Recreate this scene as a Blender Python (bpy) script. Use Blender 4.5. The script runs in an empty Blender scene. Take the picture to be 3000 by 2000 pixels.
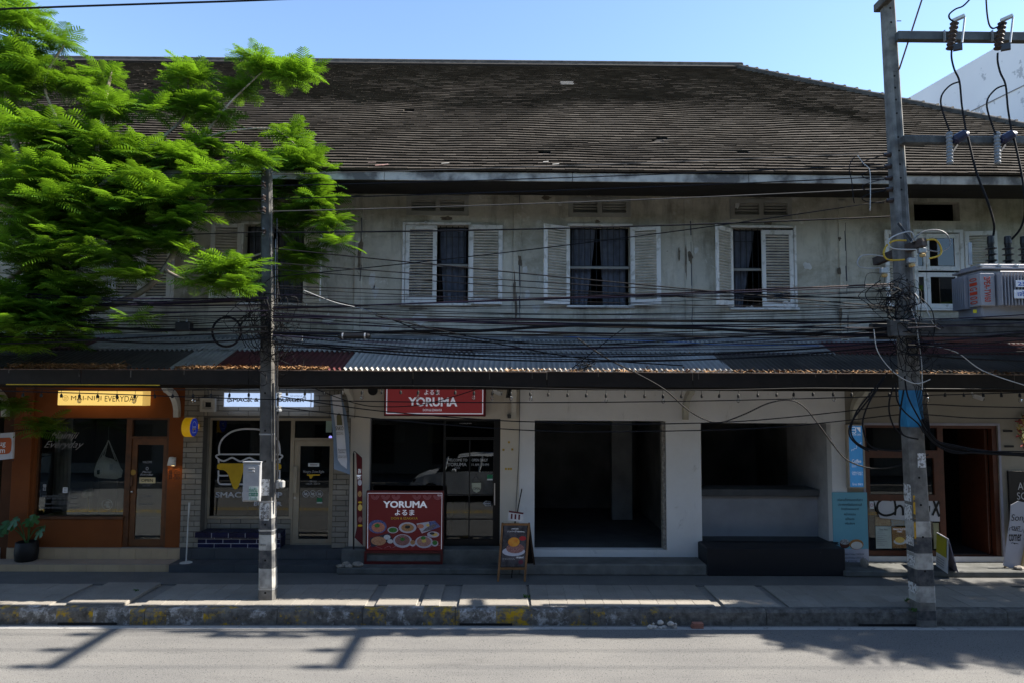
import bpy, math, random
import numpy as np
from mathutils import Vector, Matrix
random.seed(7)
SC = bpy.context.scene
COL = SC.collection
rad = math.radians
# ------------------------------------------------------------------ camera
F_PX, W_PX, H_PX = 2030.0, 3000.0, 2000.0
CAM = Vector((0, 0, 3.5))
PITCH = math.atan(140 / F_PX); YAW = -math.atan(20 / F_PX); ROLL = 0.005
CAMROT = Matrix.Rotation(YAW, 3, 'Z') @ Matrix.Rotation(math.pi / 2 + PITCH, 3, 'X') @ Matrix.Rotation(ROLL, 3, 'Z')
cam = bpy.data.cameras.new('camera'); cam.sensor_width = 36; cam.lens = F_PX / W_PX * 36
cam.clip_end = 2000; cam.clip_start = 0.1
camo = bpy.data.objects.new('camera', cam); COL.objects.link(camo)
camo.matrix_world = Matrix.Translation(CAM) @ CAMROT.to_4x4()
SC.camera = camo
# ------------------------------------------------------------------ sky and sun
SUN_EL, SUN_AZ = rad(39.7), rad(0.8)          # from the right along the street, a touch behind the houses
sdir = Vector((math.cos(SUN_EL) * math.cos(SUN_AZ), math.cos(SUN_EL) * math.sin(SUN_AZ), math.sin(SUN_EL)))
world = bpy.data.worlds.new('World'); SC.world = world; world.use_nodes = True
wn = world.node_tree; wn.nodes.clear()
wo = wn.nodes.new('ShaderNodeOutputWorld'); wb = wn.nodes.new('ShaderNodeBackground'); ws = wn.nodes.new('ShaderNodeTexSky')
ws.sky_type = 'NISHITA'; ws.sun_disc = False; ws.sun_elevation = SUN_EL; ws.sun_rotation = rad(90) - SUN_AZ
ws.air_density = 1.0; ws.dust_density = 0.3; ws.ozone_density = 2.8
wb.inputs['Strength'].default_value = 0.108
wn.links.new(ws.outputs[0], wb.inputs[0]); wn.links.new(wb.outputs[0], wo.inputs[0])
sun = bpy.data.lights.new('sun', 'SUN'); sun.energy = 4.9; sun.angle = rad(0.55); sun.color = (1.0, 0.93, 0.82)
suno = bpy.data.objects.new('sun', sun); COL.objects.link(suno)
suno.rotation_euler = (-sdir).to_track_quat('-Z', 'Y').to_euler(); suno.location = (30, 0, 30)
SC.view_settings.view_transform = 'Standard'; SC.view_settings.look = 'None'
SC.view_settings.exposure = 1.6; SC.view_settings.gamma = 1; SC.view_settings.use_curve_mapping = False
SC.cycles.max_bounces = 8; SC.cycles.transparent_max_bounces = 16
try:
    SC.cycles.use_denoising = True
except Exception:
    pass

# ------------------------------------------------------------------ pixel -> place
def ray(px, py):
    return CAMROT @ Vector(((px - 1500) / F_PX, -(py - 1000) / F_PX, -1))
def P(px, py, Y):                     # the point seen at a pixel on the vertical plane Y
    d = ray(px, py); return CAM + d * ((Y - CAM.y) / d.y)
def G(px, py, z=0.0):                 # the point seen at a pixel on the level z
    d = ray(px, py); return CAM + d * ((z - CAM.z) / d.z)
def RC(px0, py0, px1, py1, Y):        # rectangle on plane Y -> x0,x1,z0,z1
    mx, my = (px0 + px1) / 2, (py0 + py1) / 2
    return P(px0, my, Y).x, P(px1, my, Y).x, P(mx, py1, Y).z, P(mx, py0, Y).z

# ------------------------------------------------------------------ mesh builder
class MB:
    def __init__(s): s.v = []; s.f = []; s.sm = False; s.fa = []
    def add(s, vs, fs):
        b = len(s.v); s.v += [tuple(v) for v in vs]; s.f += [tuple(b + i for i in f) for f in fs]; return s
    def box(s, x0, x1, y0, y1, z0, z1):
        return s.add([(x0,y0,z0),(x1,y0,z0),(x1,y1,z0),(x0,y1,z0),(x0,y0,z1),(x1,y0,z1),(x1,y1,z1),(x0,y1,z1)],
            [(0,3,2,1),(4,5,6,7),(0,1,5,4),(1,2,6,5),(2,3,7,6),(3,0,4,7)])
    def bbox(s, x0, x1, y0, y1, z0, z1, b=0.01):      # box with chamfered edges
        b = min(b, (x1-x0)*.45, (y1-y0)*.45, (z1-z0)*.45)
        vs = []; 
        for z, i in ((z0, b), (z0 + b, 0), (z1 - b, 0), (z1, b)):
            a0, a1, c0, c1 = x0 + i, x1 - i, y0 + i, y1 - i
            k = b * .5 if i == 0 else 0
            vs += [(a0+b-k*0,c0,z),(a1-b,c0,z),(a1,c0+b,z),(a1,c1-b,z),(a1-b,c1,z),(a0+b,c1,z),(a0,c1-b,z),(a0,c0+b,z)]
        fs = [tuple(range(7,-1,-1)), tuple(range(24,32))]
        for r in range(3):
            for k in range(8):
                fs.append((r*8+k, r*8+(k+1)%8, r*8+8+(k+1)%8, r*8+8+k))
        return s.add(vs, fs)
    def quad(s, a, b, c, d): return s.add([a, b, c, d], [(0,1,2,3)])
    def obox(s, c, ax, ay, az):                        # oriented box: centre and half axes
        c = Vector(c); ax = Vector(ax); ay = Vector(ay); az = Vector(az)
        vs = [c + ax*i + ay*j + az*k for k in (-1,1) for (i,j) in ((-1,-1),(1,-1),(1,1),(-1,1))]
        return s.add(vs, [(0,3,2,1),(4,5,6,7),(0,1,5,4),(1,2,6,5),(2,3,7,6),(3,0,4,7)])
    def bar(s, a, b, w, h=None, up=(0,0,1)):           # square bar from a to b
        a = Vector(a); b = Vector(b); h = h or w; d = (b - a); L = d.length; d.normalize()
        u = Vector(up); sx = d.cross(u)
        if sx.length < 1e-4: sx = d.cross(Vector((1,0,0)))
        sx.normalize(); sz = sx.cross(d)
        return s.obox((a + b) / 2, d * L / 2, sx * w / 2, sz * h / 2)
    def tube(s, pts, r, n=6, caps=True):
        pts = [Vector(p) for p in pts]; m = len(pts)
        rs = r if isinstance(r, (list, tuple)) else [r] * m
        base = len(s.v); prev = None
        for i, p in enumerate(pts):
            t = (pts[min(i+1, m-1)] - pts[max(i-1, 0)])
            if t.length < 1e-9: t = Vector((0,0,1))
            t.normalize()
            if prev is None:
                u = t.cross(Vector((0,0,1)))
                if u.length < .05: u = t.cross(Vector((1,0,0)))
            else: u = prev - t * prev.dot(t)
            u.normalize(); prev = u; w = t.cross(u)
            for k in range(n):
                a = 2*math.pi*k/n
                s.v.append(tuple(p + (u*math.cos(a) + w*math.sin(a)) * rs[i]))
        for i in range(m-1):
            for k in range(n):
                a = base + i*n; s.f.append((a+k, a+(k+1)%n, a+n+(k+1)%n, a+n+k))
        if caps:
            s.f.append(tuple(base + k for k in range(n-1,-1,-1))); s.f.append(tuple(base + (m-1)*n + k for k in range(n)))
        return s
    def lathe(s, prof, c=(0,0,0), n=16, ax='Z'):       # prof: [(r,h)]
        base = len(s.v)
        for r, h in prof:
            for k in range(n):
                a = 2*math.pi*k/n; q = (r*math.cos(a), r*math.sin(a), h)
                if ax == 'Y': q = (q[0], q[2], q[1])
                if ax == 'X': q = (q[2], q[0], q[1])
                s.v.append((c[0]+q[0], c[1]+q[1], c[2]+q[2]))
        for i in range(len(prof)-1):
            for k in range(n):
                a = base + i*n; s.f.append((a+k, a+(k+1)%n, a+n+(k+1)%n, a+n+k))
        s.f.append(tuple(base + k for k in range(n-1,-1,-1))); s.f.append(tuple(base + (len(prof)-1)*n + k for k in range(n)))
        return s
    def prism(s, poly, off):                           # polygon of 3-D points swept by off
        off = Vector(off); n = len(poly); a = [Vector(p) for p in poly]
        vs = a + [p + off for p in a]
        fs = [tuple(range(n)), tuple(range(2*n-1, n-1, -1))] + [(i, i+n, (i+1)%n+n, (i+1)%n) for i in range(n)]
        return s.add(vs, fs)
    def smooth(s): s.sm = True; return s
    def mesh(s, name, origin=(0,0,0)):
        m = bpy.data.meshes.new(name); o = Vector(origin)
        m.from_pydata([tuple(Vector(v) - o) for v in s.v], [], s.f); 
        if s.sm:
            m.polygons.foreach_set('use_smooth', [True]*len(m.polygons))
        m.update(); return m
    def center(s):
        a = np.array(s.v); return Vector(((a.min(0) + a.max(0)) / 2).tolist())
    def base(s):
        a = np.array(s.v); c = (a.min(0) + a.max(0)) / 2; return Vector((c[0], c[1], a.min(0)[2]))

WLOC = {}                              # world location of each object (translations only)
def wloc(o):
    return WLOC.get(o.name, Vector((0,0,0))) if o else Vector((0,0,0))
def obj(name, mesh, mat, parent=None, loc=(0,0,0), smooth=False, rotz=None):
    o = bpy.data.objects.new(name, mesh); COL.objects.link(o)
    if mat is not None and mesh is not None:
        if len(mesh.materials) == 0: mesh.materials.append(mat)
        elif mesh.materials[0] != mat:
            o.material_slots[0].link = 'OBJECT'; o.material_slots[0].material = mat
    if parent: o.parent = parent
    o.location = Vector(loc) - wloc(parent)
    if rotz is not None: o.rotation_euler = (0,0,rotz)
    WLOC[o.name] = Vector(loc)
    return o
def part(name, mb, mat, parent=None, label=None):
    c = mb.center(); o = obj(name, mb.mesh(name, c), mat, parent, c)
    if label: o['label'] = label
    return o
def tag(o, label, cat, group=None):
    o['label'] = label; o['category'] = cat
    if group: o['group'] = group
    return o
def thing(name, loc, label, cat, group=None):
    o = bpy.data.objects.new(name, None); COL.objects.link(o); o.empty_display_size = .1
    o.location = loc; WLOC[o.name] = Vector(loc); return tag(o, label, cat, group)
def solo(name, mb, mat, label, cat, group=None):
    c = mb.base(); return tag(obj(name, mb.mesh(name, c), mat, None, c), label, cat, group)
def struct(name, mb, mat):
    o = obj(name, mb.mesh(name), mat); o['kind'] = 'structure'; return o

# ------------------------------------------------------------------ materials
class NT:
    def __init__(s, name):
        s.m = bpy.data.materials.new(name); s.m.use_nodes = True; s.t = s.m.node_tree; s.t.nodes.clear()
        s.out = s.t.nodes.new('ShaderNodeOutputMaterial'); s._pos = None
    def n(s, typ, **kw):
        nd = s.t.nodes.new(typ)
        for k, v in kw.items():
            if k in nd.inputs: s.set(nd.inputs[k], v)
            else: setattr(nd, k, v)
        return nd
    def set(s, inp, v):
        if hasattr(v, 'is_output') or isinstance(v, bpy.types.NodeSocket): s.t.links.new(v, inp)
        else:
            if isinstance(v, (tuple, list)) and len(v) == 3 and inp.type == 'RGBA': v = (*v, 1)
            inp.default_value = v
    def pos(s, scale=(1,1,1)):
        g = s.n('ShaderNodeNewGeometry'); 
        if scale == (1,1,1): return g.outputs['Position']
        m = s.n('ShaderNodeVectorMath', operation='MULTIPLY'); s.set(m.inputs[0], g.outputs['Position']); m.inputs[1].default_value = scale
        return m.outputs[0]
    def noise(s, sc=3, det=4, scale=(1,1,1), rough=.55, dist=0):
        nd = s.n('ShaderNodeTexNoise'); s.set(nd.inputs['Vector'], s.pos(scale)); nd.inputs['Scale'].default_value = sc
        nd.inputs['Detail'].default_value = det; nd.inputs['Roughness'].default_value = rough; nd.inputs['Distortion'].default_value = dist
        return nd.outputs['Fac']
    def ramp(s, fac, a, b, ca=(0,0,0), cb=(1,1,1)):
        r = s.n('ShaderNodeValToRGB'); s.set(r.inputs[0], fac)
        r.color_ramp.elements[0].position = a; r.color_ramp.elements[1].position = b
        r.color_ramp.elements[0].color = (*ca, 1); r.color_ramp.elements[1].color = (*cb, 1)
        return r.outputs[0]
    def mix(s, f, a, b, mode='MIX'):
        m = s.n('ShaderNodeMix', data_type='RGBA', blend_type=mode)
        s.set(m.inputs[0], f); s.set(m.inputs[6], a); s.set(m.inputs[7], b); return m.outputs[2]
    def math(s, op, a, b=0.0, c=0.0):
        m = s.n('ShaderNodeMath', operation=op); s.set(m.inputs[0], a); s.set(m.inputs[1], b); s.set(m.inputs[2], c); return m.outputs[0]
    def xyz(s):
        x = s.n('ShaderNodeSeparateXYZ'); s.set(x.inputs[0], s.pos()); return x.outputs
    def bump(s, h, strength=.3, dist=.02):
        b = s.n('ShaderNodeBump'); s.set(b.inputs['Height'], h); b.inputs['Strength'].default_value = strength; b.inputs['Distance'].default_value = dist
        return b.outputs[0]
    def bsdf(s, col, rough=.8, metal=0, spec=.3, normal=None, emit=None, estr=0, alpha=None):
        b = s.n('ShaderNodeBsdfPrincipled'); s.set(b.inputs['Base Color'], col); s.set(b.inputs['Roughness'], rough)
        b.inputs['Metallic'].default_value = metal; b.inputs['Specular IOR Level'].default_value = spec
        if normal is not None: s.set(b.inputs['Normal'], normal)
        if emit is not None: s.set(b.inputs['Emission Color'], emit); b.inputs['Emission Strength'].default_value = estr
        s.t.links.new(b.outputs[0], s.out.inputs[0]); return b
def lum(c, k): return tuple(min(1, x*k) for x in c)
MATS = {}
def M(name, c, rough=.75, c2=None, sc=2.5, bump=.15, bsc=25, metal=0, spec=.3, emit=0, ecol=None, rnd=0, lo=.35, hi=.68):
    if name in MATS: return MATS[name]
    t = NT(name); c2 = c2 or lum(c, .72)
    col = t.mix(t.ramp(t.noise(sc, 6), lo, hi), c, c2)
    if rnd:
        oi = t.n('ShaderNodeObjectInfo'); k = t.math('MULTIPLY_ADD', oi.outputs['Random'], rnd, 1 - rnd/2)
        hs = t.n('ShaderNodeHueSaturation'); t.set(hs.inputs['Value'], k); t.set(hs.inputs['Color'], col); col = hs.outputs[0]
    nr = t.bump(t.noise(bsc, 4), bump, .01) if bump else None
    t.bsdf(col, t.math('MULTIPLY_ADD', t.noise(sc*3, 3), .2, rough - .1), metal, spec, nr, (ecol or c) if emit else None, emit)
    MATS[name] = t.m; return t.m
def glass_mat(name, tint=(.30,.34,.36), see=.55, refl=1.0):
    t = NT(name); tr = t.n('ShaderNodeBsdfTransparent'); tr.inputs[0].default_value = (*[x*see for x in tint], 1)
    gl = t.n('ShaderNodeBsdfGlossy'); gl.inputs[0].default_value = (.9*refl, .95*refl, 1*refl, 1); gl.inputs['Roughness'].default_value = .015
    t.set(gl.inputs['Normal'], t.bump(t.noise(.9, 1), .012, .05))
    fr = t.n('ShaderNodeFresnel'); fr.inputs[0].default_value = 1.52
    mx = t.n('ShaderNodeMixShader'); t.set(mx.inputs[0], t.math('MULTIPLY_ADD', fr.outputs[0], 1.15, .0)); 
    t.t.links.new(tr.outputs[0], mx.inputs[1]); t.t.links.new(gl.outputs[0], mx.inputs[2]); t.t.links.new(mx.outputs[0], t.out.inputs[0])
    MATS[name] = t.m; return t.m
# ------------------------------------------------------------------ lettering
_txt = [0]
def text(body, x0, x1, z0, z1, y, mat, parent, name='lettering', bold=0.0, spacing=1.0, keep=True, rot=0, label=None, depth=.0015, shear=0, face='front', align='C'):
    """flat letters fitted into the rectangle x0..x1, z0..z1 on the plane y, facing the street"""
    cu = bpy.data.curves.new('t', 'FONT'); cu.body = body; cu.size = 1; cu.bevel_depth = bold; cu.bevel_resolution = 0; cu.space_character = spacing
    cu.extrude = 0; cu.align_x = 'CENTER'; cu.shear = shear; cu.resolution_u = 3; cu.space_line = .95
    to = bpy.data.objects.new('t', cu); COL.objects.link(to)
    bpy.context.view_layer.update()
    me = bpy.data.meshes.new_from_object(to.evaluated_get(bpy.context.evaluated_depsgraph_get()))
    bpy.data.objects.remove(to); bpy.data.curves.remove(cu)
    n = len(me.vertices)
    if n == 0: return None
    a = np.zeros(n*3, 'f'); me.vertices.foreach_get('co', a); a = a.reshape(-1,3)
    mn, mx = a.min(0), a.max(0); w, h = mx[0]-mn[0], mx[1]-mn[1]
    W, H = x1-x0, z1-z0
    if rot: W, H = H, W
    if keep: k = min(W/w, H/h); kx = kz = k
    else: kx, kz = W/w, H/h
    u = (a[:,0]-(mn[0]+mx[0])/2)*kx; v = (a[:,1]-(mn[1]+mx[1])/2)*kz
    if rot == 1: u, v = -v, u
    if rot == -1: u, v = v, -u
    if align == 'L' and not rot: u = u - u.min() - (x1-x0)/2
    c = Vector(((x0+x1)/2, y, (z0+z1)/2))
    b = np.stack([u, -a[:,2]*min(kx,kz)*.5, v], 1).astype('f')
    me.vertices.foreach_set('co', b.ravel()); me.update()
    me.name = name
    o = obj(name, me, mat, parent, c)
    if label: o['label'] = label
    return o
def wall_holes(mb, x0, x1, z0, z1, y0, y1, holes):
    """wall slab from y0 (front) to y1 with rectangular openings (x0,x1,z0,z1) and their reveals"""
    xs = sorted({x0, x1, *[min(max(h[i], x0), x1) for h in holes for i in (0,1)]})
    zs = sorted({z0, z1, *[min(max(h[i], z0), z1) for h in holes for i in (2,3)]})
    def solid(i, j):
        if i < 0 or j < 0 or i >= len(xs)-1 or j >= len(zs)-1: return False
        cx, cz = (xs[i]+xs[i+1])/2, (zs[j]+zs[j+1])/2
        return not any(h[0] < cx < h[1] and h[2] < cz < h[3] for h in holes)
    for i in range(len(xs)-1):
        for j in range(len(zs)-1):
            if not solid(i, j): continue
            a, b, c, d = xs[i], xs[i+1], zs[j], zs[j+1]
            mb.quad((a,y0,c),(b,y0,c),(b,y0,d),(a,y0,d)); mb.quad((b,y1,c),(a,y1,c),(a,y1,d),(b,y1,d))
            if not solid(i-1,j): mb.quad((a,y1,c),(a,y0,c),(a,y0,d),(a,y1,d))
            if not solid(i+1,j): mb.quad((b,y0,c),(b,y1,c),(b,y1,d),(b,y0,d))
            if not solid(i,j-1): mb.quad((a,y0,c),(a,y1,c),(b,y1,c),(b,y0,c))
            if not solid(i,j+1): mb.quad((a,y0,d),(b,y0,d),(b,y1,d),(a,y1,d))
    return mb
def catmull(pts, n=6):
    pts = [Vector(p) for p in pts]; out = []
    for i in range(len(pts)-1):
        p0, p1, p2, p3 = pts[max(i-1,0)], pts[i], pts[i+1], pts[min(i+2, len(pts)-1)]
        for k in range(n):
            t = k/n
            out.append(.5*((2*p1) + (p2-p0)*t + (2*p0-5*p1+4*p2-p3)*t*t + (-p0+3*p1-3*p2+p3)*t**3))
    out.append(pts[-1]); return out
# ================================================================== ground
def road_mat():
    t = NT('asphalt'); 
    n1 = t.ramp(t.noise(75, 4, rough=.8), .34, .66, (.075,.074,.072), (.255,.251,.244))
    n2 = t.ramp(t.noise(.55, 5, (1,2.5,1)), .3, .7, (.86,.86,.87), (1.08,1.07,1.05))
    pits = t.ramp(t.noise(38, 2), .62, .68)
    col = t.mix(1, n1, n2, 'MULTIPLY'); col = t.mix(pits, col, (.05,.05,.049))
    col = t.mix(t.ramp(t.noise(2.2, 7, (.25,1.6,1), .7), .55, .72), col, t.mix(1, col, (.78,.78,.79), 'MULTIPLY')); col = t.mix(t.ramp(t.noise(7, 5, (1,1,1), .7, .6), .70, .74), col, t.mix(1, col, (.62,.62,.62), 'MULTIPLY'))
    t.bsdf(col, .85, 0, .25, t.bump(t.noise(140, 3), .5, .01)); return t.m
def paint_mat(name, c, wear=.5):
    t = NT(name); col = t.mix(t.ramp(t.noise(9, 8, rough=.7), wear-.06, wear+.06), c, (.17,.168,.165)); t.bsdf(col, .7, 0, .3); return t.m
def pave_mat(name='pavement_concrete', c=(.26,.245,.22), c2=(.18,.17,.155), rnd=0):
    t = NT(name); col = t.mix(t.ramp(t.noise(1.3, 7, rough=.65), .3, .7), c, c2)
    col = t.mix(t.ramp(t.noise(45, 3), .55, .75), col, lum(c2, .75)); 
    if rnd:
        oi = t.n('ShaderNodeObjectInfo'); hs = t.n('ShaderNodeHueSaturation'); t.set(hs.inputs['Value'], t.math('MULTIPLY_ADD', oi.outputs['Random'], rnd, 1-rnd/2)); t.set(hs.inputs['Color'], col); col = hs.outputs[0]
    t.bsdf(col, .85, 0, .25, t.bump(t.noise(60, 4), .25, .01)); return t.m
def kerb_mat():
    t = NT('kerb_paint'); x = t.xyz()[0]
    base = t.mix(t.ramp(t.noise(7, 8, rough=.75), .35, .65), (.05,.048,.045), (.17,.165,.155))
    w = t.math('SINE', t.math('MULTIPLY', t.math('ADD', x, .12), 2*math.pi/1.16)); yel = t.math('GREATER_THAN', w, 0)
    paint = t.mix(yel, (.36,.37,.38), (.40,.255,.012))
    big = t.noise(.42, 2); wear = t.ramp(t.math('ADD', t.math('MULTIPLY', t.noise(6, 8, rough=.75), .75), t.math('MULTIPLY', big, .35)), .55, .64)
    wear = t.math('MULTIPLY', wear, t.math('LESS_THAN', t.math('ADD', x, t.noise(3,3)), 3.3))
    t.bsdf(t.mix(wear, base, paint), .85, 0, .25, t.bump(t.noise(30, 5), .6, .012)); return t.m
ROADZ, KY0, KY1 = -0.24, 11.3, 11.5
struct('ground', MB().add([(-300,-300,-.262),(300,-300,-.262),(300,300,-.262),(-300,300,-.262)], [(0,1,2,3)]), M('earth', (.16,.13,.10), .9, sc=.4))
struct('road', MB().add([(-90,1.9,ROADZ),(90,1.9,ROADZ),(90,KY0+.04,ROADZ),(-90,KY0+.04,ROADZ)], [(0,1,2,3)]), road_mat())
lp = paint_mat('line_paint', (.34,.335,.325), .60)
yA, yB = G(1500, 1843, ROADZ).y, G(1500, 1835, ROADZ).y
struct('edge_line', MB().add([(-90,yA,ROADZ+.004),(90,yA,ROADZ+.004),(90,yB,ROADZ+.004),(-90,yB,ROADZ+.004)], [(0,1,2,3)]), lp)
yl = paint_mat('yellow_line_paint', (.52,.33,.03), .55)
for k, yy in enumerate((6.5, 6.75)):
    struct('centre_line', MB().add([(-90,yy,ROADZ+.004),(90,yy,ROADZ+.004),(90,yy+.11,ROADZ+.004),(-90,yy+.11,ROADZ+.004)], [(0,1,2,3)]), yl)
pv = MB().box(-90, 90, KY1, 15.5, -.25, -.03); pavo = struct('pavement', pv, pave_mat())
# pavers near the kerb, the rest a cement sheet, its colour darkened for the awning shade
PM = pave_mat('paver_concrete', (.285,.262,.23), (.215,.198,.172), .16); SLAB = pave_mat('shade_toned_concrete', (.135,.133,.128), (.095,.094,.092), .15)
pw, pd = .30, .31
pmesh = MB().bbox(-pw/2+.0012, pw/2-.0012, -pd/2+.0012, pd/2-.0012, -.028, 0, .003).mesh('paver')
covers = [(G(272,1730).x, G(440,1730).x), (G(1347,1735).x, G(1548,1735).x), (G(2075,1730).x, G(2235,1730).x), (G(1120,1730).x, G(1240,1730).x)]
y = KY1 + pd/2
for r in range(4):
    x = -9.0 + (r % 2)*.0
    while x < 9.0:
        if not any(a - pw/2 < x < b + pw/2 for a, b in covers):
            o = obj('paver', pmesh, PM, pavo, (x, y, random.uniform(-.004, .003)))
            o.rotation_euler = (random.uniform(-.006,.006), random.uniform(-.008,.008), 0)
        x += pw
    y += pd
struct_y = KY1 + 4*pd
part('shade_toned_screed', MB().box(-14, 14, struct_y+.004, 14.2, -.029, -.002), SLAB, pavo)
for i, (a, b) in enumerate(covers):
    part('cover_slab', MB().bbox(a+.02, b-.02, KY1+.02, struct_y-.02, -.028, (.035, .008, .004, .006)[i], .012), PM, pavo)
kerb = struct('kerb', MB().box(-90, 90, KY0+.02, KY1, -.26, -.02), M('kerb_core', (.12,.115,.105), .9))
KM = kerb_mat()
joints = [-9.6] + [G(px, 1790, -.1).x for px in (443, 825, 1070, 1337, 1722, 2228, 2660, 2915)] + [9.6]
for a, b in zip(joints[:-1], joints[1:]):
    mb = MB(); n = max(2, int((b-a)/.12)); prof = []
    rr = random.Random(a)
    rows = []
    for i in range(n+1):
        x = a + .006 + (b-a-.012)*i/n; j = lambda s: rr.uniform(-s, s)
        rows.append([(x,KY0+.006+j(.004),-.262),(x,KY0+j(.007),-.12),(x,KY0+.008+j(.008),-.035+j(.004)),(x,KY0+.04+j(.01),.004+j(.005)),(x,KY1-.012,.004+j(.003)),(x,KY1-.003,-.06)])
    vs = [p for r in rows for p in r]; fs = []
    for i in range(n):
        for k in range(5): fs.append((i*6+k, i*6+6+k, i*6+7+k, i*6+1+k))
    fs += [(5,4,3,2,1,0), tuple(n*6+k for k in range(6))]
    mb.add(vs, fs); part('kerb_stone', mb, KM, kerb)
dm = M('drain_dark', (.012,.012,.012), .9, bump=0)
for a, b, zt in ((200,370,1812),(1350,1500,1812),(2485,2646,1808)):
    x0, x1 = G(a,1805,-.2).x, G(b,1805,-.2).x
    solo('kerb_drain', MB().bbox(x0, x1, KY0-.012, KY0+.02, -.239, -.205, .004), dm, {200:'dark drain slot low in the kerb before the orange shop',1350:'dark drain slot low in the kerb before the red sandwich board',2485:'dark drain slot in the kerb next to the blue wrapped pole'}[a], 'drain')

# ================================================================== the long house: upper floor
FY = 14.0
def plaster_mat():
    t = NT('aged_plaster')
    base = t.mix(t.ramp(t.noise(1.1, 8, rough=.68), .32, .7), (.64,.595,.495), (.47,.435,.355))
    base = t.mix(t.ramp(t.noise(2.6, 7, (1.0,1,.22), .7), .5, .75), base, (.25,.228,.182))
    base = t.mix(t.ramp(t.noise(1.9, 8, (1,1,.8), .75, .8), .60, .66), base, (.66,.63,.56))
    base = t.mix(t.ramp(t.noise(3.3, 9, (1.6,1,.5), .8, 1.5), .655, .68), base, (.11,.10,.09))
    base = t.mix(t.ramp(t.noise(.8, 8, (1,1,1.4), .7), .46, .66), base, t.mix(1, base, (.60,.585,.54), 'MULTIPLY'))
    t.bsdf(base, .9, 0, .2, t.bump(t.noise(14, 7, rough=.7), .5, .02)); return t.m
PLA = plaster_mat()
WHITE_OLD = M('old_white_paint', (.72,.70,.665), .6, (.50,.48,.43), sc=7, bump=.3, lo=.54, hi=.64)
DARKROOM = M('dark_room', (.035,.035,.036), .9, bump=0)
house = thing('shophouse', (0, FY, 0), 'long old two storey shophouse with dark tiled roof and white louvred shutters', 'building')
WZ0, WZ1 = P(1500, 1003, FY).z - .35, P(1500, 578, FY).z
EAVE_Y = 12.25; EAVE_Z = P(1500, 502, EAVE_Y).z
SA = math.atan((P(1500, 192, 20).z - EAVE_Z) / (20 - EAVE_Y)); ca_, sa_ = math.cos(SA), math.sin(SA)
wins = {   # px of the openings
    'a': (330, 655, 505, 885), 'b': (712, 658, 893, 888), 'c': (1186, 660, 1372, 889), 'd': (1669, 664, 1846, 896), 'e': (2145, 669, 2326, 902), 'f': (2683, 682, 2815, 908)}
wr = {k: RC(*v, FY) for k, v in wins.items()}
vents = [(1191,574,1373,632), (1665,580,1847,637), (2138,584,2319,643), (712,572,893,630)]
vr = [RC(*v, FY) for v in vents]
holes = list(wr.values()) + [RC(2678, 592, 2812, 648, FY)]
vh = []
for v in vr:
    w = v[1]-v[0]
    vh += [(v[0]+w*.075, v[0]+w*.47, v[2]+.09, v[3]-.09), (v[0]+w*.54, v[0]+w*.93, v[2]+.09, v[3]-.09)]
part('upper_wall', wall_holes(MB(), -15.2, 14.2, WZ0, WZ1+.25, FY, FY+.22, holes + vh), PLA, house)
part('side_wall', MB().box(14.0, 14.2, FY+.22, 26, WZ0, WZ1+.2), PLA, house)
part('end_wall', MB().box(14.0, 14.2, FY+.01, 26, 0, WZ0-.002), PLA, house); part('end_wall', MB().box(-15.2, -15.0, FY+.26, 26, 0, WZ0-.002), PLA, house)
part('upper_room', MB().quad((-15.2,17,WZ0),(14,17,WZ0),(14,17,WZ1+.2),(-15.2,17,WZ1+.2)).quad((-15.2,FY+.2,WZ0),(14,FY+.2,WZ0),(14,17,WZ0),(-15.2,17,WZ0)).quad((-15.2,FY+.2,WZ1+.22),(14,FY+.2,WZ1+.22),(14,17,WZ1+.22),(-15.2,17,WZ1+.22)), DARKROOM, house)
for (x0,x1,z0,z1), px in zip(vr, vents):     # plaster frames round the roof vents
    mb = wall_holes(MB(), x0, x1, z0, z1, FY-.025, FY, [h for h in vh if x0 < h[0] < x1])
    vo = part('vent_frame', mb, M('vent_plaster', (.40,.385,.34), .9, (.26,.25,.22), bump=.3), house)
    for h in vh:
        if x0 < h[0] < x1:
            for k in range(4):
                zz = h[2] + (k+.5)*(h[3]-h[2])/4
                part('louvre', MB().obox(((h[0]+h[1])/2, FY+.05, zz), ((h[1]-h[0])/2,0,0), (0,.035,-.016), (0,.003,.004)), M('vent_plaster', (0,0,0)), vo)
# bay seams on the wall
seam = M('seam_dark', (.10,.10,.11), .9, bump=0)
for px, yt, yb in ((1050, 640, 990), (1515, 590, 995), (2018, 600, 990), (2470, 640, 1000)):
    x = P(px, 800, FY).x
    part('wall_pilaster', MB().bbox(x-.085, x+.085, FY-.03, FY, WZ0, WZ1, .012), PLA, house)
    mb = MB(); rr = random.Random(px)
    z = P(px, yb, FY).z
    while z < P(px, yt, FY).z:
        h = rr.uniform(.08,.5); 
        if rr.random() < .55: part('seam_crack', MB().bar((x+.05+rr.uniform(-.012,.012),FY-.031,z),(x+.05+rr.uniform(-.012,.012),FY-.031,z+h), rr.uniform(.006,.03), .004, (0,1,0)), seam, house)
        z += h
patch = M('bare_plaster', (.66,.64,.60), .9, (.53,.51,.47), sc=9)
def blob(px, py, w, h, seed, Y=FY-.004):
    rr = random.Random(seed); c = P(px, py, Y); n = 13; pts = []
    for i in range(n):
        a = 2*math.pi*i/n; k = rr.uniform(.5, 1.1); pts.append((c.x + w/2*k*math.cos(a), Y, c.z + h/2*k*math.sin(a)))
    return MB().prism(pts, (0,.003,0))
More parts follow.
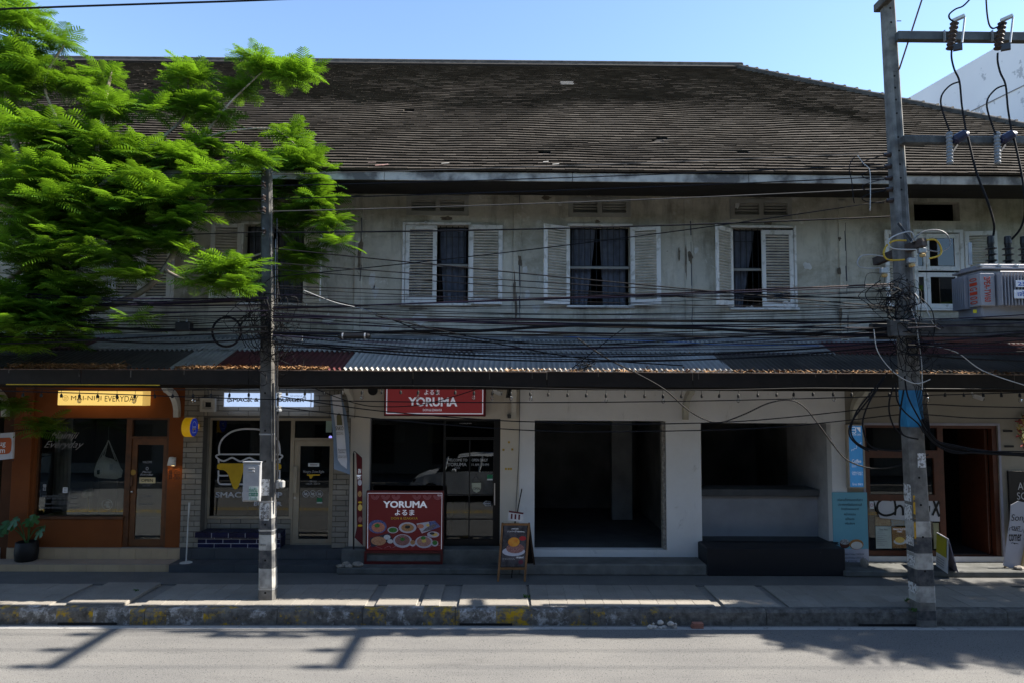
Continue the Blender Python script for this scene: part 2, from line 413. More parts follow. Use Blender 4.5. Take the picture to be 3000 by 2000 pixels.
for i, (px, py, w, h) in enumerate([(1045,590,.16,.2),(1090,825,.15,.5),(1100,855,.12,.35),(1525,605,.12,.14),(1540,790,.12,.22),(1545,865,.13,.2),(1590,978,.34,.22),(1735,985,.3,.2),(2300,892,.5,.18),(2200,905,.3,.14),(2365,780,.2,.18),(2040,735,.12,.16),(2470,985,.28,.16),(2160,600,.14,.24),(1245,655,.14,.1),(1265,648,.1,.1),(1640,600,.1,.1),(1570,905,.2,.2),(1230,935,.4,.3),(1905,960,.3,.12),(2060,960,.22,.12),(1130,960,.2,.16),(960,935,.3,.25)]):
    part('plaster_patch', blob(px, py, w, h, i), patch, house)
stain = M('soot_stain', (.10,.08,.06), .95, (.2,.16,.11), sc=12)
for i, (px, py, w, h) in enumerate([(1523,765,.1,.3),(1310,640,.3,.1),(1750,650,.12,.09),(2250,655,.18,.08),(1600,580,.24,.1),(1990,745,.05,.3),(2022,755,.12,.3),(1508,850,.07,.8),(1512,900,.06,.6),(1052,760,.08,.5),(1058,720,.12,.3),(2458,795,.1,.2),(2460,700,.08,.1),(2462,920,.12,.3),(2010,760,.04,.9),(2475,1005,.2,.2),(1230,905,.5,.07),(1700,905,.4,.05)]):
    part('dark_stain', blob(px, py, w, h, 50+i, FY-.034 if 1480<px<1530 or 1030<px<1070 or 1980<px<2050 or 2440<px<2490 else FY-.005), stain, house)

# shutters: each leaf a part, each slat a sub-part
def leaf(name, hinge, w, h, ang, flip, nsl=24, y=FY-.03, tilt=.55):
    """hinge (x,z bottom); leaf grows to +x (flip -> -x); ang swings it about the hinge towards the street"""
    st, rl, th = .085, .115, .035; mb = MB(); s = -1 if flip else 1
    def bx(a, b, c, d):
        a, b = (s*a, s*b) if s > 0 else (s*b, s*a); mb.bbox(a, b, -th/2, th/2, c, d, .005)
    bx(0, st, 0, h); bx(w-st, w, 0, h); bx(st, w-st, 0, rl); bx(st, w-st, h-rl*.8, h)
    loc = Vector((hinge[0], y, hinge[1]))
    o = obj('shutter', mb.mesh('shutter'), WHITE_OLD, house, loc, rotz=ang)
    key = (round(w,3), flip)
    lo, hi = rl+.012, h-rl*.8-.012; n = nsl
    sm = MB().obox((s*w/2, 0, 0), (w/2-st-.001,0,0), (0,.018,-.0125), (0,.0025,.004)).mesh('slat')
    for k in range(n):
        c = bpy.data.objects.new('slat', sm); COL.objects.link(c); c.parent = o
        if not sm.materials: sm.materials.append(SLAT)
        c.location = (0, 0, lo + (k+.5)*(hi-lo)/n); c.rotation_euler = (random.uniform(-.09,.09), random.uniform(-.008,.008) if random.random() > .03 else random.uniform(-.03,.03), 0)
        WLOC[c.name] = Vector((0,0,0))
    return o
SLAT = M('slat_paint', (.68,.655,.60), .65, (.48,.455,.39), sc=5, bump=.2, lo=.4, hi=.72)
IRON = M('black_iron', (.018,.018,.02), .5, bump=0)
def window(key, rail=True, bars=10, curtain=True, frame=.045):
    x0,x1,z0,z1 = wr[key]
    mb = MB().bbox(x0-.05,x1+.05,FY-.045,FY+.03,z1,z1+.05,.006)
    mb.bbox(x0-.05,x0,FY-.04,FY+.03,z0-.002,z1-.001,.006).bbox(x1,x1+.05,FY-.04,FY+.03,z0-.002,z1-.001,.006)
    wo_ = part('window', mb, WHITE_OLD, house)
    part('sill', MB().bbox(x0-.07,x1+.07,FY-.08,FY+.05,z0-.05,z0-.004,.008), WHITE_OLD, wo_)
    if rail: part('rail', MB().bbox(x0+.002,x1-.002,FY+.02,FY+.06,z0+.76,z0+.81,.005), M('old_wood_rail', (.30,.29,.265), .8), wo_)
    n = bars
    for k in range(n):
        xx = x0 + (k+.7)*(x1-x0)/(n+.4); part('bar', MB().tube([(xx,FY+.09,z0),(xx,FY+.09,z1)], .008, 5), IRON, wo_)
    for k in range(3): part('cross_bar', MB().bar((x0,FY+.09,z0+.28+k*.55),(x1,FY+.09,z0+.28+k*.55), .01), IRON, wo_)
    if curtain:
        cm = M('curtain_cloth', (.115,.125,.155), .9, (.075,.083,.105), sc=6, bump=0)
        for side in (0, 1):
            mb = MB(); cols = 16; rowsn = 7; vs = []
            for j in range(rowsn):
                t = j/(rowsn-1); z = z0-.05 + t*(z1-z0+.02)
                gap = (.12 + .36*(1-t)**1.1)*(x1-x0)*.62*(1 if key in 'bd' else 1.5)
                a, b = (x0+.06, (x0+x1)/2-gap*.7) if side == 0 else ((x0+x1)/2+gap*.25, x1-.06)
                for i in range(cols): 
                    u = i/(cols-1); vs.append((a+(b-a)*u, FY+.17+.025*math.sin(u*19+t*1.5), z))
            fs = [(j*cols+i, j*cols+i+1, (j+1)*cols+i+1, (j+1)*cols+i) for j in range(rowsn-1) for i in range(cols-1)]
            mb.add(vs, fs).smooth(); part('curtain', mb, cm, wo_)
    return wo_
for k in 'abcde': window(k)
x0,x1,z0,z1 = wr['c']; h = z1-z0; half = (x1-x0)/2
leaf('s', (x0+.01, z0), half-.005, h-.01, 0, False, y=FY-.01)
leaf('s', (x1+.02, z0-.02), half+.03, h+.02, rad(2), False, y=FY-.06)
x0,x1,z0,z1 = wr['d']; half = .60
leaf('s', (x0-.005, z0), half, h, rad(25), True, y=FY-.06); leaf('s', (x1+.005, z0), half, h, rad(-17), False, y=FY-.06)
x0,x1,z0,z1 = wr['e']; half = (x1-x0)/2
leaf('s', (x0-.005, z0), .6, h, rad(40), True, y=FY-.06); leaf('s', (x1-.01, z0), half+.02, h-.01, 0, True, y=FY-.01)
x0,x1,z0,z1 = wr['f']
leaf('s', (x0-.22, z0), .5, h, rad(12), True, y=FY-.06); leaf('s', (x1+.06, z0), .62, h, rad(-8), False, y=FY-.06)
x0,x1,z0,z1 = wr['b']
leaf('s', (x0-.02, z0), .6, h, rad(6), True, y=FY-.06); leaf('s', (x1+.005, z0-.02), .6, h, rad(-42), False, y=FY-.06)
x0,x1,z0,z1 = wr['a']
leaf('s', (x0+.01, z0), (x1-x0)/2, h, 0, False, y=FY-.02); leaf('s', (x1-.01, z0), (x1-x0)/2-.02, h, 0, True, y=FY-.02)
# casement window of the end bay: white sashes with panes
x0,x1,z0,z1 = wr['f']
wf = part('window', wall_holes(MB(), x0-.05, x1+.05, z0-.02, z1+.05, FY-.05, FY+.02, [(x0+.02,x1-.02,z0+.02,z1-.01)]), WHITE_OLD, house)
mid = x0 + (x1-x0)*.22; zm = z0+(z1-z0)*.49
for a, b in ((x0+.022, mid), (mid+.012, x1-.022)):
    for c, d in ((z0+.03, zm-.02), (zm+.02, z1-.03)):
        part('sash', wall_holes(MB(), a, b, c, d, FY-.02, FY+.02, [(a+.07 if b-a>.3 else a+.02, b-.10 if b-a>.3 else b-.05, c+.09, d-.09)]), WHITE_OLD, wf)
        part('pane', MB().box(a+.03, b-.03, FY+.0, FY+.004, c+.05, d-.05), glass_mat('old_glass', (.25,.28,.3), .5) if 'old_glass' not in MATS else MATS['old_glass'], wf)

# ================================================================== roof
def tile_mat(attr):
    t = NT('roof_tile_' + ('rows' if attr else 'single'))
    if attr: r = t.n('ShaderNodeAttribute', attribute_name='tone').outputs['Fac']
    else: r = t.n('ShaderNodeObjectInfo').outputs['Random']
    c = t.mix(r, (.046,.038,.030), (.075,.064,.052))
    c = t.mix(t.ramp(t.noise(.8, 6), .35, .75), c, t.mix(1, c, (.80,.78,.76), 'MULTIPLY'))
    c = t.mix(t.ramp(t.noise(40, 3), .70, .75), c, (.10,.09,.075))
    t.bsdf(c, .92, 0, .15, t.bump(t.noise(50, 4), .3, .01)); return t.m
TM1, TM2 = tile_mat(True), tile_mat(False)
SL = (20 - EAVE_Y) / ca_
XR = P(2150, 193, 20).x; HK = .90
RW = [(-9, 3.2, .07, 2.0, 1.3), (-5.2, 5.0, .09, 1.8, 1.2), (-3.1, 4.6, .10, 1.4, 1.0), (-1.1, 5.2, -.06, 1.6, 1.4), (.8, 4.3, .08, 1.5, 1.2), (3.2, 4.9, .11, 1.6, 1.1), (5.0, 2.6, -.05, 2, 1.2), (7.0, 3.4, .08, 1.7, 1.2), (-7.2, 6.0, .07, 1.5, 1.0), (2.0, 2.0, -.05, 2.4, .8)]
def wob(x, s):
    h = .012*math.sin(x*1.7+s*.7) + .006*math.sin(x*3.1-s*1.9)
    for cx, cs, a, wx, wsz in RW: h += .75*a*math.exp(-((x-cx)/wx)**2 - ((s-cs)/wsz)**2)
    return h * (.9 - .55*s/SL) * min(1, s/1.2 + .12) * min(1, max(0, SL-s)/.8)
def RPt(x, s, h=0.0):
    return Vector((x, EAVE_Y + s*ca_ - h*sa_, EAVE_Z + s*sa_ + h*ca_))
def hipx(s): return XR + (SL - s)*ca_*HK
deck = MB(); 
nx, ns = 60, 24; vs = []
for j in range(ns+1):
    s = SL*j/ns
    for i in range(nx+1):
        x = -16 + (hipx(s)+16)*i/nx; vs.append(RPt(x, s, wob(x, s)-.015))
deck.add(vs, [(j*(nx+1)+i, j*(nx+1)+i+1, (j+1)*(nx+1)+i+1, (j+1)*(nx+1)+i) for j in range(ns) for i in range(nx)])
cx = hipx(0); zr = EAVE_Z + SL*sa_
deck.add([(XR,20,zr-.02),(cx,EAVE_Y,EAVE_Z),(cx,27,EAVE_Z)], [(0,1,2)]).add([(-16,20,zr-.02),(XR,20,zr-.02),(cx,27,EAVE_Z),(-16,27,EAVE_Z)], [(3,2,1,0)])
deck.add([(-16,EAVE_Y,EAVE_Z),(-16,20,zr-.02),(-16,27,EAVE_Z)], [(0,1,2)])
roof = part('roof', deck, M('roof_deck', (.012,.011,.010), .95, bump=0), house)
E, TW = .162, .236
rowsn = int(SL/E) ; tv, tf, tone = [], [], []
tmeshes = []
for k in range(4):
    rr = random.Random(k); L = E*1.28; w = TW/2-.003; hl = .047 + .01*k/3
    a = [(-w,0,hl+rr.uniform(-.002,.002)),(w,0,hl+rr.uniform(-.002,.002)),(w,L,.008),(-w,L,.008),(-w,.012,.002),(w,.012,.002)]
    vs = [(p[0], p[1]*ca_ - p[2]*sa_, p[1]*sa_ + p[2]*ca_) for p in a]
    tmeshes.append(MB().add(vs, [(0,1,2,3),(4,5,1,0),(4,0,3),(1,5,2)]).mesh('roof_tile'))
single = 0; rr = random.Random(3)
missing = [(P(1905,372,14.8).x, 2.0)]
for r in range(rowsn):
    s0 = r*E - .02; x = -15.8 + (TW/2 if r % 2 else 0) + rr.uniform(-.02,.02)
    while x < hipx(max(s0,0)) - .12:
        near = r < 4 and abs(x) < 9.75
        skip = rr.random() < .0006 or any(abs(x-mx) < .16 and abs(s0-ms) < .12 for mx, ms in missing)
        if not skip:
            ht = wob(x, s0); js = rr.uniform(-.003,.003) if rr.random() > .012 else rr.uniform(-.035,.015)
            p = RPt(x, s0 + js, ht)
            if near and single < 300:
                o = obj('roof_tile', tmeshes[rr.randrange(4)], TM2, roof, p); single += 1
                sl = (wob(x+.1, s0)-wob(x-.1, s0))/.2; o.rotation_euler = (0, -math.atan(sl), rr.uniform(-.012,.012))
            else:
                L = E*1.28; w = TW/2-.002; hl = .05 + rr.uniform(-.003,.004); b = len(tv); j1, j2 = rr.uniform(-.002,.002), rr.uniform(-.002,.002)
                hA, hB = wob(x-w, s0), wob(x+w, s0); hC, hD = wob(x+w, s0+L), wob(x-w, s0+L)
                for (px_, ps, ph) in ((-w,j1,hA+hl),(w,j2,hB+hl+j1),(w,L,hC+.008),(-w,L,hD+.008),(-w,.012,hA+.002),(w,.012,hB+.002)):
                    tv.append(RPt(x+px_, s0+js+ps, ph))
                tf += [(b,b+1,b+2,b+3),(b+4,b+5,b+1,b),(b+4,b,b+3),(b+1,b+5,b+2)]
                tt = rr.random()**1.3; tone += [tt]*4
        x += TW
mb = MB(); mb.add(tv, tf); m = mb.mesh('roof_tiling')
at = m.attributes.new('tone', 'FLOAT', 'FACE'); at.data.foreach_set('value', tone)
o = obj('roof_tiling', m, TM1, roof); o['kind'] = 'stuff'
# pale glass tiles and a few bare ones
pale = M('pale_glass_tile', (.42,.40,.37), .4, bump=0)
for k in range(4):
    s = (.72*SL) - .15 + k*E*.62; c = P(1662, 270, 17.6)
    part('skylight_tile', MB().obox(RPt(c.x + .02*(k%2), s, wob(c.x, s)+.075), (.17,0,0), Vector((0,ca_,sa_))*.008, Vector((0,-sa_,ca_))*.004), pale, roof)
for px, s, w, c_ in ((1115, .06, .07, (.30,.17,.14)), (1132, .09, .05, (.32,.2,.17)), (1305, .2, .07, (.3,.28,.24)), (1600, .33, .05, (.36,.34,.3)), (1628, .2, .06, (.36,.34,.3)), (1090, .2, .07, (.1,.07,.06))):
    c = P(px, 490, 12.4); part('broken_tile', MB().obox(RPt(c.x, s, .07), (w,0,0.006), Vector((0,ca_,sa_))*.018, Vector((0,-sa_,ca_))*.005), M('bt%d' % px, c_, .9), roof)
# ridge and hip caps
RM = M('ridge_cement', (.045,.041,.037), .9, (.09,.082,.072), sc=5, bump=.4)
RL = M('ridge_band', (.15,.13,.11), .9, (.06,.055,.05), sc=6, bump=.3)
part('ridge', MB().bbox(-16, XR+.25, 19.86, 20.14, zr-.07, zr+.11, .03), RM, roof)
part('ridge_band', MB().box(-16, XR+.22, 19.83, 19.87, zr-.035, zr+.012), RL, roof)
part('ridge_skirt', MB().obox(RPt((XR-16)/2, SL-.13, .05), ((XR+16)/2,0,0), Vector((0,ca_,sa_))*.12, Vector((0,-sa_,ca_))*.03), M('ridge_skirt', (.028,.025,.023), .95), roof)
a = Vector((XR+.05, 20-.03, zr+.02)); b = Vector((cx, EAVE_Y, EAVE_Z+.05)); d = (b-a).normalized(); L = (b-a).length; n = int(L/.345)
sx = d.cross(Vector((0,0,1))).normalized(); up = sx.cross(d)
part('hip_bed', MB().bar(a-up*.06, b-up*.06, .30, .16, tuple(up)), RM, roof)
for k in range(n):
    p = a + d*(k*L/n); q = a + d*((k+1)*L/n + .04)
    mb = MB(); m_ = 7; vs = []
    for (c, rr_) in ((p, .085), (q - d*.05, .10), (q, .125)):
        for i in range(m_): 
            an = math.pi*(i/(m_-1)); vs.append(c + sx*math.cos(an)*rr_ + up*(math.sin(an)*rr_*1.0 - .02))
    mb.add(vs, [(j*m_+i, j*m_+i+1, (j+1)*m_+i+1, (j+1)*m_+i) for j in range(2) for i in range(m_-1)] + [tuple(2*m_+i for i in range(m_)), tuple(range(m_-1,-1,-1))])
    part('hip_tile', mb, RL if k % 3 else RM, roof)
# eaves board and soffit
FB = M('eave_board_paint', (.46,.435,.385), .85, (.12,.11,.10), sc=2.4, bump=.4, lo=.42, hi=.62)
xs_ = [-16, -12.2, -9.1, -5.6, -2.2, 1.2, 4.4, 7.9, 11.2, cx]
for a, b in zip(xs_[:-1], xs_[1:]): part('eave_board', MB().bbox(a+.004, b-.004, EAVE_Y+.035, EAVE_Y+.065, EAVE_Z-.17, EAVE_Z-.01, .006), FB, house)
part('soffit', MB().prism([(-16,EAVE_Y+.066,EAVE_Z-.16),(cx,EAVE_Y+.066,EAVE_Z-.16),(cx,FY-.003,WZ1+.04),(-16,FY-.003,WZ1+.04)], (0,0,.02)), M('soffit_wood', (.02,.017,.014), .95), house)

# ================================================================== white building behind on the right
t = NT('white_render'); col = t.mix(t.ramp(t.noise(.35, 6), .3, .75), (.78,.77,.78), (.68,.67,.69))
col = t.mix(t.ramp(t.noise(.9, 7, (1,1.3,1.2), .7), .59, .61), col, (.45,.45,.47)); t.bsdf(col, .8, 0, .2); WB = t.m
wb_ = thing('white_building', (20, 22, -.2), 'tall white rendered building with a long blank side wall behind the hipped roof', 'building')
A, B = Vector((16.05,17,0)), Vector((13.6,34,0)); zt = 14.35
nrm = Vector((-(B-A).y, (B-A).x, 0)).normalized()
part('side_wall', MB().prism([(A.x,A.y,-.2),(30,17,-.2),(30,34,-.2),(B.x,B.y,-.2)], (0,0,zt+.2)), WB, wb_)
p1_ = A + (B-A)*.36
part('lower_wall', MB().prism([tuple(p1_+nrm*.02),tuple(B+nrm*.02),tuple(B+nrm*.02+Vector((0,0,12.75))),tuple(p1_+nrm*.02+Vector((0,0,12.6)))], tuple(-nrm*.01)), M('brown_render', (.15,.13,.11), .9), wb_)
part('wall_joint', MB().bar(A+nrm*.015+Vector((0,0,12.7)), p1_+nrm*.015+Vector((0,0,12.7)), .03, .02), M('joint_grey', (.3,.3,.32), .9), wb_)

# ================================================================== awning over the shops
GY = 12.05; GZ0, GZ1 = P(1500, 1130, GY-.1).z, P(1500, 1086, GY-.1).z
AZ0, AY1 = GZ1 + .012, FY - .004; AZ1 = P(1500, 1001, FY).z; AYM = 13.1
awn = thing('awning', (0, FY, GZ0), 'long corrugated sheet awning with dark gutter above the shopfronts', 'awning')
PIT, SW = .094, .752
def sheet(y0, y1, z0, z1):
    n = int(SW/PIT*6)+1; vs = []
    for j in range(3):
        t_ = j/2
        for i in range(n+1):
            x = (SW+.03)*i/n; vs.append((x, y0+(y1-y0)*t_, z0+(z1-z0)*t_ + .024*math.sin(2*math.pi*x/PIT)))
    return MB().add(vs, [(j*(n+1)+i, j*(n+1)+i+1, (j+1)*(n+1)+i+1, (j+1)*(n+1)+i) for j in range(2) for i in range(n)]).smooth().mesh('corrugated_sheet')
zm = AZ0 + (AZ1-AZ0)*(AYM-GY)/(AY1-GY)
lowm, upm = sheet(0, AYM-GY+.1, 0, zm-AZ0+.045), sheet(0, AY1-AYM+.02, 0, AZ1-zm)
def metal_sheet(name, c, c2): return M(name, c, .55, c2, sc=2.2, bump=.15, spec=.4, rnd=.25, lo=.3, hi=.7)
SG = metal_sheet('sheet_grey', (.42,.40,.365), (.26,.25,.23)); SB = metal_sheet('sheet_blue_grey', (.46,.455,.435), (.28,.275,.262))
SR = metal_sheet('sheet_maroon', (.11,.025,.028), (.06,.018,.018)); SD = metal_sheet('sheet_dark', (.085,.075,.066), (.04,.036,.033))
def low_col(px): return SD if px < 515 else SG if px < 625 else SR if px < 970 else SB if px < 2165 else SD  # leftmost sheets take the dark colour in place of shade
def up_col(px): return SR if px < 300 else SG if px < 2410 else SR
x = -12.6; i = 0
while x < 12:
    pxm = 1480 + (x+SW/2)/12.5*F_PX; pxu = 1480 + (x+SW/2+.1)/13.4*F_PX; dz = .004 if i % 2 else 0
    o = obj('corrugated_sheet', lowm, low_col(pxm), awn, (x, GY+random.uniform(-.012,.008), AZ0+dz)); o.rotation_euler = (random.uniform(-.006,.006),random.uniform(-.004,.004),random.uniform(-.006,.006))
    o = obj('corrugated_sheet', upm, up_col(pxu), awn, (x+.1, AYM+random.uniform(-.012,.012), zm+.038+dz)); o.rotation_euler = (random.uniform(-.004,.004),random.uniform(-.004,.004),random.uniform(-.01,.01))
    x += SW; i += 1
GM = M('gutter_paint', (.010,.008,.007), .7, (.017,.013,.011), sc=3, bump=.2, lo=.4, hi=.75)
rg = random.Random(14); LIPM = M('gutter_lip', (.16,.11,.09), .7, (.05,.035,.03), sc=6, lo=.45, hi=.6); xg = -12.6
while xg < 12:
    xh = min(12, xg + rg.uniform(2.2,3.1)); dz_, dr_ = rg.uniform(-.012,.006), rg.uniform(-.006,.006)
    g1 = part('gutter', MB().bbox(xg, xh-.006, GY-.10, GY-.085, GZ0, GZ1, .004), GM, awn); g2 = part('gutter_bottom', MB().bbox(xg, xh-.006, GY-.084, GY+.05, GZ0, GZ0+.02, .004), GM, awn); g3 = part('gutter_lip', MB().bbox(xg, xh-.006, GY-.112, GY-.101, GZ1-.012, GZ1+.004, .003), LIPM, awn)
    for g_ in (g1, g2, g3): g_.location.z += dz_; g_.rotation_euler = (0, dr_, 0)
    xg = xh
for k_ in range(14):
    xx_ = rg.uniform(-9,9); part('drip_stain', MB().box(xx_, xx_+rg.uniform(.008,.02), GY-.103, GY-.1005, GZ1-rg.uniform(.06,.2), GZ1-.02), M('drip_pale', (.10,.09,.08), .8), awn)
part('purlin', MB().box(-12.6, 12, GY+.06, GY+.14, GZ0-.06, GZ0+.12).box(-12.6, 12, AYM-.04, AYM+.04, zm-.12, zm-.03), M('awning_timber', (.02,.017,.015), .9), awn)
part('flashing', MB().obox((-.3, FY-.03, AZ1+.05), (12.3,0,0), (0,.035,.05), (0,-.008,.006)), M('flashing_cement', (.25,.25,.25), .9, (.12,.12,.12)), awn)
part('yellow_trim', MB().box(P(30,1117,GY).x, P(475,1117,GY).x, GY-.10, GY-.06, GZ0-.02, GZ0-.004), M('yellow_trim', (.55,.38,.03), .6), awn)
for px, cc in ((25, (.55,.54,.5)), (525, (.55,.54,.5)), (1035, (.52,.49,.43)), (1505, (.52,.49,.43)), (2005, (.45,.43,.36)), (2495, (.45,.43,.36))):
    xc = P(px, 1150, FY).x; pts = []
    for k in range(9):
        an = math.pi/2*k/8; pts.append((xc-.05, FY-.55+.55*math.sin(an)-.002, GZ0-.04-.48*(1-math.cos(an))))
    pts = pts + [(xc-.05, FY-.002, pts[-1][2]-.12), (xc-.05, FY-.11, pts[-1][2]-.12)]
    inner = []
    for k in range(7, 0, -1):
        an = math.pi/2*k/8; inner.append((xc-.05, FY-.55-.09+.53*math.sin(an), GZ0-.13-.46*(1-math.cos(an))))
    part('bracket', MB().prism(pts + inner + [(xc-.05, FY-.66, GZ0-.04)], (.1,0,0)), M('bracket_%d' % px, cc, .9), awn)
# dry leaf litter caught on the awning and in the gutter
lit = MB(); rr = random.Random(5)
def litter(px0, px1, n, dens):
    for _ in range(n):
        x = rr.uniform(P(px0,1080,GY).x, P(px1,1080,GY).x); yy = GY - .07 + abs(rr.gauss(0,.09)); z = AZ0 + max(0,(yy-GY))*.318 + rr.uniform(.0,.05)*dens
        a = rr.uniform(0,6.28); l = rr.uniform(.02,.06); w = rr.uniform(.004,.012); u = Vector((math.cos(a),math.sin(a),rr.uniform(-.5,.7))).normalized()*l; v = u.cross(Vector((rr.uniform(-1,1),rr.uniform(-1,1),1))).normalized()*w
        c = Vector((x,yy,z)); lit.quad(c-u-v, c+u-v, c+u+v, c-u+v)
litter(30, 370, 1500, 1.3); litter(520, 960, 1300, .8); litter(1480, 2640, 520, .3); litter(2640,3000,120,.3)
o = solo('leaf_litter', lit, M('dry_leaves', (.34,.20,.10), .9, (.20,.11,.05), sc=30, bump=0), 'dry brown leaf litter lying along the awning gutter', 'leaf litter'); o['kind'] = 'stuff'

opp = thing('opposite_building', (0, -1, -.2), 'two storey grey building across the street', 'building')
part('wall', MB().box(-40, 46, -12, -.9, -.25, 8.8), M('opposite_render', (.30,.29,.28), .85, (.22,.215,.21), sc=.4), opp)
og = M('opposite_glass', (.03,.035,.04), .2, bump=0)
for r in range(3):
    for k in range(16):
        part('window', MB().box(-38+k*5, -34.6+k*5, -.92, -.88, .4+r*2.9, 2.0+r*2.9), og, opp)
part('shade_canopy', MB().bbox(-40, 46, -.9, 1.85, 2.3, 2.4, .01), M('canopy_dark', (.06,.06,.06), .8), opp)  # unseen canopy, widened to shade the far pavement
struct('far_pavement', MB().box(-90, 90, -.9, 2.0, -.26, -.005), pave_mat('far_pavement', (.2,.19,.17), (.14,.13,.12)))
# ================================================================== shopfronts
def steps(pxm, y_low_bot, y_low_top, y_back, y_up_top):
    Y2 = G(pxm, y_low_bot, 0).y; z1 = P(pxm, y_low_top, Y2).z; Y1 = G(pxm, y_back, z1).y; z2 = P(pxm, y_up_top, Y1).z
    return Y2, z1, Y1, z2
WTOP = 4.3
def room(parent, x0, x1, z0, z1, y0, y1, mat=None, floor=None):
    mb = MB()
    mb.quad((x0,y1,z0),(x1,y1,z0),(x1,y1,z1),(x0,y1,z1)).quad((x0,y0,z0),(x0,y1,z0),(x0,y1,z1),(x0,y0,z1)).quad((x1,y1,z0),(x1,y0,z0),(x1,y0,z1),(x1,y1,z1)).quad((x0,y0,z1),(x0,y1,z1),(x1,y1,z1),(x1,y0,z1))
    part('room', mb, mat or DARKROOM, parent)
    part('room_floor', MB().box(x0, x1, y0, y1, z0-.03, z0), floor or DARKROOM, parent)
def strip(px0, py0, px1, py1, Y, d, b=.004):
    x0,x1,z0,z1 = RC(px0,py0,px1,py1,Y); return MB().bbox(x0,x1,Y,Y+d,z0,z1,b)
def flat(name, px0, py0, px1, py1, Y, mat, parent, d=.003, label=None):
    x0,x1,z0,z1 = RC(px0,py0,px1,py1,Y); return part(name, MB().box(x0,x1,Y,Y+d,z0,z1), mat, parent, label)
def txt(body, px0, py0, px1, py1, Y, mat, parent, **k):
    x0,x1,z0,z1 = RC(px0,py0,px1,py1,Y); return text(body, x0,x1,z0,z1, Y, mat, parent, **k)
def stroke(name, pts, w, Y, mat, parent, closed=False, smooth=3, d=.002):
    q = [P(a, b, Y) for a, b in pts]
    if smooth and len(q) > 2: q = catmull(q, smooth)
    w = w/2/145.; mb = MB(); n = len(q); vs = []
    for i, p in enumerate(q):
        t = q[min(i+1,n-1)] - q[max(i-1,0)]; t.y = 0; t.normalize(); s = Vector((-t.z,0,t.x))*w
        vs += [p+s, p-s]
    fs = [(2*i,2*i+1,2*i+3,2*i+2) for i in range(n-1)]
    mb.add(vs, fs); return part(name, mb, mat, parent)
def poly(name, pts, Y, mat, parent, d=.002):
    return part(name, MB().prism([P(a,b,Y) for a,b in pts], (0,d,0)), mat, parent)
def ell(name, px, py, rx, ry, Y, mat, parent, d=.0015, n=18):
    return poly(name, [(px+rx*math.cos(2*math.pi*i/n), py+ry*math.sin(2*math.pi*i/n)) for i in range(n)], Y, mat, parent, d)
def ring(name, px, py, rx, ry, w, Y, mat, parent, a0=0, a1=360, n=20):
    return stroke(name, [(px+rx*math.cos(rad(a0+(a1-a0)*i/n)), py+ry*math.sin(rad(a0+(a1-a0)*i/n))) for i in range(n+1)], w, Y, mat, parent, smooth=0)

GLS = glass_mat('shop_glass', (.86,.9,.9), .92); GLD = glass_mat('dark_glass', (.55,.6,.6), .6)
BLACK = M('black_paint', (.010,.010,.011), .45, bump=0); WHT = M('print_white', (.78,.79,.82), .6, bump=0)
GREYW = M('vinyl_white', (.50,.51,.54), .6, bump=0); FAINT = M('vinyl_faint', (.24,.24,.25), .6, bump=0); YEL = M('print_yellow', (.72,.46,.02), .5, bump=0)
INK = M('print_black', (.012,.012,.013), .6, bump=0); WOOD = M('brown_wood', (.115,.042,.014), .5, (.06,.024,.010), sc=6, bump=.2, spec=.4)
METAL = M('brushed_steel', (.55,.55,.56), .35, metal=.9, bump=0); WARMD = M('warm_dark', (.12,.105,.09), .9, bump=0)

# ---------------- neighbour at the far left
nb = thing('shopfront', (-11, FY, 0), 'dark brown shopfront at the end of the row next to the orange shop', 'shopfront', None)
xo = P(37, 1400, FY).x
fS = steps(250, 1673, 1651, 1636, 1603)
part('wall', wall_holes(MB(), -15, xo, 0, WTOP, FY, FY+.25, [(-12.2, P(4,1400,FY).x, fS[3], 2.9)]), M('brown_wall', (.10,.034,.011), .85, (.07,.026,.009), sc=1.5), nb)
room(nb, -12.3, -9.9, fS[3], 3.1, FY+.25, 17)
part('step', MB().bbox(-15, P(-2,1620,FS1:=fS[2]).x, fS[2], FY-.001, 0, fS[3]-.004, .01), M('plinth_grey', (.36,.35,.33), .85), nb)
# ---------------- orange shop
xL, xR = P(37, 1400, FY).x, P(533, 1400, FY).x
osh = thing('shopfront', ((xL+xR)/2, FY, 0), 'orange plastered shopfront with brown wooden door and wide display window', 'shopfront', None)
ORG = M('orange_plaster', (.19,.054,.011), .85, (.15,.042,.009), sc=1.2, bump=.25, bsc=18)
hw, hd = RC(100,1222,365,1519,FY), RC(365,1222,490,1602,FY)
hd = (hw[1], hd[1], fS[3], hw[3])
part('wall', wall_holes(MB(), xL, xR, fS[3], WTOP, FY, FY+.2, [hw, hd]), ORG, osh)
part('pilaster', MB().bbox(xL, P(92,1400,FY).x, FY-.05, FY-.001, fS[3], WTOP, .01), ORG, osh)
room(osh, xL-.6, xR-.03, fS[3], 3.15, FY+.2, 17.2, WARMD)
wz = part('window', wall_holes(MB(), hw[0], hw[1]+.06, hw[2], hw[3], FY+.07, FY+.13, [(hw[0]+.03, hw[1]-.03, hw[2]+.05, hw[3]-.02)]), WOOD, osh)
part('pane', MB().box(hw[0]+.02, hw[1]-.02, FY+.098, FY+.104, hw[2]+.04, hw[3]-.01), GLS, wz)
part('sill', MB().bbox(hw[0]-.01, hw[1]+.02, FY-.03, FY+.069, hw[2]-.002, hw[2]+.05, .006), WOOD, wz)
tz = P(430,1281,FY).z
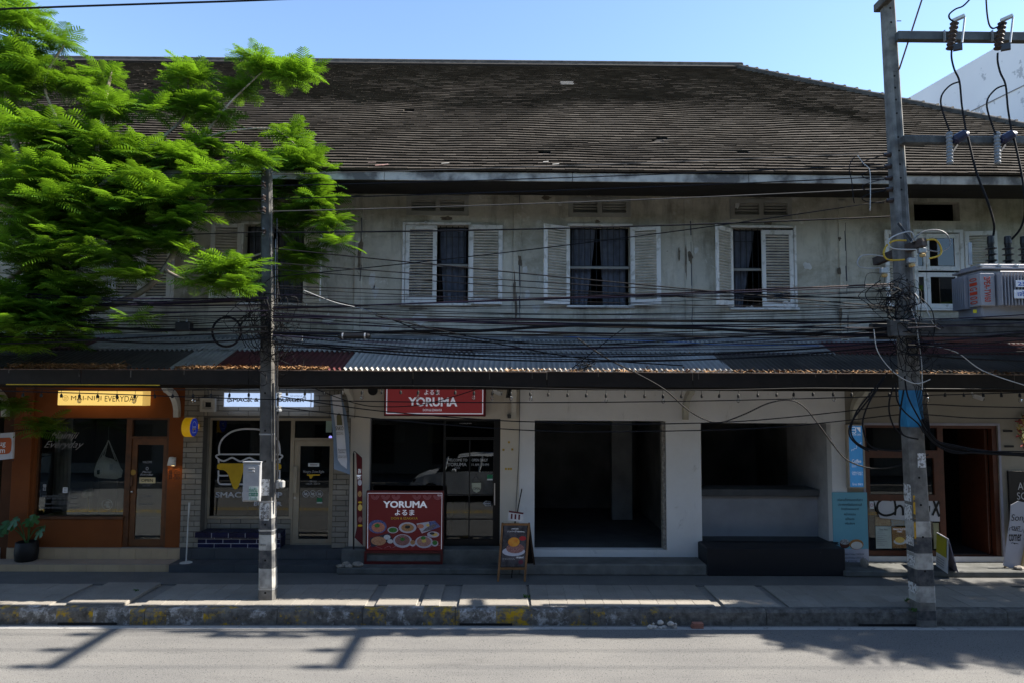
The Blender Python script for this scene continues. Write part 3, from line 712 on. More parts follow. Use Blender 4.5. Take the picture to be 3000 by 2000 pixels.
df = part('door_frame', wall_holes(MB(), hd[0], hd[1], hd[2], hd[3], FY+.03, FY+.14, [(hd[0]+.10, hd[1]-.055, hd[2]+.01, tz-.02), (hd[0]+.10, hd[1]-.055, tz+.025, hd[3]-.04)]), WOOD, osh)
part('transom_pane', MB().box(hd[0]+.10, hd[1]-.055, FY+.09, FY+.096, tz+.025, hd[3]-.04), GLS, df)
dx0, dx1 = hd[0]+.105, hd[1]-.06
g0,g1,gz0,gz1 = RC(393,1302,470,1580,FY)
dr = part('door', wall_holes(MB(), dx0, dx1, hd[2]+.012, tz-.022, FY+.06, FY+.11, [(g0,g1,gz0,gz1)]), M('door_wood', (.15,.055,.016), .45, (.085,.032,.012), sc=5, bump=.15, spec=.45), osh)
part('pane', MB().box(g0-.01,g1+.01,FY+.08,FY+.086,gz0-.01,gz1+.01), GLS, dr)
part('knob', MB().lathe([(.0,-.05),(.022,-.045),(.026,-.025),(.012,-.015),(.012,.0)], (P(384,1440,FY).x,FY+.06,P(384,1440,FY).z), 10, 'Y').smooth(), METAL, dr)
part('door_disc', MB().lathe([(.052,-.012),(.055,-.008),(.055,0)], (P(386,1383,FY).x,FY+.059,P(386,1383,FY).z), 18, 'Y'), M('brass', (.45,.26,.05), .4, bump=0), dr)
part('pull_bar', MB().bbox(P(382,1415,FY).x-.02, P(382,1415,FY).x+.02, FY+.02, FY+.06, P(382,1425,FY).z, P(382,1393,FY).z, .01), WOOD, dr)
yG = FY+.09
txt('WELCOME', 418,1349,445,1355, yG-.012, GREYW, dr, keep=False)
ring('emblem', 431,1371,3.5,4,1.2, yG-.012, GREYW, dr)
txt('Mainiji\nEveryday', 411,1378,449,1393, yG-.012, GREYW, dr, shear=.35, keep=False)
txt('OPEN EVERYDAY\n10AM - 6PM', 411,1414,446,1423, yG-.012, FAINT, dr, keep=False)
txt('MAINIJI EVERYDAY', 408,1450,445,1455, yG-.012, FAINT, dr, keep=False)
txt('CRAFTED IN CHIANG MAI', 407,1473,444,1477, yG-.012, FAINT, dr, keep=False)
yW = FY+.092
txt('Mainiji\nEveryday', 130,1264,246,1316, yW, FAINT, wz, shear=.55, keep=False)
txt('毎\n日', 125,1416,136,1436, yW, GREYW, wz, keep=False, bold=.015)
txt('MAINIJI\nTHERE BEAUTY FOR WHAT WE\'RE PART OF,\nA CRAFT WHO DARE WHAT WE CRAFT', 124,1443,232,1461, yW, FAINT, wz, keep=False)
txt('DESIGN FOR EVERYDAY\nTHOUGHTFULLY DEVELOPED EVERYDAY\n\nCRAFTED FOR EVERYDAY LIFESTYLE EST 2019', 124,1466,232,1488, yW, FAINT, wz, keep=False)
x0,x1,z0,z1 = RC(184,1426,198,1442,yW); part('sticker', MB().box(x0,x1,yW-.002,yW,z0,z1), WHT, wz)
for z in range(3): flat('sticker_print', 187,1429+z*4,195,1430+z*4, yW-.004, INK, wz, d=.001)
for nm, (a,b,c,d) in (('inner',(0,0,0,0)),): pass
# sign, open plate, wall lamp, wall lettering
sb = thing('sign', P(298,1186,13.75), 'glowing yellow light box sign reading MAI-NI-JI EVERYDAY on the orange shop', 'sign')
YS = M('sign_yellow', (.75,.60,.22), .5, bump=0, emit=.30, ecol=(1.0,.66,.175)); YSD = M('sign_yellow_side', (.6,.45,.15), .5, bump=0, emit=.18, ecol=(1,.62,.16))
x0,x1,z0,z1 = RC(169,1144,426,1186,13.75)
part('light_box', MB().bbox(x0,x1,13.75,FY-.052,z0,z1,.006), YS, sb)
part('end_cap', MB().box(x1-.002-.05,x1+.004,13.745,FY-.06,z0-.003,z1+.003), YSD, sb)
txt('MAI-NI-JI', 208,1158,297,1175, 13.746, INK, sb, keep=False); txt('EVERYDAY', 307,1158,405,1175, 13.746, INK, sb, keep=False)
ring('emblem_ring', 192,1165,8,8,1.0,13.746, M('sign_brown', (.45,.28,.06), .6, bump=0), sb); txt('毎日\n毎日', 188,1160,197,1170,13.746, MATS['sign_brown'], sb)
op = thing('open_plate', P(431,1414,yG-.02), 'small cream OPEN plate on the glass of the brown wooden door', 'sign')
flat('plate', 408,1397,455,1414, yG-.022, M('cream_plate', (.62,.52,.30), .6, bump=0), op, d=.006); txt('OPEN', 414,1401,448,1410, yG-.0245, INK, op, bold=.012, keep=False)
wl = thing('wall_lamp', P(505,1364,FY), 'small white cone wall lamp beside the brown wooden door', 'lamp')
c = P(502,1350,FY-.12); part('shade', MB().lathe([(.035,.085),(.045,.08),(.075,-.075),(.07,-.075),(.04,.07)], c, 16).smooth(), M('lamp_white', (.7,.68,.62), .5, bump=0), wl)
part('mount', MB().bbox(P(507,1350,FY).x, P(516,1350,FY).x, FY-.07, FY-.002, P(505,1363,FY).z, P(505,1338,FY).z, .006), MATS['lamp_white'], wl)
part('bulb', MB().lathe([(.005,-.06),(.03,-.045),(.03,-.02),(.012,.02)], c, 10).smooth(), M('lamp_glow', (1,.8,.5), .5, bump=0, emit=14, ecol=(1,.62,.25)), wl)
kn = thing('wall_lettering', P(510,1402,FY), 'black kanji and opening hour lettering on the orange wall below the lamp', 'lettering')
txt('毎\n日', 494,1375,505,1402, FY-.003, INK, kn, keep=False, bold=.015)
for k,(a,b) in enumerate(((514,1384),(523,1384),(513,1398),(522,1398))): ring('circle', a,b,4,4,1,FY-.003,INK,kn)
txt('OPEN', 512,1375,521,1378, FY-.003, INK, kn, keep=False); txt('DAILY', 512,1389,521,1392, FY-.003, INK, kn, keep=False)
# display inside the window
tb = thing('tote_bag', P(312,1405,14.45), 'pale knitted tote bag hanging behind the window of the orange shop', 'bag')
BAG = M('knit_cloth', (.82,.80,.75), .95, (.58,.54,.50), sc=60, bump=.6, bsc=90)
Yb = 14.45; outline = [(302,1330),(312,1338),(330,1342),(344,1352),(354,1368),(360,1376),(356,1396),(340,1402),(312,1400),(288,1398),(276,1392),(276,1376),(284,1352),(294,1340)]
mb = MB(); cc = P(318,1372,Yb-.09); fr = [P(a,b,Yb) for a,b in outline]
n = len(fr); ringm = [cc + (p-cc)*.6 + Vector((0,-.0,0)) for p in fr]; 
for p in ringm: p.y = Yb-.08
mb.add(fr + ringm + [cc], [(i,(i+1)%n,n+(i+1)%n,n+i) for i in range(n)] + [(n+i,n+(i+1)%n,2*n) for i in range(n)]); mb.smooth(); part('bag_body', mb, BAG, tb)
for a, b in (((317,1288),(298,1338)),((317,1288),(306,1334)),((318,1288),(338,1346)),((318,1288),(352,1366)),((317,1290),(286,1350))):
    part('strap', MB().tube([P(*a,Yb-.02),P(*b,Yb-.05)], .008, 5), BAG, tb)
part('hook_cord', MB().tube([P(319,1246,Yb),P(317,1290,Yb-.02)], .003, 4), M('cord_pale', (.4,.38,.34), .9, bump=0), tb)
flat('bag_label', 321,1358,330,1374, Yb-.115, GREYW, tb); flat('bag_label', 284,1375,292,1388, Yb-.095, M('label_green', (.05,.07,.05), .8, bump=0), tb)
dp = thing('emblem_board', P(308,1512,14.5), 'black display panel with a white round pebble emblem inside the orange shop', 'sign board')
x0,x1,z0,z1 = RC(288,1380,342,1510,14.5); part('board', MB().bbox(x0,x1,14.5,14.53,fS[3],z1,.006), BLACK, dp)
ring('emblem_ring', 314,1476,15,15,2.0,14.496,WHT,dp); 
for (a,b,r_) in ((316,1470,7),(312,1477,8),(316,1483,6)): ell('pebble', a,b,r_,3.2,14.496,WHT,dp)
fl = thing('table_lamp', P(257,1508,14.4), 'rattan shaded lamp on a thin stand inside the orange shop window', 'lamp')
c = P(257,1443,14.4); part('shade', MB().lathe([(.03,.07),(.09,.05),(.11,-.02),(.1,-.07)], c, 18).smooth(), M('rattan', (.40,.36,.28), .9, sc=40), fl)
part('stand', MB().tube([c, P(261,1506,14.4)], .008, 6), M('pale_wood', (.5,.38,.2), .7), fl)
part('base', MB().bbox(P(232,1506,14.4).x, P(275,1506,14.4).x, 14.3, 14.5, P(250,1510,14.4).z, P(250,1506,14.4).z, .004), MATS['pale_wood'], fl)
ds = thing('display_table', P(230,1512,14.6), 'low pale display ledge behind the window of the orange shop', 'table')
part('top', MB().bbox(hw[0]+.05,hw[1]-.1,14.25,14.75,hw[2]-.0,hw[2]+.03,.006), MATS['pale_wood'], ds)
for s_ in (hw[0]+.1, hw[1]-.15): part('leg', MB().box(s_, s_+.05, 14.3, 14.7, fS[3], hw[2]-.001), MATS['pale_wood'], ds)
cu = thing('curtain', P(180,1510,14.9), 'grey hanging cloth inside the orange shop window', 'curtain')
vs = []; a, b = P(165,1225,14.9), P(200,1500,14.9)
for j in range(2):
    for i in range(15): vs.append((a.x+(b.x-a.x)*i/14, 14.9+.02*math.sin(i*1.9), (b.z, a.z)[j]))
part('cloth', MB().add(vs, [(i,i+1,16+i,15+i) for i in range(14)]).smooth(), M('grey_cloth', (.30,.30,.30), .9, bump=0), cu)
# beige tiled steps
Y2,z1,Y1,z2 = fS
BEI = M('beige_tile', (.47,.345,.215), .55, (.41,.30,.19), sc=3, bump=.05, rnd=.1, spec=.4); GRT = M('grout', (.25,.22,.18), .9)
st = thing('step', ((xL+xR)/2, Y1, 0), 'two beige tiled steps below the orange shopfront', 'step')
xe1, xe2 = P(527,1620,Y1).x, P(497,1662,Y2).x
part('core', MB().box(-15, xe2-.004, Y2+.012, Y1+.012, 0, z1-.012).box(P(18,1620,Y1).x, xe1-.004, Y1+.0125, FY, 0, z2-.012), GRT, st)
def tiled(name, x0, x1, y, z0, z1, tw, mat, parent, gap=.004, off=0, d=.012):
    x = x0 - off
    while x < x1-.01:
        a, b = max(x, x0), min(x+tw, x1)
        if b-a > .02: part(name, MB().bbox(a+gap/2, b-gap/2, y, y+d, z0, z1, .002), mat, parent)
        x += tw
tiled('riser_tile', -10.6, xe2, Y2, .0, z1-.013, .305, BEI, st, off=.1); tiled('riser_tile', P(18,1620,Y1).x, xe1, Y1, z1, z2-.013, .315, BEI, st)
tiled('tread_tile', -10.6, xe2, Y2, z1-.012, z1, .42, M('beige_tread', (.33,.255,.20), .6, (.28,.22,.17)), st, d=Y1-Y2); tiled('tread_tile', P(18,1620,Y1).x, xe1, Y1, z2-.012, z2-.001, .42, MATS['beige_tread'], st, d=FY-Y1-.004)
pl = M('plinth_panel', (.40,.40,.42), .8)

# ---------------- brick shop
bS = steps(760, 1676, 1653, 1637, 1605)
bx0, bx1 = xR, P(1024,1400,FY).x; RY = FY+.28
bsh = thing('shopfront', ((bx0+bx1)/2, FY, 0), 'grey brick shopfront with a burger drawing on the window and beige framed door', 'shopfront', None)
BRK = M('taupe_brick', (.26,.238,.20), .85, (.20,.182,.152), sc=3, bump=.4, rnd=.22); MOR = M('mortar', (.10,.092,.08), .95)
po = RC(591,1223,975,1603,FY); po = (po[0], po[1], bS[3], po[3])
part('mortar_wall', wall_holes(MB(), bx0+.002, bx1-.002, bS[3], WTOP, FY, FY+.2, [po]), MOR, bsh)
bh, bl, jt = .1035, .405, .012
def brickfield(x0, x1, z0, z1, y, parent, zb):
    k = 0; z = zb
    while z < z1:
        if z + bh*.5 > z0:
            x = x0 - (.5*bl if k % 2 else 0) - .13
            while x < x1:
                a, b = max(x, x0), min(x+bl, x1); c, d = max(z, z0), min(z+bh, z1)
                if b-a > .05 and d-c > .03:
                    yy = y - random.uniform(.012,.017)
                    part('brick', MB().bbox(a+jt/2, b-jt/2, yy, y+.02, c+jt/2, d-jt/2, .005), BRK, parent)
                x += bl
        z += bh; k += 1
zt = GZ0 + .12
brickfield(bx0, po[0], bS[3], zt, FY, bsh, bS[3]); brickfield(po[1], bx1, bS[3], zt, FY, bsh, bS[3]); brickfield(po[0], po[1], po[3], zt, FY, bsh, bS[3])
# the recess: brick reveal, frame, window, door
mb = MB(); z = bS[3]; k = 0
part('reveal', MB().box(po[0]-.1, po[0]-.002, FY+.2, RY+.1, bS[3], po[3]).box(po[1]+.002, po[1]+.1, FY+.2, RY+.1, bS[3], po[3]).box(po[0]-.1, po[1]+.1, FY+.2, RY+.1, po[3]+.002, po[3]+.1), BRK, bsh)
FRM = M('taupe_frame', (.36,.305,.225), .5, (.31,.26,.19), sc=4, bump=.05, spec=.4)
w0 = RC(608,1223,856,1518,RY); d0 = RC(856,1223,975,1599,RY)
zb = w0[2]; xm = w0[1]; ztop = min(w0[3], d0[3]); xw0, xd1 = po[0]+.005, po[1]-.005
part('panel_wall', MB().box(xw0, xm+.03, RY+.03, RY+.14, bS[3], zb), MOR, bsh); brickfield(xw0, xm+.03, bS[3], zb-.001, RY+.03, bsh, bS[3])
wn_ = part('window', wall_holes(MB(), xw0, xm, zb, ztop, RY, RY+.07, [(w0[0]+.055, xm-.045, zb+.05, ztop-.05)]), FRM, bsh)
part('pane', MB().box(w0[0]+.05, xm-.04, RY+.035, RY+.041, zb+.045, ztop-.045), GLD, wn_)
tz = P(915,1285,RY).z
df = part('door_frame', wall_holes(MB(), xm, xd1, bS[3], ztop, RY-.005, RY+.075, [(xm+.03, xd1-.02, bS[3]+.02, tz-.025), (xm+.03, xd1-.02, tz+.025, ztop-.05)]), FRM, bsh)
part('transom_pane', MB().box(xm+.03, xd1-.02, RY+.035, RY+.041, tz+.025, ztop-.05), GLD, df)
g = RC(876,1305,963,1578,RY)
dr = part('door', wall_holes(MB(), xm+.034, xd1-.024, bS[3]+.025, tz-.03, RY+.01, RY+.06, [g]), FRM, bsh)
part('pane', MB().box(g[0]-.01,g[1]+.01,RY+.032,RY+.038,g[2]-.01,g[3]+.01), GLD, dr)
part('pull_bar', strip(858,1365,870,1444,RY-.05,.04,.006), M('taupe_handle', (.42,.36,.27), .5), dr)
part('lock', MB().lathe([(.02,-.02),(.026,-.012),(.026,.0)], (P(864,1457,RY).x,RY+.009,P(864,1457,RY).z), 12, 'Y'), METAL, dr)
room(bsh, bx0+.06, bx1-.06, bS[3], 3.15, RY+.141, 17.5)
yG = RY+.03
txt('Hungry, Done Right.', 888,1376,950,1386, yG, GREYW, dr, shear=.25, keep=False, bold=.006)
poly('cheese_mark', [(899,1388),(937,1388),(938,1391),(918,1392),(912,1400),(908,1400),(905,1392),(899,1391)], yG, YEL, dr)
txt('OPEN DAILY', 907,1406,928,1411, yG, GREYW, dr, keep=False); txt('11:00 A.M. - 10:00 P.M.', 896,1413,938,1418, yG, GREYW, dr, keep=False)
flat('notice', 903,1355,935,1365, yG-.002, WHT, dr); flat('notice_print', 908,1359,930,1361, yG-.004, INK, dr, d=.001)
for k, a in enumerate((896, 916, 936)):
    ring('ban_circle', a,1445,9,9.5,1.4,yG,GREYW,dr); stroke('ban_bar', [(a-6,1439),(a+6,1451)],1.2,yG-.001,GREYW,dr,smooth=0)
    poly('ban_icon', [(a-5,1447),(a-4,1442),(a-1,1443),(a+3,1441),(a+5,1444),(a+4,1449),(a-3,1449)], yG+.0005, GREYW, dr, d=.001)
flat('sticker', 928,1457,944,1470, yG-.002, M('sticker_green', (.02,.22,.10), .6, bump=0), dr); flat('sticker_base', 928,1469,944,1472.5, yG-.004, WHT, dr, d=.001)
flat('paper_note', 955,1231,972,1265, RY+.028, M('mint_paper', (.42,.56,.48), .8, bump=0), df)
ell('glow_dot', 968,1279,5,4.5, RY+.026, M('violet_glow', (.3,.28,.8), .5, bump=0, emit=.35, ecol=(.35,.33,1)), df)
# the drawn burger
q = lambda a, b: (500 + a*.2381, 1080 + b*.2381)
yW = RY+.03; WLINE = M('burger_white', (.62,.63,.68), .6, bump=0)
stroke('bun_line', [q(*p) for p in ((597,1040),(597,950),(640,855),(740,775),(850,742),(960,735),(1100,745),(1230,790),(1325,890),(1345,1040))], 5.2, yW, WLINE, wn_)
stroke('bun_base_line', [q(590,1047), q(1350,1047)], 4.6, yW-.001, WLINE, wn_, smooth=0)
stroke('lettuce_line', [q(*p) for p in ((600,1047),(556,1068),(590,1105),(650,1130),(700,1112),(755,1088),(805,1110),(855,1133),(905,1115),(965,1090),(1020,1112),(1075,1133),(1125,1120),(1180,1095),(1235,1090),(1290,1112),(1345,1102),(1378,1068),(1340,1047))], 4.8, yW+.001, WLINE, wn_)
poly('cheese', [q(*p) for p in ((600,1158),(1330,1158),(1362,1180),(1362,1215),(1330,1238),(898,1240),(880,1300),(858,1380),(838,1440),(815,1472),(795,1478),(775,1470),(755,1430),(735,1370),(710,1300),(685,1262),(650,1240),(600,1238),(572,1218),(572,1178))], yW, YEL, wn_)
stroke('side_line', [q(*p) for p in ((588,1110),(592,1155))], 5, yW, WLINE, wn_, smooth=0); stroke('side_line', [q(*p) for p in ((1345,1105),(1340,1155))], 5, yW, WLINE, wn_, smooth=0)
stroke('patty_line', [q(*p) for p in ((588,1245),(588,1290),(600,1308),(708,1308))], 4.8, yW, WLINE, wn_); stroke('bottom_bun_line', [q(*p) for p in ((590,1308),(582,1370),(600,1408),(650,1415),(745,1415))], 5, yW+.001, WLINE, wn_)
stroke('bottom_bun_line', [q(*p) for p in ((842,1415),(1280,1415),(1325,1395),(1340,1330),(1340,1240))], 5, yW, WLINE, wn_, smooth=2)
txt('SMACK & JUMP', 631,1440,827,1461, yW, WLINE, wn_, bold=.032, keep=False); txt('BURGER', 743,1468,825,1480, yW, WLINE, wn_, bold=.032, keep=False, shear=.1)
sb = thing('sign', P(784,1191,13.78), 'glowing white light box sign reading SMACK & JUMP BURGER on grey brick', 'sign')
BS = M('sign_bluewhite', (.6,.66,.78), .5, bump=0, emit=.30, ecol=(.50,.67,1.0))
x0,x1,z0,z1 = RC(656,1149,911,1191,13.78); part('light_box', MB().bbox(x0,x1,13.78,FY-.02,z0,z1,.006), BS, sb)
part('rim', wall_holes(MB(), x0-.006,x1+.006,z0-.006,z1+.006,13.774,13.79,[(x0+.006,x1-.006,z0+.006,z1-.006)]), M('rim_white', (.7,.72,.76), .5, bump=0), sb)
txt('SMACK & JUMP BURGER', 672,1164,892,1179, 13.772, INK, sb, bold=.03, keep=False); txt('สแม็ค แอนด์ จัมพ์ เบอร์', 850,1155,886,1160, 13.776, INK, sb, keep=False)
vt = thing('exhaust_vent', P(607,1205,FY), 'square beige exhaust vent on the grey brick wall beside the white sign', 'vent')
x0,x1,z0,z1 = RC(586,1164,629,1205,13.9)
part('frame', wall_holes(MB(), x0,x1,z0,z1,13.9,FY-.016,[(x0+.05,x1-.05,z0+.055,z1-.05)]), M('vent_beige', (.45,.42,.36), .7), vt)
part('flap', wall_holes(MB(), x0+.052,x1-.052,z0+.057,z1-.052,13.93,13.97,[(x0+.085,x1-.085,z0+.095,z1-.085)]), MATS['vent_beige'], vt); part('hole', MB().box(x0+.06,x1-.06,13.975,13.98,z0+.06,z1-.06), BLACK, vt)
rs = thing('blade_sign', P(575,1250,FY-.02), 'round blue and yellow blade sign with a small burger beside the brick shop', 'sign')
cc = P(556,1250,13.62); R_ = .182
BLU = M('sign_blue', (.018,.045,.36), .5, bump=0, emit=.05, ecol=(.02,.06,.6)); YLS = M('sign_yellow_rim', (.72,.42,.01), .5, bump=0, emit=.05, ecol=(1,.55,.01))
part('drum', MB().lathe([(R_,-.08),(R_+.004,-.075),(R_+.004,.075),(R_,.08)], cc, 32, 'X').smooth(), YLS, rs)
part('face', MB().lathe([(R_-.004,.0),(R_-.004,.004)], (cc.x+.081,cc.y,cc.z), 32, 'X'), BLU, rs)
part('arm', MB().bbox(cc.x-.03,cc.x+.03,cc.y+R_-.02,FY-.016,cc.z-.05,cc.z+.05,.008), YLS, rs)
xf = cc.x+.0865
def sstroke(pts, w, mat):
    q_ = catmull([Vector((xf, cc.y+a, cc.z+b)) for a, b in pts], 4); mb = MB(); vs = []
    for i,p in enumerate(q_):
        t_ = (q_[min(i+1,len(q_)-1)]-q_[max(i-1,0)]).normalized(); s_ = Vector((0,-t_.z,t_.y))*w/2; vs += [p+s_, p-s_]
    mb.add(vs, [(2*i,2*i+1,2*i+3,2*i+2) for i in range(len(q_)-1)]); part('burger_line', mb, mat, rs)
sstroke([(-.075,.015),(-.07,.07),(-.03,.105),(.03,.105),(.07,.07),(.075,.015),(-.075,.015)], .011, WHT); sstroke([(-.085,.0),(-.05,-.014),(-.02,.002),(.02,-.014),(.05,.002),(.085,-.01)], .011, WHT)
sstroke([(-.075,-.06),(-.07,-.1),(.07,-.1),(.075,-.06)], .011, WHT); sstroke([(-.08,-.035),(.08,-.035)], .02, YEL); sstroke([(-.035,-.04),(-.03,-.08)], .03, YEL)
# blue tiled bench
NAV = M('navy_glaze', (.005,.010,.052), .3, (.003,.006,.032), sc=6, bump=.02, spec=.15, rnd=.3); GRW = M('white_grout', (.55,.56,.6), .8, bump=0)
Yb2 = G(700, 1604, bS[3]).y; zt = P(690,1559,Yb2-.05).z; zm_ = P(690,1573,Yb2).z
bn = thing('bench', ((P(700,1604,Yb2)).x, Yb2, bS[3]), 'low navy blue tiled bench with white joints under the burger window', 'bench')
xa, xb_ = P(578,1590,Yb2).x, P(821,1590,Yb2).x; xs0, xs1 = P(570,1566,Yb2-.05).x, P(815,1566,Yb2-.05).x; back = RY+.01
part('core', MB().box(xa+.006, xb_-.006, Yb2+.006, back, bS[3], zm_).box(xs0+.006, xs1+.03, Yb2-.044, back, zm_, zt-.006), GRW, bn)
hrow = (zm_-bS[3])/2.35; k = 0; z = bS[3]
while z < zm_-.01:
    tiled('tile', xa, xb_, Yb2, z+.006, min(z+hrow, zm_)-.006, .33, NAV, bn, gap=.014, off=.16*(k%2), d=.008); z += hrow; k += 1
tiled('tile', xs0, xs1+.036, Yb2-.05, zm_+.003, zt-.003, .33, NAV, bn, gap=.014, d=.008)
for k in range(4):
    a = xs0 + k*(xs1+.036-xs0)/4; part('top_tile', MB().bbox(a+.003, a+(xs1+.036-xs0)/4-.003, Yb2-.048, back, zt-.006, zt, .002), NAV, bn)
for k in range(3):
    y0_ = Yb2+.008+k*(back-Yb2-.01)/3; part('side_tile', MB().bbox(xb_-.006, xb_, y0_+.003, y0_+(back-Yb2-.01)/3-.003, bS[3], zm_-.004, .002), NAV, bn); part('side_tile', MB().bbox(xs1+.03, xs1+.036, y0_-.03, y0_+(back-Yb2-.01)/3-.036, zm_+.004, zt-.007, .002), NAV, bn)
# dark grey tiled steps
Y2,z1,Y1,z2 = bS
SLT = M('slate_tile', (.062,.07,.08), .6, (.048,.054,.063), sc=3, bump=.05, rnd=.12, spec=.4); GRD = M('grey_grout', (.14,.14,.14), .9, bump=0)
st = thing('step', (P(760,1676,Y2).x, Y2, 0), 'two dark grey tiled steps below the brick shop', 'step')
xa1, xb1, xa2, xb2 = xe1+.002, P(1006,1620,Y1).x, xe2+.002, P(990,1665,Y2).x
part('core', MB().box(xa2, xb2-.003, Y2+.013, Y1+.012, 0, z1-.013).box(xa1, xb1-.003, Y1+.0125, RY-.02, 0, z2-.013), GRD, st)
tiled('riser_tile', xa2, xb2, Y2, 0, z1-.014, .42, SLT, st, d=.012); tiled('riser_tile', xa1, xb1, Y1, z1, z2-.014, .44, SLT, st, off=.2, d=.012)
tiled('tread_tile', xa2, xb2, Y2, z1-.0125, z1-.001, .6, SLT, st, d=Y1-Y2); tiled('tread_tile', xa1, xb1, Y1, z2-.0125, z2-.002, .6, SLT, st, d=RY-Y1-.03)
# ---------------- cream shop with the red signs
cS = steps(1250, 1682, 1664, 1650, 1608)
cx0, cx1 = bx1+.002, P(1521,1400,FY).x
csh = thing('shopfront', ((cx0+cx1)/2, FY, 0), 'cream plastered shopfront with black framed sliding glass door', 'shopfront', None)
CRM = M('cream_plaster', (.60,.55,.47), .85, (.52,.47,.40), sc=1.1, bump=.2)
ho = RC(1080,1225,1465,1610,FY); ho = (ho[0], ho[1], cS[3], ho[3])
part('wall', wall_holes(MB(), cx0, cx1, cS[3], WTOP, FY, FY+.22, [ho]), CRM, csh)
xd = P(1301,1400,FY).x; yk = FY+.10
fw = part('window', wall_holes(MB(), ho[0], xd, ho[2], ho[3], yk, yk+.06, [(ho[0]+.03, xd-.03, ho[2]+.06, ho[3]-.04)]), BLACK, csh)
part('pane', MB().box(ho[0]+.025, xd-.025, yk+.03, yk+.036, ho[2]+.05, ho[3]-.03), GLD, fw)
part('edge_trim', MB().bbox(ho[0]+.001, ho[0]+.012, FY+.02, yk-.001, ho[2]+.3, ho[3]-.01, .002), M('trim_grey', (.4,.4,.42), .6), fw)
zh = P(1380,1283,FY).z
df = part('door_frame', wall_holes(MB(), xd, ho[1], ho[2], ho[3], yk-.01, yk+.07, [(xd+.01, ho[1]-.13, ho[2]+.12, zh-.02), (xd+.01, ho[1]-.13, zh+.02, ho[3]-.05)]), BLACK, csh)
part('transom_pane', MB().box(xd+.01, ho[1]-.13, yk+.03, yk+.036, zh+.02, ho[3]-.05), GLD, df)
x1_ = ho[1]-.132; xm_ = P(1374,1450,FY).x
zs_ = [ho[2]+.122, P(1380,1522,FY).z, P(1380,1450,FY).z, zh-.022]
dr = part('door', wall_holes(MB(), xd+.012, x1_, zs_[0], zs_[3], yk, yk+.04, [(a, b, c+.012, d-.012) for a, b in ((xd+.02, xm_-.012), (xm_+.012, x1_-.01)) for c, d in zip(zs_[:-1], zs_[1:])]), BLACK, csh)
for a, b in ((xd+.02, xm_-.012), (xm_+.012, x1_-.01)):
    for c, d in zip(zs_[:-1], zs_[1:]): part('pane', MB().box(a, b, yk+.018, yk+.023, c+.012, d-.012), GLD, dr)
part('pull_bar', MB().tube([P(1449,1414,yk-.06), P(1449,1478,yk-.06)], .012, 8), METAL, dr)
for yy in (1420,1472): part('pull_mount', MB().tube([P(1449,yy,yk-.06), P(1449,yy,yk-.005)], .008, 6), METAL, dr)
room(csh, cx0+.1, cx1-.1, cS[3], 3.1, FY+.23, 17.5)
yG = yk+.012
txt('WELCOME TO', 1309,1342,1369,1350, yG, GREYW, dr, bold=.014, keep=False); txt('YORUMA', 1311,1354,1367,1364, yG, GREYW, dr, bold=.016, keep=False); txt('よるま', 1331,1366,1347,1371, yG, GREYW, dr, keep=False)
txt('OPEN DAILY', 1382,1342,1429,1350, yG, GREYW, dr, bold=.014, keep=False); txt('11 AM - 10 PM', 1382,1356,1432,1363, yG, GREYW, dr, bold=.014, keep=False)
flat('sticker', 1427,1389,1443,1403, yG-.002, MATS['sticker_green'], dr); flat('sticker_base', 1427,1401,1443,1405, yG-.004, WHT, dr, d=.001)
stroke('arrow', [(1418,1473),(1437,1473)], 2.2, yG, GREYW, dr, smooth=0); stroke('arrow_head', [(1424,1466),(1415,1473),(1424,1480)], 2.2, yG-.001, GREYW, dr, smooth=0)
txt('เลื่อน', 1421,1464,1438,1470, yG, GREYW, dr, keep=False); txt('SLIDE', 1421,1476,1439,1481, yG, GREYW, dr, bold=.015, keep=False)
txt('YORUMA', 1345,1237,1382,1240, yk+.02, GREYW, df, keep=False)
# things in the dim room
GB = M('dim_green', (.16,.22,.20), .9, bump=0); YB = M('dim_yellow', (.30,.24,.08), .9, bump=0)
for i,(a,b,c,d,m_) in enumerate(((1103,1241,1186,1295,GB),(1254,1243,1290,1297,YB),(1306,1251,1328,1299,YB),(1100,1297,1142,1322,WARMD))):
    x0,x1,z0,z1 = RC(a,b,c,d,15.2); solo('wall_board', MB().bbox(x0,x1,15.2,15.23,z0,z1,.004), m_, ('pale green board hanging inside the cream shop','wide yellow board hanging inside the cream shop','narrow yellow board hanging inside the cream shop','dim brown board below the pale green one in the cream shop')[i], 'board')
stl = thing('stool', (P(1345,1550,15.3).x, 15.3, cS[3]), 'yellow metal stool standing behind the sliding glass door', 'stool')
ym = M('stool_yellow', (.35,.28,.04), .5); sx_, sy_ = P(1345,1550,15.3).x, 15.3
part('seat', MB().bbox(sx_-.16,sx_+.16,sy_-.16,sy_+.16,cS[3]+.72,cS[3]+.75,.008), ym, stl)
for a,b in ((-1,-1),(1,-1),(1,1),(-1,1)): part('leg', MB().bar((sx_+a*.13,sy_+b*.13,cS[3]+.72),(sx_+a*.2,sy_+b*.2,cS[3]), .035), ym, stl)
# plinth and step
Y2,z1,Y1,z2 = cS
CON = M('step_concrete', (.125,.128,.125), .9, (.08,.083,.08), sc=4, bump=.5, lo=.35, hi=.65)
st = thing('step', (P(1250,1682,Y2).x, Y2, 0), 'worn grey concrete step below the cream shop', 'step')
part('upper_step', MB().bbox(xb1+.003, cx1, Y1, FY-.001, 0, z2-.001, .012), CON, st)
part('lower_step', MB().bbox(xb2+.003, P(1464,1672,Y2).x, Y2, Y1-.001, 0, z1, .015), CON, st)
part('door_sill', MB().box(ho[0], ho[1], FY, FY+.24, z2-.08, z2-.002), CON, st)
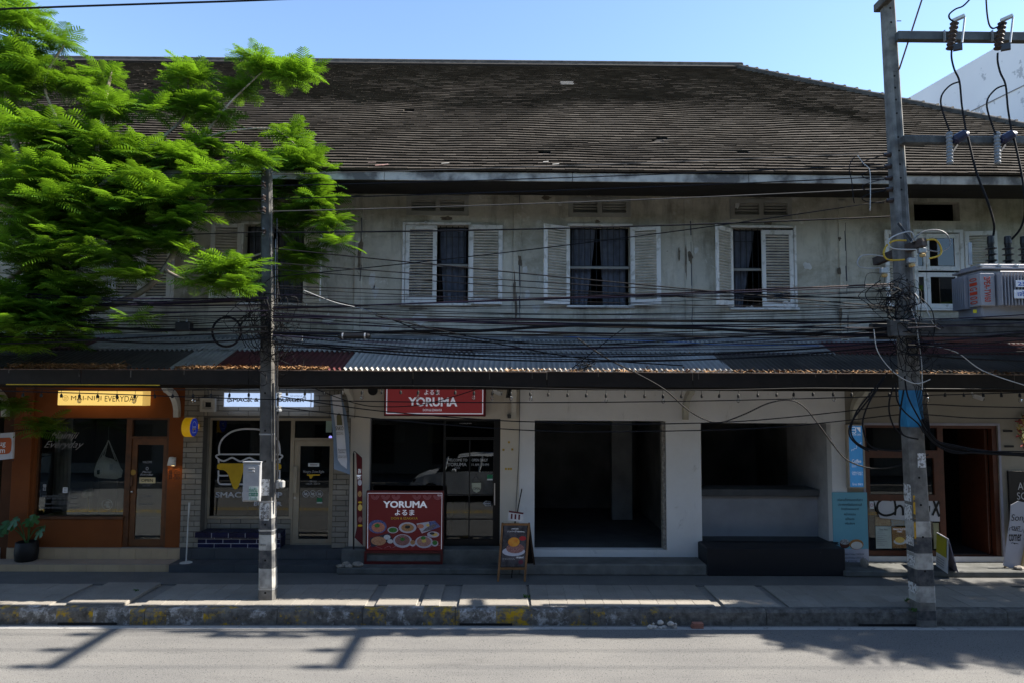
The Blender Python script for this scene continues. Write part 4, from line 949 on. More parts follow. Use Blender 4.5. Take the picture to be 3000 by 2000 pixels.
# red sign above the door
sb = thing('sign', P(1273,1218,13.72), 'red light box sign reading YORUMA DON & IZAKAYA above the glass door', 'sign')
RED = M('sign_red', (.15,.016,.02), .5, (.13,.014,.017), bump=0, emit=.022, ecol=(1,.13,.15)); DRED = M('sign_dark_red', (.10,.007,.010), .45, bump=0); LIT = M('sign_letter', (.72,.76,.86), .5, bump=0, emit=.075, ecol=(.75,.82,1))
x0,x1,z0,z1 = RC(1125,1128,1423,1218,13.72)
part('case', MB().bbox(x0,x1,13.735,FY-.002,z0,z1,.008), DRED, sb); part('face', MB().bbox(x0+.03,x1-.035,13.72,13.734,z0+.03,z1-.02,.003), RED, sb)
part('border', wall_holes(MB(), x0+.045,x1-.05,z0+.045,z1-.015,13.716,13.72,[(x0+.063,x1-.068,z0+.063,z1-.033)]), LIT, sb)
txt('YORUMA', 1196,1162,1340,1189, 13.714, LIT, sb, bold=.035, keep=False); txt('よるま', 1243,1140,1288,1155, 13.716, LIT, sb, bold=.012, keep=False); txt('DON & IZAKAYA', 1239,1196,1295,1203, 13.716, LIT, sb, keep=False, bold=.008); txt('YORUMA', 1403,1137,1410,1140, 13.716, LIT, sb, keep=False)
# red standing sign with the dishes
z1 = cS[1]; Ys = G(1180,1651,z1).y; sg = thing('sandwich_board', P(1182,1651,Ys), 'large red standing board reading YORUMA with pictures of rice bowls', 'sign')
x0,x1,z0,z1s = RC(1072,1436,1299,1612,Ys); xl0,xl1 = P(1067,1632,Ys).x, P(1297,1632,Ys).x; zz0 = cS[1]
part('leg_frame', wall_holes(MB(), xl0, xl1, zz0, z0-.002, Ys-.01, Ys+.05, [(xl0+.045, xl1-.045, zz0+.05, z0-.045)]), M('frame_red', (.10,.006,.009), .4, bump=0, spec=.5), sg)
part('case', MB().bbox(x0,x1,Ys,Ys+.09,z0,z1s,.008), MATS['frame_red'], sg)
POST = M('poster_red', (.10,.012,.016), .5, (.085,.010,.013), bump=0, emit=.006, ecol=(1,.1,.1)); LIT2 = M('poster_letter', (.78,.80,.86), .5, bump=0, emit=.06, ecol=(.8,.85,1)); PK = M('poster_pink_line', (.42,.22,.25), .6, bump=0)
part('poster', MB().box(x0+.03,x1-.03,Ys-.004,Ys-.0005,z0+.01,z1s-.03), POST, sg)
yp = Ys-.006
for nm, pts in (('border',[(1077,1605),(1078,1443),(1295,1443),(1293,1607)]),): stroke(nm, pts, 1.6, yp, LIT2, sg, smooth=0)
txt('YORUMA', 1122,1466,1252,1486, yp-.002, LIT2, sg, bold=.035, keep=False); txt('よるま', 1157,1491,1214,1508, yp, LIT2, sg, bold=.012, keep=False); txt('DON & IZAKAYA', 1146,1513,1224,1520, yp, M('poster_yellow', (.62,.42,.03), .5, bump=0), sg, bold=.014, keep=False); txt('YORUMA', 1281,1447,1293,1452, yp, LIT2, sg, keep=False)
for i in range(7):
    cxp = 1099 + i*30.5
    if i == 3: continue
    for r_ in (12, 9.5, 7, 4.5): ring('wave_ring', cxp,1449,r_,r_+1,.7,yp,PK,sg,0,180,10)
for pts in ([(1078,1603),(1090,1594),(1104,1600),(1120,1606)],[(1150,1603),(1168,1596),(1180,1606)],[(1205,1604),(1225,1592),(1240,1604)],[(1256,1604),(1275,1594),(1292,1598)],[(1126,1604),(1140,1598),(1146,1604)]): stroke('wave_line', pts, .8, yp, PK, sg)
def food(name, a, b, n=2): return M(name, a, .7, b, sc=70, bump=0, lo=.42, hi=.58)
DBL = food('bowl_blue', (.05,.07,.20), (.16,.19,.36)); SAL = food('salmon', (.55,.16,.08), (.62,.28,.19)); GRN = food('herb', (.03,.14,.03), (.09,.26,.06)); BWH = food('bowl_white', (.56,.54,.58), (.48,.46,.52)); NOO = food('noodle', (.52,.30,.13), (.34,.16,.07)); BRN = food('beef', (.20,.08,.07), (.36,.18,.16)); CHK = food('chicken', (.58,.32,.17), (.42,.19,.10)); TRY = food('tray_black', (.02,.022,.04), (.04,.045,.07)); RICE = food('rice', (.66,.65,.66), (.52,.52,.52)); EGG = food('egg', (.72,.44,.06), (.7,.52,.2)); PORK = food('pork', (.50,.28,.22), (.36,.17,.13)); SEA = food('seaweed', (.015,.015,.015), (.06,.06,.05)); FSH = food('fish', (.22,.19,.20), (.10,.09,.10))
def dish(px, py, rx, ry, *lay):
    for i, (m_, k, dx, dy) in enumerate(lay): ell('dish', px+dx, py+dy, rx*k, ry*k, yp-.0012*(i+1), m_, sg, d=.001)
dish(1106,1541,27,20,(DBL,1,0,0),(SAL,.72,2,2),(GRN,.3,-1,-3)); dish(1151,1551,16,9.5,(BWH,1,0,0),(GRN,.78,0,0))
dish(1194,1544,26,16,(BWH,1,0,0),(NOO,.72,0,0),(SEA,.3,0,-2)); 
poly('dish', [(1220,1532),(1272,1524),(1291,1541),(1236,1561)], yp-.001, BWH, sg, d=.001); poly('dish', [(1256,1527),(1274,1524),(1291,1541),(1262,1552)], yp-.002, DBL, sg, d=.001); poly('dish', [(1236,1556),(1248,1545),(1272,1532),(1279,1538),(1262,1551)], yp-.003, FSH, sg, d=.001); dish(1232,1540,10,6.5,(SAL,1,0,0)); dish(1254,1537,6,4,(EGG,1,0,0))
dish(1269,1564,18,9,(BWH,1,0,0),(EGG,.5,4,0),(SEA,.4,-3,-3))
poly('dish', [(1083,1574),(1140,1560),(1153,1581),(1088,1602)], yp-.001, TRY, sg, d=.001); dish(1109,1583,22,13,(CHK,1,0,0)); dish(1134,1572,10,7,(RICE,1,0,0)); dish(1143,1584,8.5,6.5,(RICE,1,0,0))
dish(1179,1583,28,20,(BWH,1,0,0),(BRN,.78,0,-2),(GRN,.24,0,-5)); dish(1209,1590,9.5,9,(BWH,1,0,0),(NOO,.75,0,-3)); dish(1242,1586,26,18,(BWH,1,0,0),(PORK,.8,0,-1),(EGG,.27,0,-3),(GRN,.28,-2,-12)); dish(1274,1590,10,9,(BWH,1,0,0),(GRN,.76,0,-2))
# tall dark red feather banner on a black pole
fb = thing('feather_banner', P(1037,1616,Ys+.05), 'narrow dark red food banner on a black pole beside the red standing board', 'banner')
part('pole', MB().tube([P(1036,1622,Ys+.05), P(1036,1326,Ys+.05)], .016, 8), BLACK, fb)
part('top_arm', MB().tube(catmull([P(1036,1326,Ys+.05), P(1037,1321,Ys+.05), P(1043,1324,Ys+.03), P(1060,1340,Ys)], 4), .008, 6), BLACK, fb)
cl = [(1043,1325,1061,1341),(1046,1380,1061,1395),(1046,1440,1062,1450),(1045,1500,1062,1510),(1046,1540,1063,1552),(1039,1573,1063,1597)]
vs = []
for i,(a,b,c,d) in enumerate(cl): vs += [P(a,b,Ys+.03), P((a+c)/2,(b+d)/2,Ys-.02-.02*(i%2)), P(c,d,Ys)]
part('cloth', MB().add(vs, [(i*3+k,i*3+k+1,i*3+k+4,i*3+k+3) for i in range(5) for k in range(2)]).smooth(), M('banner_red', (.13,.016,.02), .8, bump=0), fb)
for i,(a,b,rx,m_) in enumerate(((1054,1412,6,BWH),(1054,1445,6,NOO),(1055,1485,6.5,EGG),(1055,1520,6,BRN),(1050,1392,6,LIT2),(1055,1538,7,YEL),(1055,1470,6,YEL))): ell('print', a,b,rx,rx*(1.5 if i<4 else .5),Ys-.055,m_,fb)
txt('EN\nEAT', 1048,1372,1059,1402, Ys-.058, LIT2, fb, bold=.014, keep=False)
sto = M('rubble_stone', (.30,.27,.23), .9, (.2,.18,.16), sc=12, bump=.5)
def rock(c, sx_, sy_, sz_, seed):
    rr_ = random.Random(seed); mb = MB(); rows_ = [(0,.75),(.35,1),(.75,.85),(1,.35)]; n_ = 8; vs = []
    ph = rr_.uniform(0,1); js = [rr_.uniform(.72,1.1) for _ in range(n_)]
    for h_, k_ in rows_:
        for i in range(n_):
            a_ = 2*math.pi*(i/n_)+ph; kk = k_*js[i]*rr_.uniform(.9,1.08); vs.append((c[0]+sx_*kk*math.cos(a_), c[1]+sy_*kk*math.sin(a_), c[2]+sz_*h_*rr_.uniform(.9,1.05) if h_ else c[2]))
    return mb.add(vs, [(j*n_+i,j*n_+(i+1)%n_,(j+1)*n_+(i+1)%n_,(j+1)*n_+i) for j in range(3) for i in range(n_)] + [tuple(range(n_-1,-1,-1)), tuple(3*n_+i for i in range(n_))])
for i,(a,b,w) in enumerate(((998,1660,.10),(1013,1657,.09),(1022,1661,.08),(1046,1658,.13))):
    g_ = G(a, b, cS[1]); solo('stone', rock((g_.x,g_.y,cS[1]), w, w*.7, .06+.03*(i%2), i), sto, 'grey broken stone weighting the foot of the red banner pole', 'stone', 'stones around the banner foot')
# hanging white cloth banner on the brick corner
hb = thing('cloth_banner', P(1000,1390,13.5), 'white and blue cloth banner with a shop name hanging by the brick corner', 'banner')
def ribbon(name, cl_, Y_, mat, wav=.02):
    vs = []
    for i,(a,b,c,d) in enumerate(cl_):
        for k in range(4):
            u = k/3; vs.append(P(a+(c-a)*u, b+(d-b)*u, Y_) + Vector((0, wav*math.sin(i*1.1+k*1.7), 0)))
    return part(name, MB().add(vs, [(i*4+k,i*4+k+1,i*4+k+5,i*4+k+4) for i in range(len(cl_)-1) for k in range(3)]).smooth(), mat, hb)
ribbon('backing', [(968,1156,1000,1153),(970,1215,1015,1210),(975,1280,1022,1275),(978,1330,1024,1335),(979,1372,1026,1389)], 13.56, M('banner_blue', (.23,.30,.40), .8, (.18,.24,.33), bump=0))
ribbon('cloth', [(972,1156,998,1153),(976,1200,1004,1200),(983,1250,1008,1250),(987,1300,1012,1300),(990,1345,1017,1348),(1000,1360,1016,1370),(1012,1369,1015,1372)], 13.5, M('banner_white', (.62,.62,.65), .8, (.52,.52,.56), bump=0), .012)
poly('print', [(986,1216),(993,1208),(1000,1216),(1003,1244),(987,1244)], 13.47, M('print_olive', (.16,.14,.07), .8, bump=0), hb); txt('SNKO', 983,1247,1006,1259, 13.47, M('print_olive_dark', (.08,.07,.03), .8, bump=0), hb, bold=.014, keep=False); txt('SIZZLING', 985,1264,1006,1272, 13.47, MATS['print_olive'], hb, keep=False); txt('ร้านอาหาร\nเชียงใหม่', 990,1312,1013,1326, 13.47, INK, hb, keep=False); txt('เปิดทุกวัน\nดูเพิ่มเติม', 991,1332,1015,1341, 13.47, INK, hb, keep=False)
# small fittings on the cream wall
vp = thing('vent_pipe', P(1093,1142,FY), 'round black exhaust hole in the cream wall beside the red sign', 'vent')
c = P(1093,1142,FY-.03); part('collar', MB().lathe([(.115,-.02),(.12,0),(.12,.028)], c, 20, 'Y'), CRM, vp); part('hole', MB().lathe([(.1,-.026),(.1,-.021)], c, 20, 'Y'), BLACK, vp)
sp = thing('loudspeaker', P(1500,1160,13.7), 'black loudspeaker tilted under the awning at the cream wall corner', 'loudspeaker')
c = P(1500,1144,13.72); part('cabinet', MB().obox(c, (.085,.02,0), (-.02,.08,-.03), (.02,.02,.105)), BLACK, sp); part('bracket', MB().bar(c, (c.x+.02,FY-.01,c.z+.02), .03), BLACK, sp); part('grille', MB().obox(c+Vector((.02,-.083,.03)), (.07,.016,0), (-.002,.004,-.002), (.018,.02,.09)), M('grille_grey', (.03,.03,.03), .7, bump=0), sp)
def cctv(px, py, label):
    t_ = thing('security_camera', P(px,py,FY-.1), label, 'camera'); c = P(px,py,13.6)
    wm = M('camera_white', (.62,.62,.62), .5, bump=0)
    part('housing', MB().obox(c, (.075,-.03,-.03), (.02,.05,0), (.012,0,.032)), wm, t_); part('hood', MB().obox(c+Vector((.012,0,.038)), (.08,-.03,-.03), (.022,.055,0), (.002,0,.005)), wm, t_)
    part('mount', MB().tube([c+Vector((-.06,.02,.02)), c+Vector((-.08,.05,.09)), (c.x-.08,c.y+.1,GZ0+.05)], .018, 6), wm, t_); part('lens', MB().lathe([(.022,0),(.022,.01)], c+Vector((.08,-.034,-.034)), 10, 'X'), BLACK, t_)
cctv(1457,1148,'white security camera under the awning between the red sign and the loudspeaker'); cctv(2865,1163,'white security camera under the awning over the cafe door')
bxx = thing('meter_box', P(1490,1185,FY), 'grey square junction box high on the cream wall', 'junction box')
part('box', strip(1474,1133,1505,1173,FY-.06,.058), CRM, bxx); part('conduit', MB().tube([P(1506,1160,FY-.03),P(1506,1222,FY-.03)], .014, 6), BLACK, bxx); part('lower_box', strip(1487,1213,1505,1224,FY-.07,.068), M('dark_grey_plastic', (.08,.08,.08), .6), bxx)
for i,(a,b) in enumerate(((1491,1294),(1475,1316),(1501,1315),(1482,1372),(1490,1372),(1497,1372))):
    x0,x1,z0,z1_ = RC(a-3,b-3,a+3,b+3,FY-.008); solo('tape_square', MB().box(x0,x1,FY-.006,FY-.002,z0,z1_), M('yellow_tape', (.5,.33,.06), .7), 'small yellow tape square left on the cream pillar', 'tape', 'tape squares on the cream pillar')
pc = thing('wall_conduit', P(1515,1620,FY), 'thin vertical cable run down the corner of cream and white walls', 'cable'); part('cable', MB().tube(catmull([P(1523,1140,FY-.03),P(1521,1300,FY-.03),P(1517,1390,FY-.03),P(1512,1480,FY-.03),P(1510,1560,FY-.03),P(1508,1606,FY-.03)],5), .007, 5), M('cable_grey', (.09,.09,.09), .7, bump=0), pc)
# hanging OPEN pennant on the door
op = thing('open_pennant', P(1396,1441,yk-.02), 'cream rounded OPEN pennant hung on the glass sliding door', 'sign')
poly('cloth', [(1382,1413),(1409,1413),(1409,1428),(1405,1437),(1396,1441),(1387,1437),(1383,1428)], yk-.02, M('pennant_cream', (.46,.48,.38), .8, bump=0), op, d=.006); txt('OPEN', 1386,1426,1406,1434, yk-.023, INK, op, keep=False, bold=.008)
for s_ in ((1382,1413),(1409,1413)): part('string', MB().tube([P(*s_,yk-.017), P(1395,1388,yk-.017)], .0025, 4), INK, op)

# ---------------- white empty shop
wS = steps(1750, 1684, 1652, 1637, 1609)
wx0, wx1 = cx1+.002, P(2481,1400,FY).x
wsh = thing('shopfront', ((wx0+wx1)/2, FY, 0), 'empty white painted shopfront with two big bare openings', 'shopfront', None)
tW = NT('white_plaster'); cW = tW.mix(tW.ramp(tW.noise(.9,7,rough=.65), .35, .7), (.74,.735,.73), (.64,.635,.63)); cW = tW.mix(tW.ramp(tW.noise(3.5,8,(1,1,.35),.75,.5), .60, .74), cW, (.42,.41,.40)); cW = tW.mix(tW.ramp(tW.noise(16,6,rough=.8), .70, .73), cW, (.33,.32,.31)); tW.bsdf(cW, .85, 0, .2, tW.bump(tW.noise(20,5), .25, .01)); WPL = tW.m
o1, o2 = RC(1566,1231,1952,1609,FY), RC(2055,1238,2438,1590,FY)
part('wall', wall_holes(MB(), wx0, wx1, 0, WTOP, FY, FY+.2, [o1, o2]), WPL, wsh)
part('torn_edge', MB().bbox(o1[1]-.07, o1[1]-.002, FY+.02, FY+.19, o1[2], o1[3]-.02, .01), M('raw_render', (.30,.28,.25), .95, (.16,.145,.13), sc=18, bump=.7, lo=.4, hi=.6), wsh)
FLR = M('dusty_floor', (.09,.095,.10), .8, (.06,.064,.07), sc=2.5)
room(wsh, wx0+.1, P(2003,1400,FY).x, o1[2]-.02, 3.1, FY+.2, 19, M('bare_room', (.24,.24,.23), .9, (.12,.12,.12), sc=1.2, bump=0), FLR)
x0,x1,z0,z1 = RC(1793,1200,1852,1480,17.2); part('room_pillar', MB().box(x0,x1,17.2,17.5,o1[2],3.1), M('room_pillar', (.32,.33,.33), .9), wsh)
zl = o2[2]; part('niche_ledge', MB().box(o2[0]+.001, o2[1]-.001, FY+.001, FY+.70, zl-.06, zl-.002), M('ledge_dark', (.055,.06,.065), .7), wsh)
xa = P(2066,1500,14.68).x; xb = P(2398,1500,14.68).x; zc = P(2230,1450,14.68).z
part('half_wall', MB().box(o2[0]-.1, o2[1]+.1, 14.68, 14.8, zl-.05, zc), M('half_wall_grey', (.36,.37,.40), .9, (.28,.29,.31), sc=1.5), wsh)
part('counter', MB().bbox(o2[0]-.1, P(2398,1440,14.6).x, 14.56, 15.2, zc, P(2230,1432,14.56).z, .015), M('counter_dark', (.10,.105,.11), .7, (.07,.072,.075), sc=3), wsh)
part('reveal', MB().box(o2[1]+.001, o2[1]+.1, FY+.2, 16.2, zl-.05, o2[3]+.1), M('reveal_grey', (.42,.42,.43), .9), wsh); part('reveal', MB().box(o2[0]-.1, o2[0]-.001, FY+.2, 14.67, zl-.05, o2[3]+.1), M('reveal_grey', (.42,.42,.43), .9), wsh)
room(wsh, o2[0]-.11, o2[1]+.101, zl-.05, 3.1, FY+.21, 18.5, MATS['bare_room'], FLR)
Y2,z1,Y1,z2 = wS
CON2 = M('sidewalk_step_concrete', (.175,.17,.158), .9, (.11,.108,.10), sc=3.5, bump=.5)
st = thing('step', (P(1750,1684,Y2).x, Y2, 0), 'long grey concrete step below the white empty shop', 'step')
part('block', MB().bbox(cx1+.004, P(2072,1670,Y2).x, Y2, FY-.002, 0, z1, .018), CON2, st)
part('end_block', MB().bbox(P(1464,1672,Y2).x+.004, cx1+.003, Y2+.02, Y1-.03, 0, z1-.02, .015), CON2, st)
Yf = G(2270,1686,0).y; zt = P(2270,1605,Yf).z
bb = thing('masonry_bench', (P(2270,1686,Yf).x, Yf, 0), 'black painted masonry bench below the niche of the white shop', 'bench')
tb_ = NT('chipped_black'); col = tb_.mix(tb_.ramp(tb_.noise(9, 6, rough=.7), .70, .72), (.009,.010,.014), (.30,.30,.30)); tb_.bsdf(col, .55, 0, .35, tb_.bump(tb_.noise(20,4), .2, .01))
part('body', MB().bbox(P(2072,1640,Yf).x, P(2477,1640,Yf).x, Yf, FY-.003, 0, zt, .015), tb_.m, bb)
part('top_edge', MB().bbox(o2[0]-.005, o2[1]+.03, FY-.06, FY-.0025, zt, zl-.001, .006), MATS['ledge_dark'], bb)
# signs on the right pillar
sb = thing('sign', P(2508,1429,FY-.1), 'tall narrow blue cafe sign with a white staircase line in a beige frame', 'sign')
x0,x1,z0,z1 = RC(2484,1242,2534,1429,FY-.1)
part('frame', wall_holes(MB(), x0,x1,z0,z1,FY-.1,FY-.003,[(x0+.03,x1-.03,z0+.025,z1-.025)]), M('sign_frame_beige', (.42,.37,.30), .6), sb)
part('face', MB().box(x0+.029,x1-.029,FY-.08,FY-.07,z0+.024,z1-.024), M('sign_sky', (.045,.22,.48), .5, bump=0, emit=.05, ecol=(.09,.42,1)), sb)
yf = FY-.084
for a in (1250,1258,1266): stroke('logo_line', [(2493,a),(2503,a)], 1.8, yf, LIT2, sb, smooth=0)
ring('logo_ring', 2502,1254,5,4.5,2,yf,LIT2,sb,-100,100,10); ring('logo_ring', 2502,1262.5,5.5,5,2,yf-.001,LIT2,sb,-100,100,10); poly('logo_wedge', [(2508,1250),(2521,1250),(2521,1266)], yf, LIT2, sb)
txt('BRASA CAFE', 2494,1269,2522,1274, yf, LIT2, sb, keep=False); stroke('stair_line', [(2495,1320),(2495,1316),(2502,1316),(2502,1312),(2509,1312),(2509,1304),(2515,1304),(2515,1298),(2522,1298),(2522,1293)], 1.2, yf, LIT2, sb, smooth=0)
txt('Coffee', 2496,1344,2523,1354, yf, LIT2, sb, keep=False, bold=.01); txt('Bakery', 2496,1354,2514,1359, yf, LIT2, sb, keep=False); stroke('rule', [(2496,1361),(2526,1361)], .8, yf, LIT2, sb, smooth=0); txt('Space', 2496,1363,2509,1368, yf, LIT2, sb, keep=False); txt('OPEN DAILY', 2496,1380,2527,1386, yf, LIT2, sb, keep=False); txt('9:00am - 6:00pm', 2497,1387,2527,1391, yf, LIT2, sb, keep=False); txt('โทร 053', 2497,1413,2527,1420, yf, LIT2, sb, keep=False)
pb = thing('poster_board', P(2490,1658,FY-.04), 'pale blue poster with Thai lines and two cream puffs leaning on the pillar', 'poster')
yb_ = FY-.05; x0,x1,z0,z1 = RC(2441,1441,2543,1658,yb_); pz = P(2490,1606,yb_).z
part('upper_sheet', MB().box(x0,x1,yb_,yb_+.02,pz,z1), M('poster_teal', (.17,.42,.52), .6, (.14,.36,.46), sc=.8, bump=0), pb); part('lower_sheet', MB().box(x0,x1,yb_,yb_+.02,z0,pz-.001), M('poster_lilac', (.46,.48,.58), .6, bump=0), pb)
yb_ -= .003
for i,s_ in enumerate(('วนิลาแท้จากมาดากัสกา','ปราศจากไขมันทรานส์','วัตถุดิบธรรมชาติ','หน้ากรอบ','แป้งบาง','ครีมล้นๆ')):
    w_ = (37,35,26,17,13,14)[i]; txt(s_, 2490-w_,1458+i*14,2490+w_,1466+i*14, yb_, INK, pb, keep=False, bold=.006)
ell('puff', 2475,1592,15,13,yb_,food('chocolate', (.10,.03,.02),(.05,.018,.012)),pb); ell('puff_top', 2475,1586,14,8,yb_-.001,food('sprinkle', (.12,.1,.1),(.5,.5,.5)),pb); ell('puff', 2509,1593,21,15,yb_-.001,food('puff_crust', (.40,.20,.06),(.30,.13,.04)),pb); ell('cream', 2510,1596,17,11,yb_-.002,food('cream_fill',(.62,.62,.58),(.56,.56,.54)),pb)
for i,s_ in enumerate(('Rabbit Friday,CHOUX','Rabbit.Friday.CHOUX','086-8273233')): txt(s_, 2470,1619+i*10.5,2531-(20 if i==2 else 0),1626+i*10.5, yb_, INK, pb, keep=False)

# ---------------- cafe
kx0, kx1 = wx1+.002, 12.0
ksh = thing('shopfront', (P(2750,1650,FY).x, FY, 0), 'beige cafe shopfront with reddish brown wooden window and open doorway', 'shopfront', None)
kz = P(2740,1628,FY).z; kc = (P(2760,1660,FY)).z
BGE = M('beige_wall', (.29,.268,.225), .85, (.24,.22,.185), sc=1.2, bump=.15); RWD = M('red_wood', (.085,.022,.008), .45, (.055,.015,.006), sc=6, bump=.15, spec=.45)
hk = RC(2537,1245,2929,1628,FY)
part('wall', wall_holes(MB(), kx0, kx1, .12, WTOP, FY, FY+.22, [hk]), BGE, ksh)
part('plinth', MB().bbox(P(2543,1640,FY).x, P(2952,1640,FY).x, FY-.012, FY-.001, .12, kz-.002, .004), M('plinth_white', (.62,.62,.62), .8, (.5,.5,.5)), ksh)
xw = P(2768,1400,FY).x
wk = part('window', wall_holes(MB(), hk[0], xw, hk[2], hk[3], FY+.02, FY+.10, [(hk[0]+.045, xw-.11, P(2650,1612,FY).z, P(2650,1466,FY).z), (hk[0]+.10, xw-.20, P(2650,1448,FY).z, P(2650,1340,FY).z), (hk[0]+.045, xw-.11, P(2650,1318,FY).z, hk[3]-.05)]), RWD, ksh)
part('pane', MB().box(hk[0]+.03, xw-.09, FY+.06, FY+.066, hk[2]+.04, hk[3]-.03), GLD, wk)
dk = part('door_frame', wall_holes(MB(), xw, hk[1], hk[2], hk[3], FY+.02, FY+.14, [(xw+.005, hk[1]-.10, hk[2]+.01, hk[3]-.06)]), RWD, ksh)
part('outer_trim', wall_holes(MB(), hk[0]-.05, hk[1]+.05, hk[2]-.001, hk[3]+.05, FY-.015, FY-.001, [(hk[0]-.005,hk[1]+.005,hk[2]-.002,hk[3]+.005)]), M('lilac_trim', (.33,.33,.40), .8), ksh)
room(ksh, kx0+.1, hk[1]+.4, hk[2], 3.1, FY+.23, 18, DARKROOM)
part('door', MB().bbox(hk[1]-.16, hk[1]-.105, FY+.15, FY+1.0, hk[2]+.01, hk[3]-.08, .008), RWD, ksh)
yw = FY+.05
part('poster', MB().prism([P(a,b,yw-.02) for a,b in ((2558,1458),(2750,1461),(2756,1526),(2660,1524),(2578,1516))], (0,.004,0)), M('paper_grey', (.50,.50,.52), .8, (.44,.44,.46), bump=0), wk)
CH = M('brush_black', (.012,.012,.012), .7, bump=0); ys = yw-.023
for pts in ([(2612,1464),(2590,1460),(2572,1472),(2572,1496),(2590,1508),(2610,1506),(2622,1500)],[(2620,1462),(2624,1485),(2622,1508)],[(2622,1492),(2634,1480),(2644,1486),(2646,1508)],[(2678,1462),(2662,1466),(2652,1484),(2660,1504),(2676,1508),(2690,1500),(2694,1480),(2684,1464),(2678,1462)],[(2700,1480),(2706,1504),(2720,1500),(2722,1480)],[(2734,1462),(2752,1512)],[(2752,1464),(2732,1508)]): stroke('brush_letter', pts, 6.5, ys, CH, wk); ys -= .0008
for i,(a,b,c,d,m_) in enumerate(((2564,1512,2609,1538,food('menu_tan',(.30,.2,.12),(.42,.33,.2))),(2611,1518,2656,1538,food('menu_blue',(.28,.33,.32),(.36,.28,.2))),(2566,1540,2612,1605,M('menu_mint',(.50,.56,.52),.8,bump=0)),(2614,1542,2658,1604,food('menu_brown',(.22,.09,.03),(.34,.22,.10))),(2660,1542,2702,1605,M('menu_pale',(.36,.46,.48),.8,bump=0)),(2735,1530,2752,1606,M('menu_olive',(.34,.33,.2),.8,bump=0)))): flat('menu_sheet', a,b,c,d, yw, m_, wk)
txt('Choux Menu', 2575,1547,2600,1552, yw-.004, INK, wk, keep=False)
for i in range(8): flat('menu_line', 2570,1556+i*5.5,2586+(i%3)*6,1557+i*5.5, yw-.003, FAINT, wk, d=.001)
txt('PEANUT BUTTER\nTOAST', 2617,1546,2655,1558, yw-.004, LIT2, wk, keep=False); ell('toast', 2637,1585,19,9,yw-.004,RICE,wk); ell('toast', 2636,1580,14,9,yw-.006,EGG,wk); ell('tart', 2684,1592,16,14,yw-.004,EGG,wk)
flat('no_smoking', 2548,1467,2560,1489, yw-.004, WHT, wk); ring('ban_ring', 2554,1478,4,4,1.2,yw-.006,M('ban_red',(.4,.05,.1),.7,bump=0),wk)
flat('price_card', 2649,1404,2672,1444, FY+.14, M('card_grey',(.30,.32,.33),.8,bump=0), wk)
st = thing('step', (P(2700,1690,13.4).x, 13.5, 0), 'low rough concrete ledge below the cafe', 'step')
Yk = G(2600,1690,0).y; part('block', MB().bbox(P(2474,1670,Yk).x+.01, kx1, Yk, FY-.002, 0, .118, .02), CON, st)
# the dark chalkboard on the cafe wall and number plates
cb = thing('chalkboard', (P(3000,1500,FY).x, FY-.03, .8), 'black chalkboard with white capitals on the beige cafe wall', 'board')
x0,x1,z0,z1 = RC(2958,1378,3080,1560,FY-.05); part('board', MB().bbox(x0,x1,FY-.05,FY-.003,z0,z1,.005), BLACK, cb); txt('AND\nSOME', 2979,1412,3040,1462, FY-.054, GREYW, cb, keep=False)
for i,(a,b) in enumerate(((2940,1261),(2944,1306))): solo('number_plate', strip(a,b-3,a+27,b+3,FY-.02,.018), BLACK, ('upper small black plate on the beige cafe wall','lower small black plate on the beige cafe wall')[i], 'plate')
wre = thing('wreath', P(2995,1340,FY-.06), 'dried flower wreath with red ribbon on the beige cafe wall', 'wreath')
rr = random.Random(9); mbs = {k: MB() for k in range(3)}
for i in range(140):
    a = rr.uniform(1.4,5); rx = rr.uniform(.22,.36); c = P(3030,1262,FY-.07) + Vector((rx*math.cos(a), rr.uniform(-.05,.02), rx*1.3*math.sin(a))); u = Vector((rr.uniform(-1,1),rr.uniform(-.4,.4),rr.uniform(-1,1))).normalized()*rr.uniform(.02,.07); v = u.cross(Vector((0,1,0))).normalized()*.012
    mbs[i%3].quad(c-u-v,c+u-v,c+u+v,c-u+v)
for k,(nm,m_) in enumerate((('dried_leaves',M('wr_g',(.10,.11,.04),.9,bump=0)),('petals',M('wr_y',(.30,.22,.06),.9,bump=0)),('ribbon',M('wr_r',(.25,.05,.05),.9,bump=0)))): part(nm, mbs[k], m_, wre)['kind'] = 'stuff'
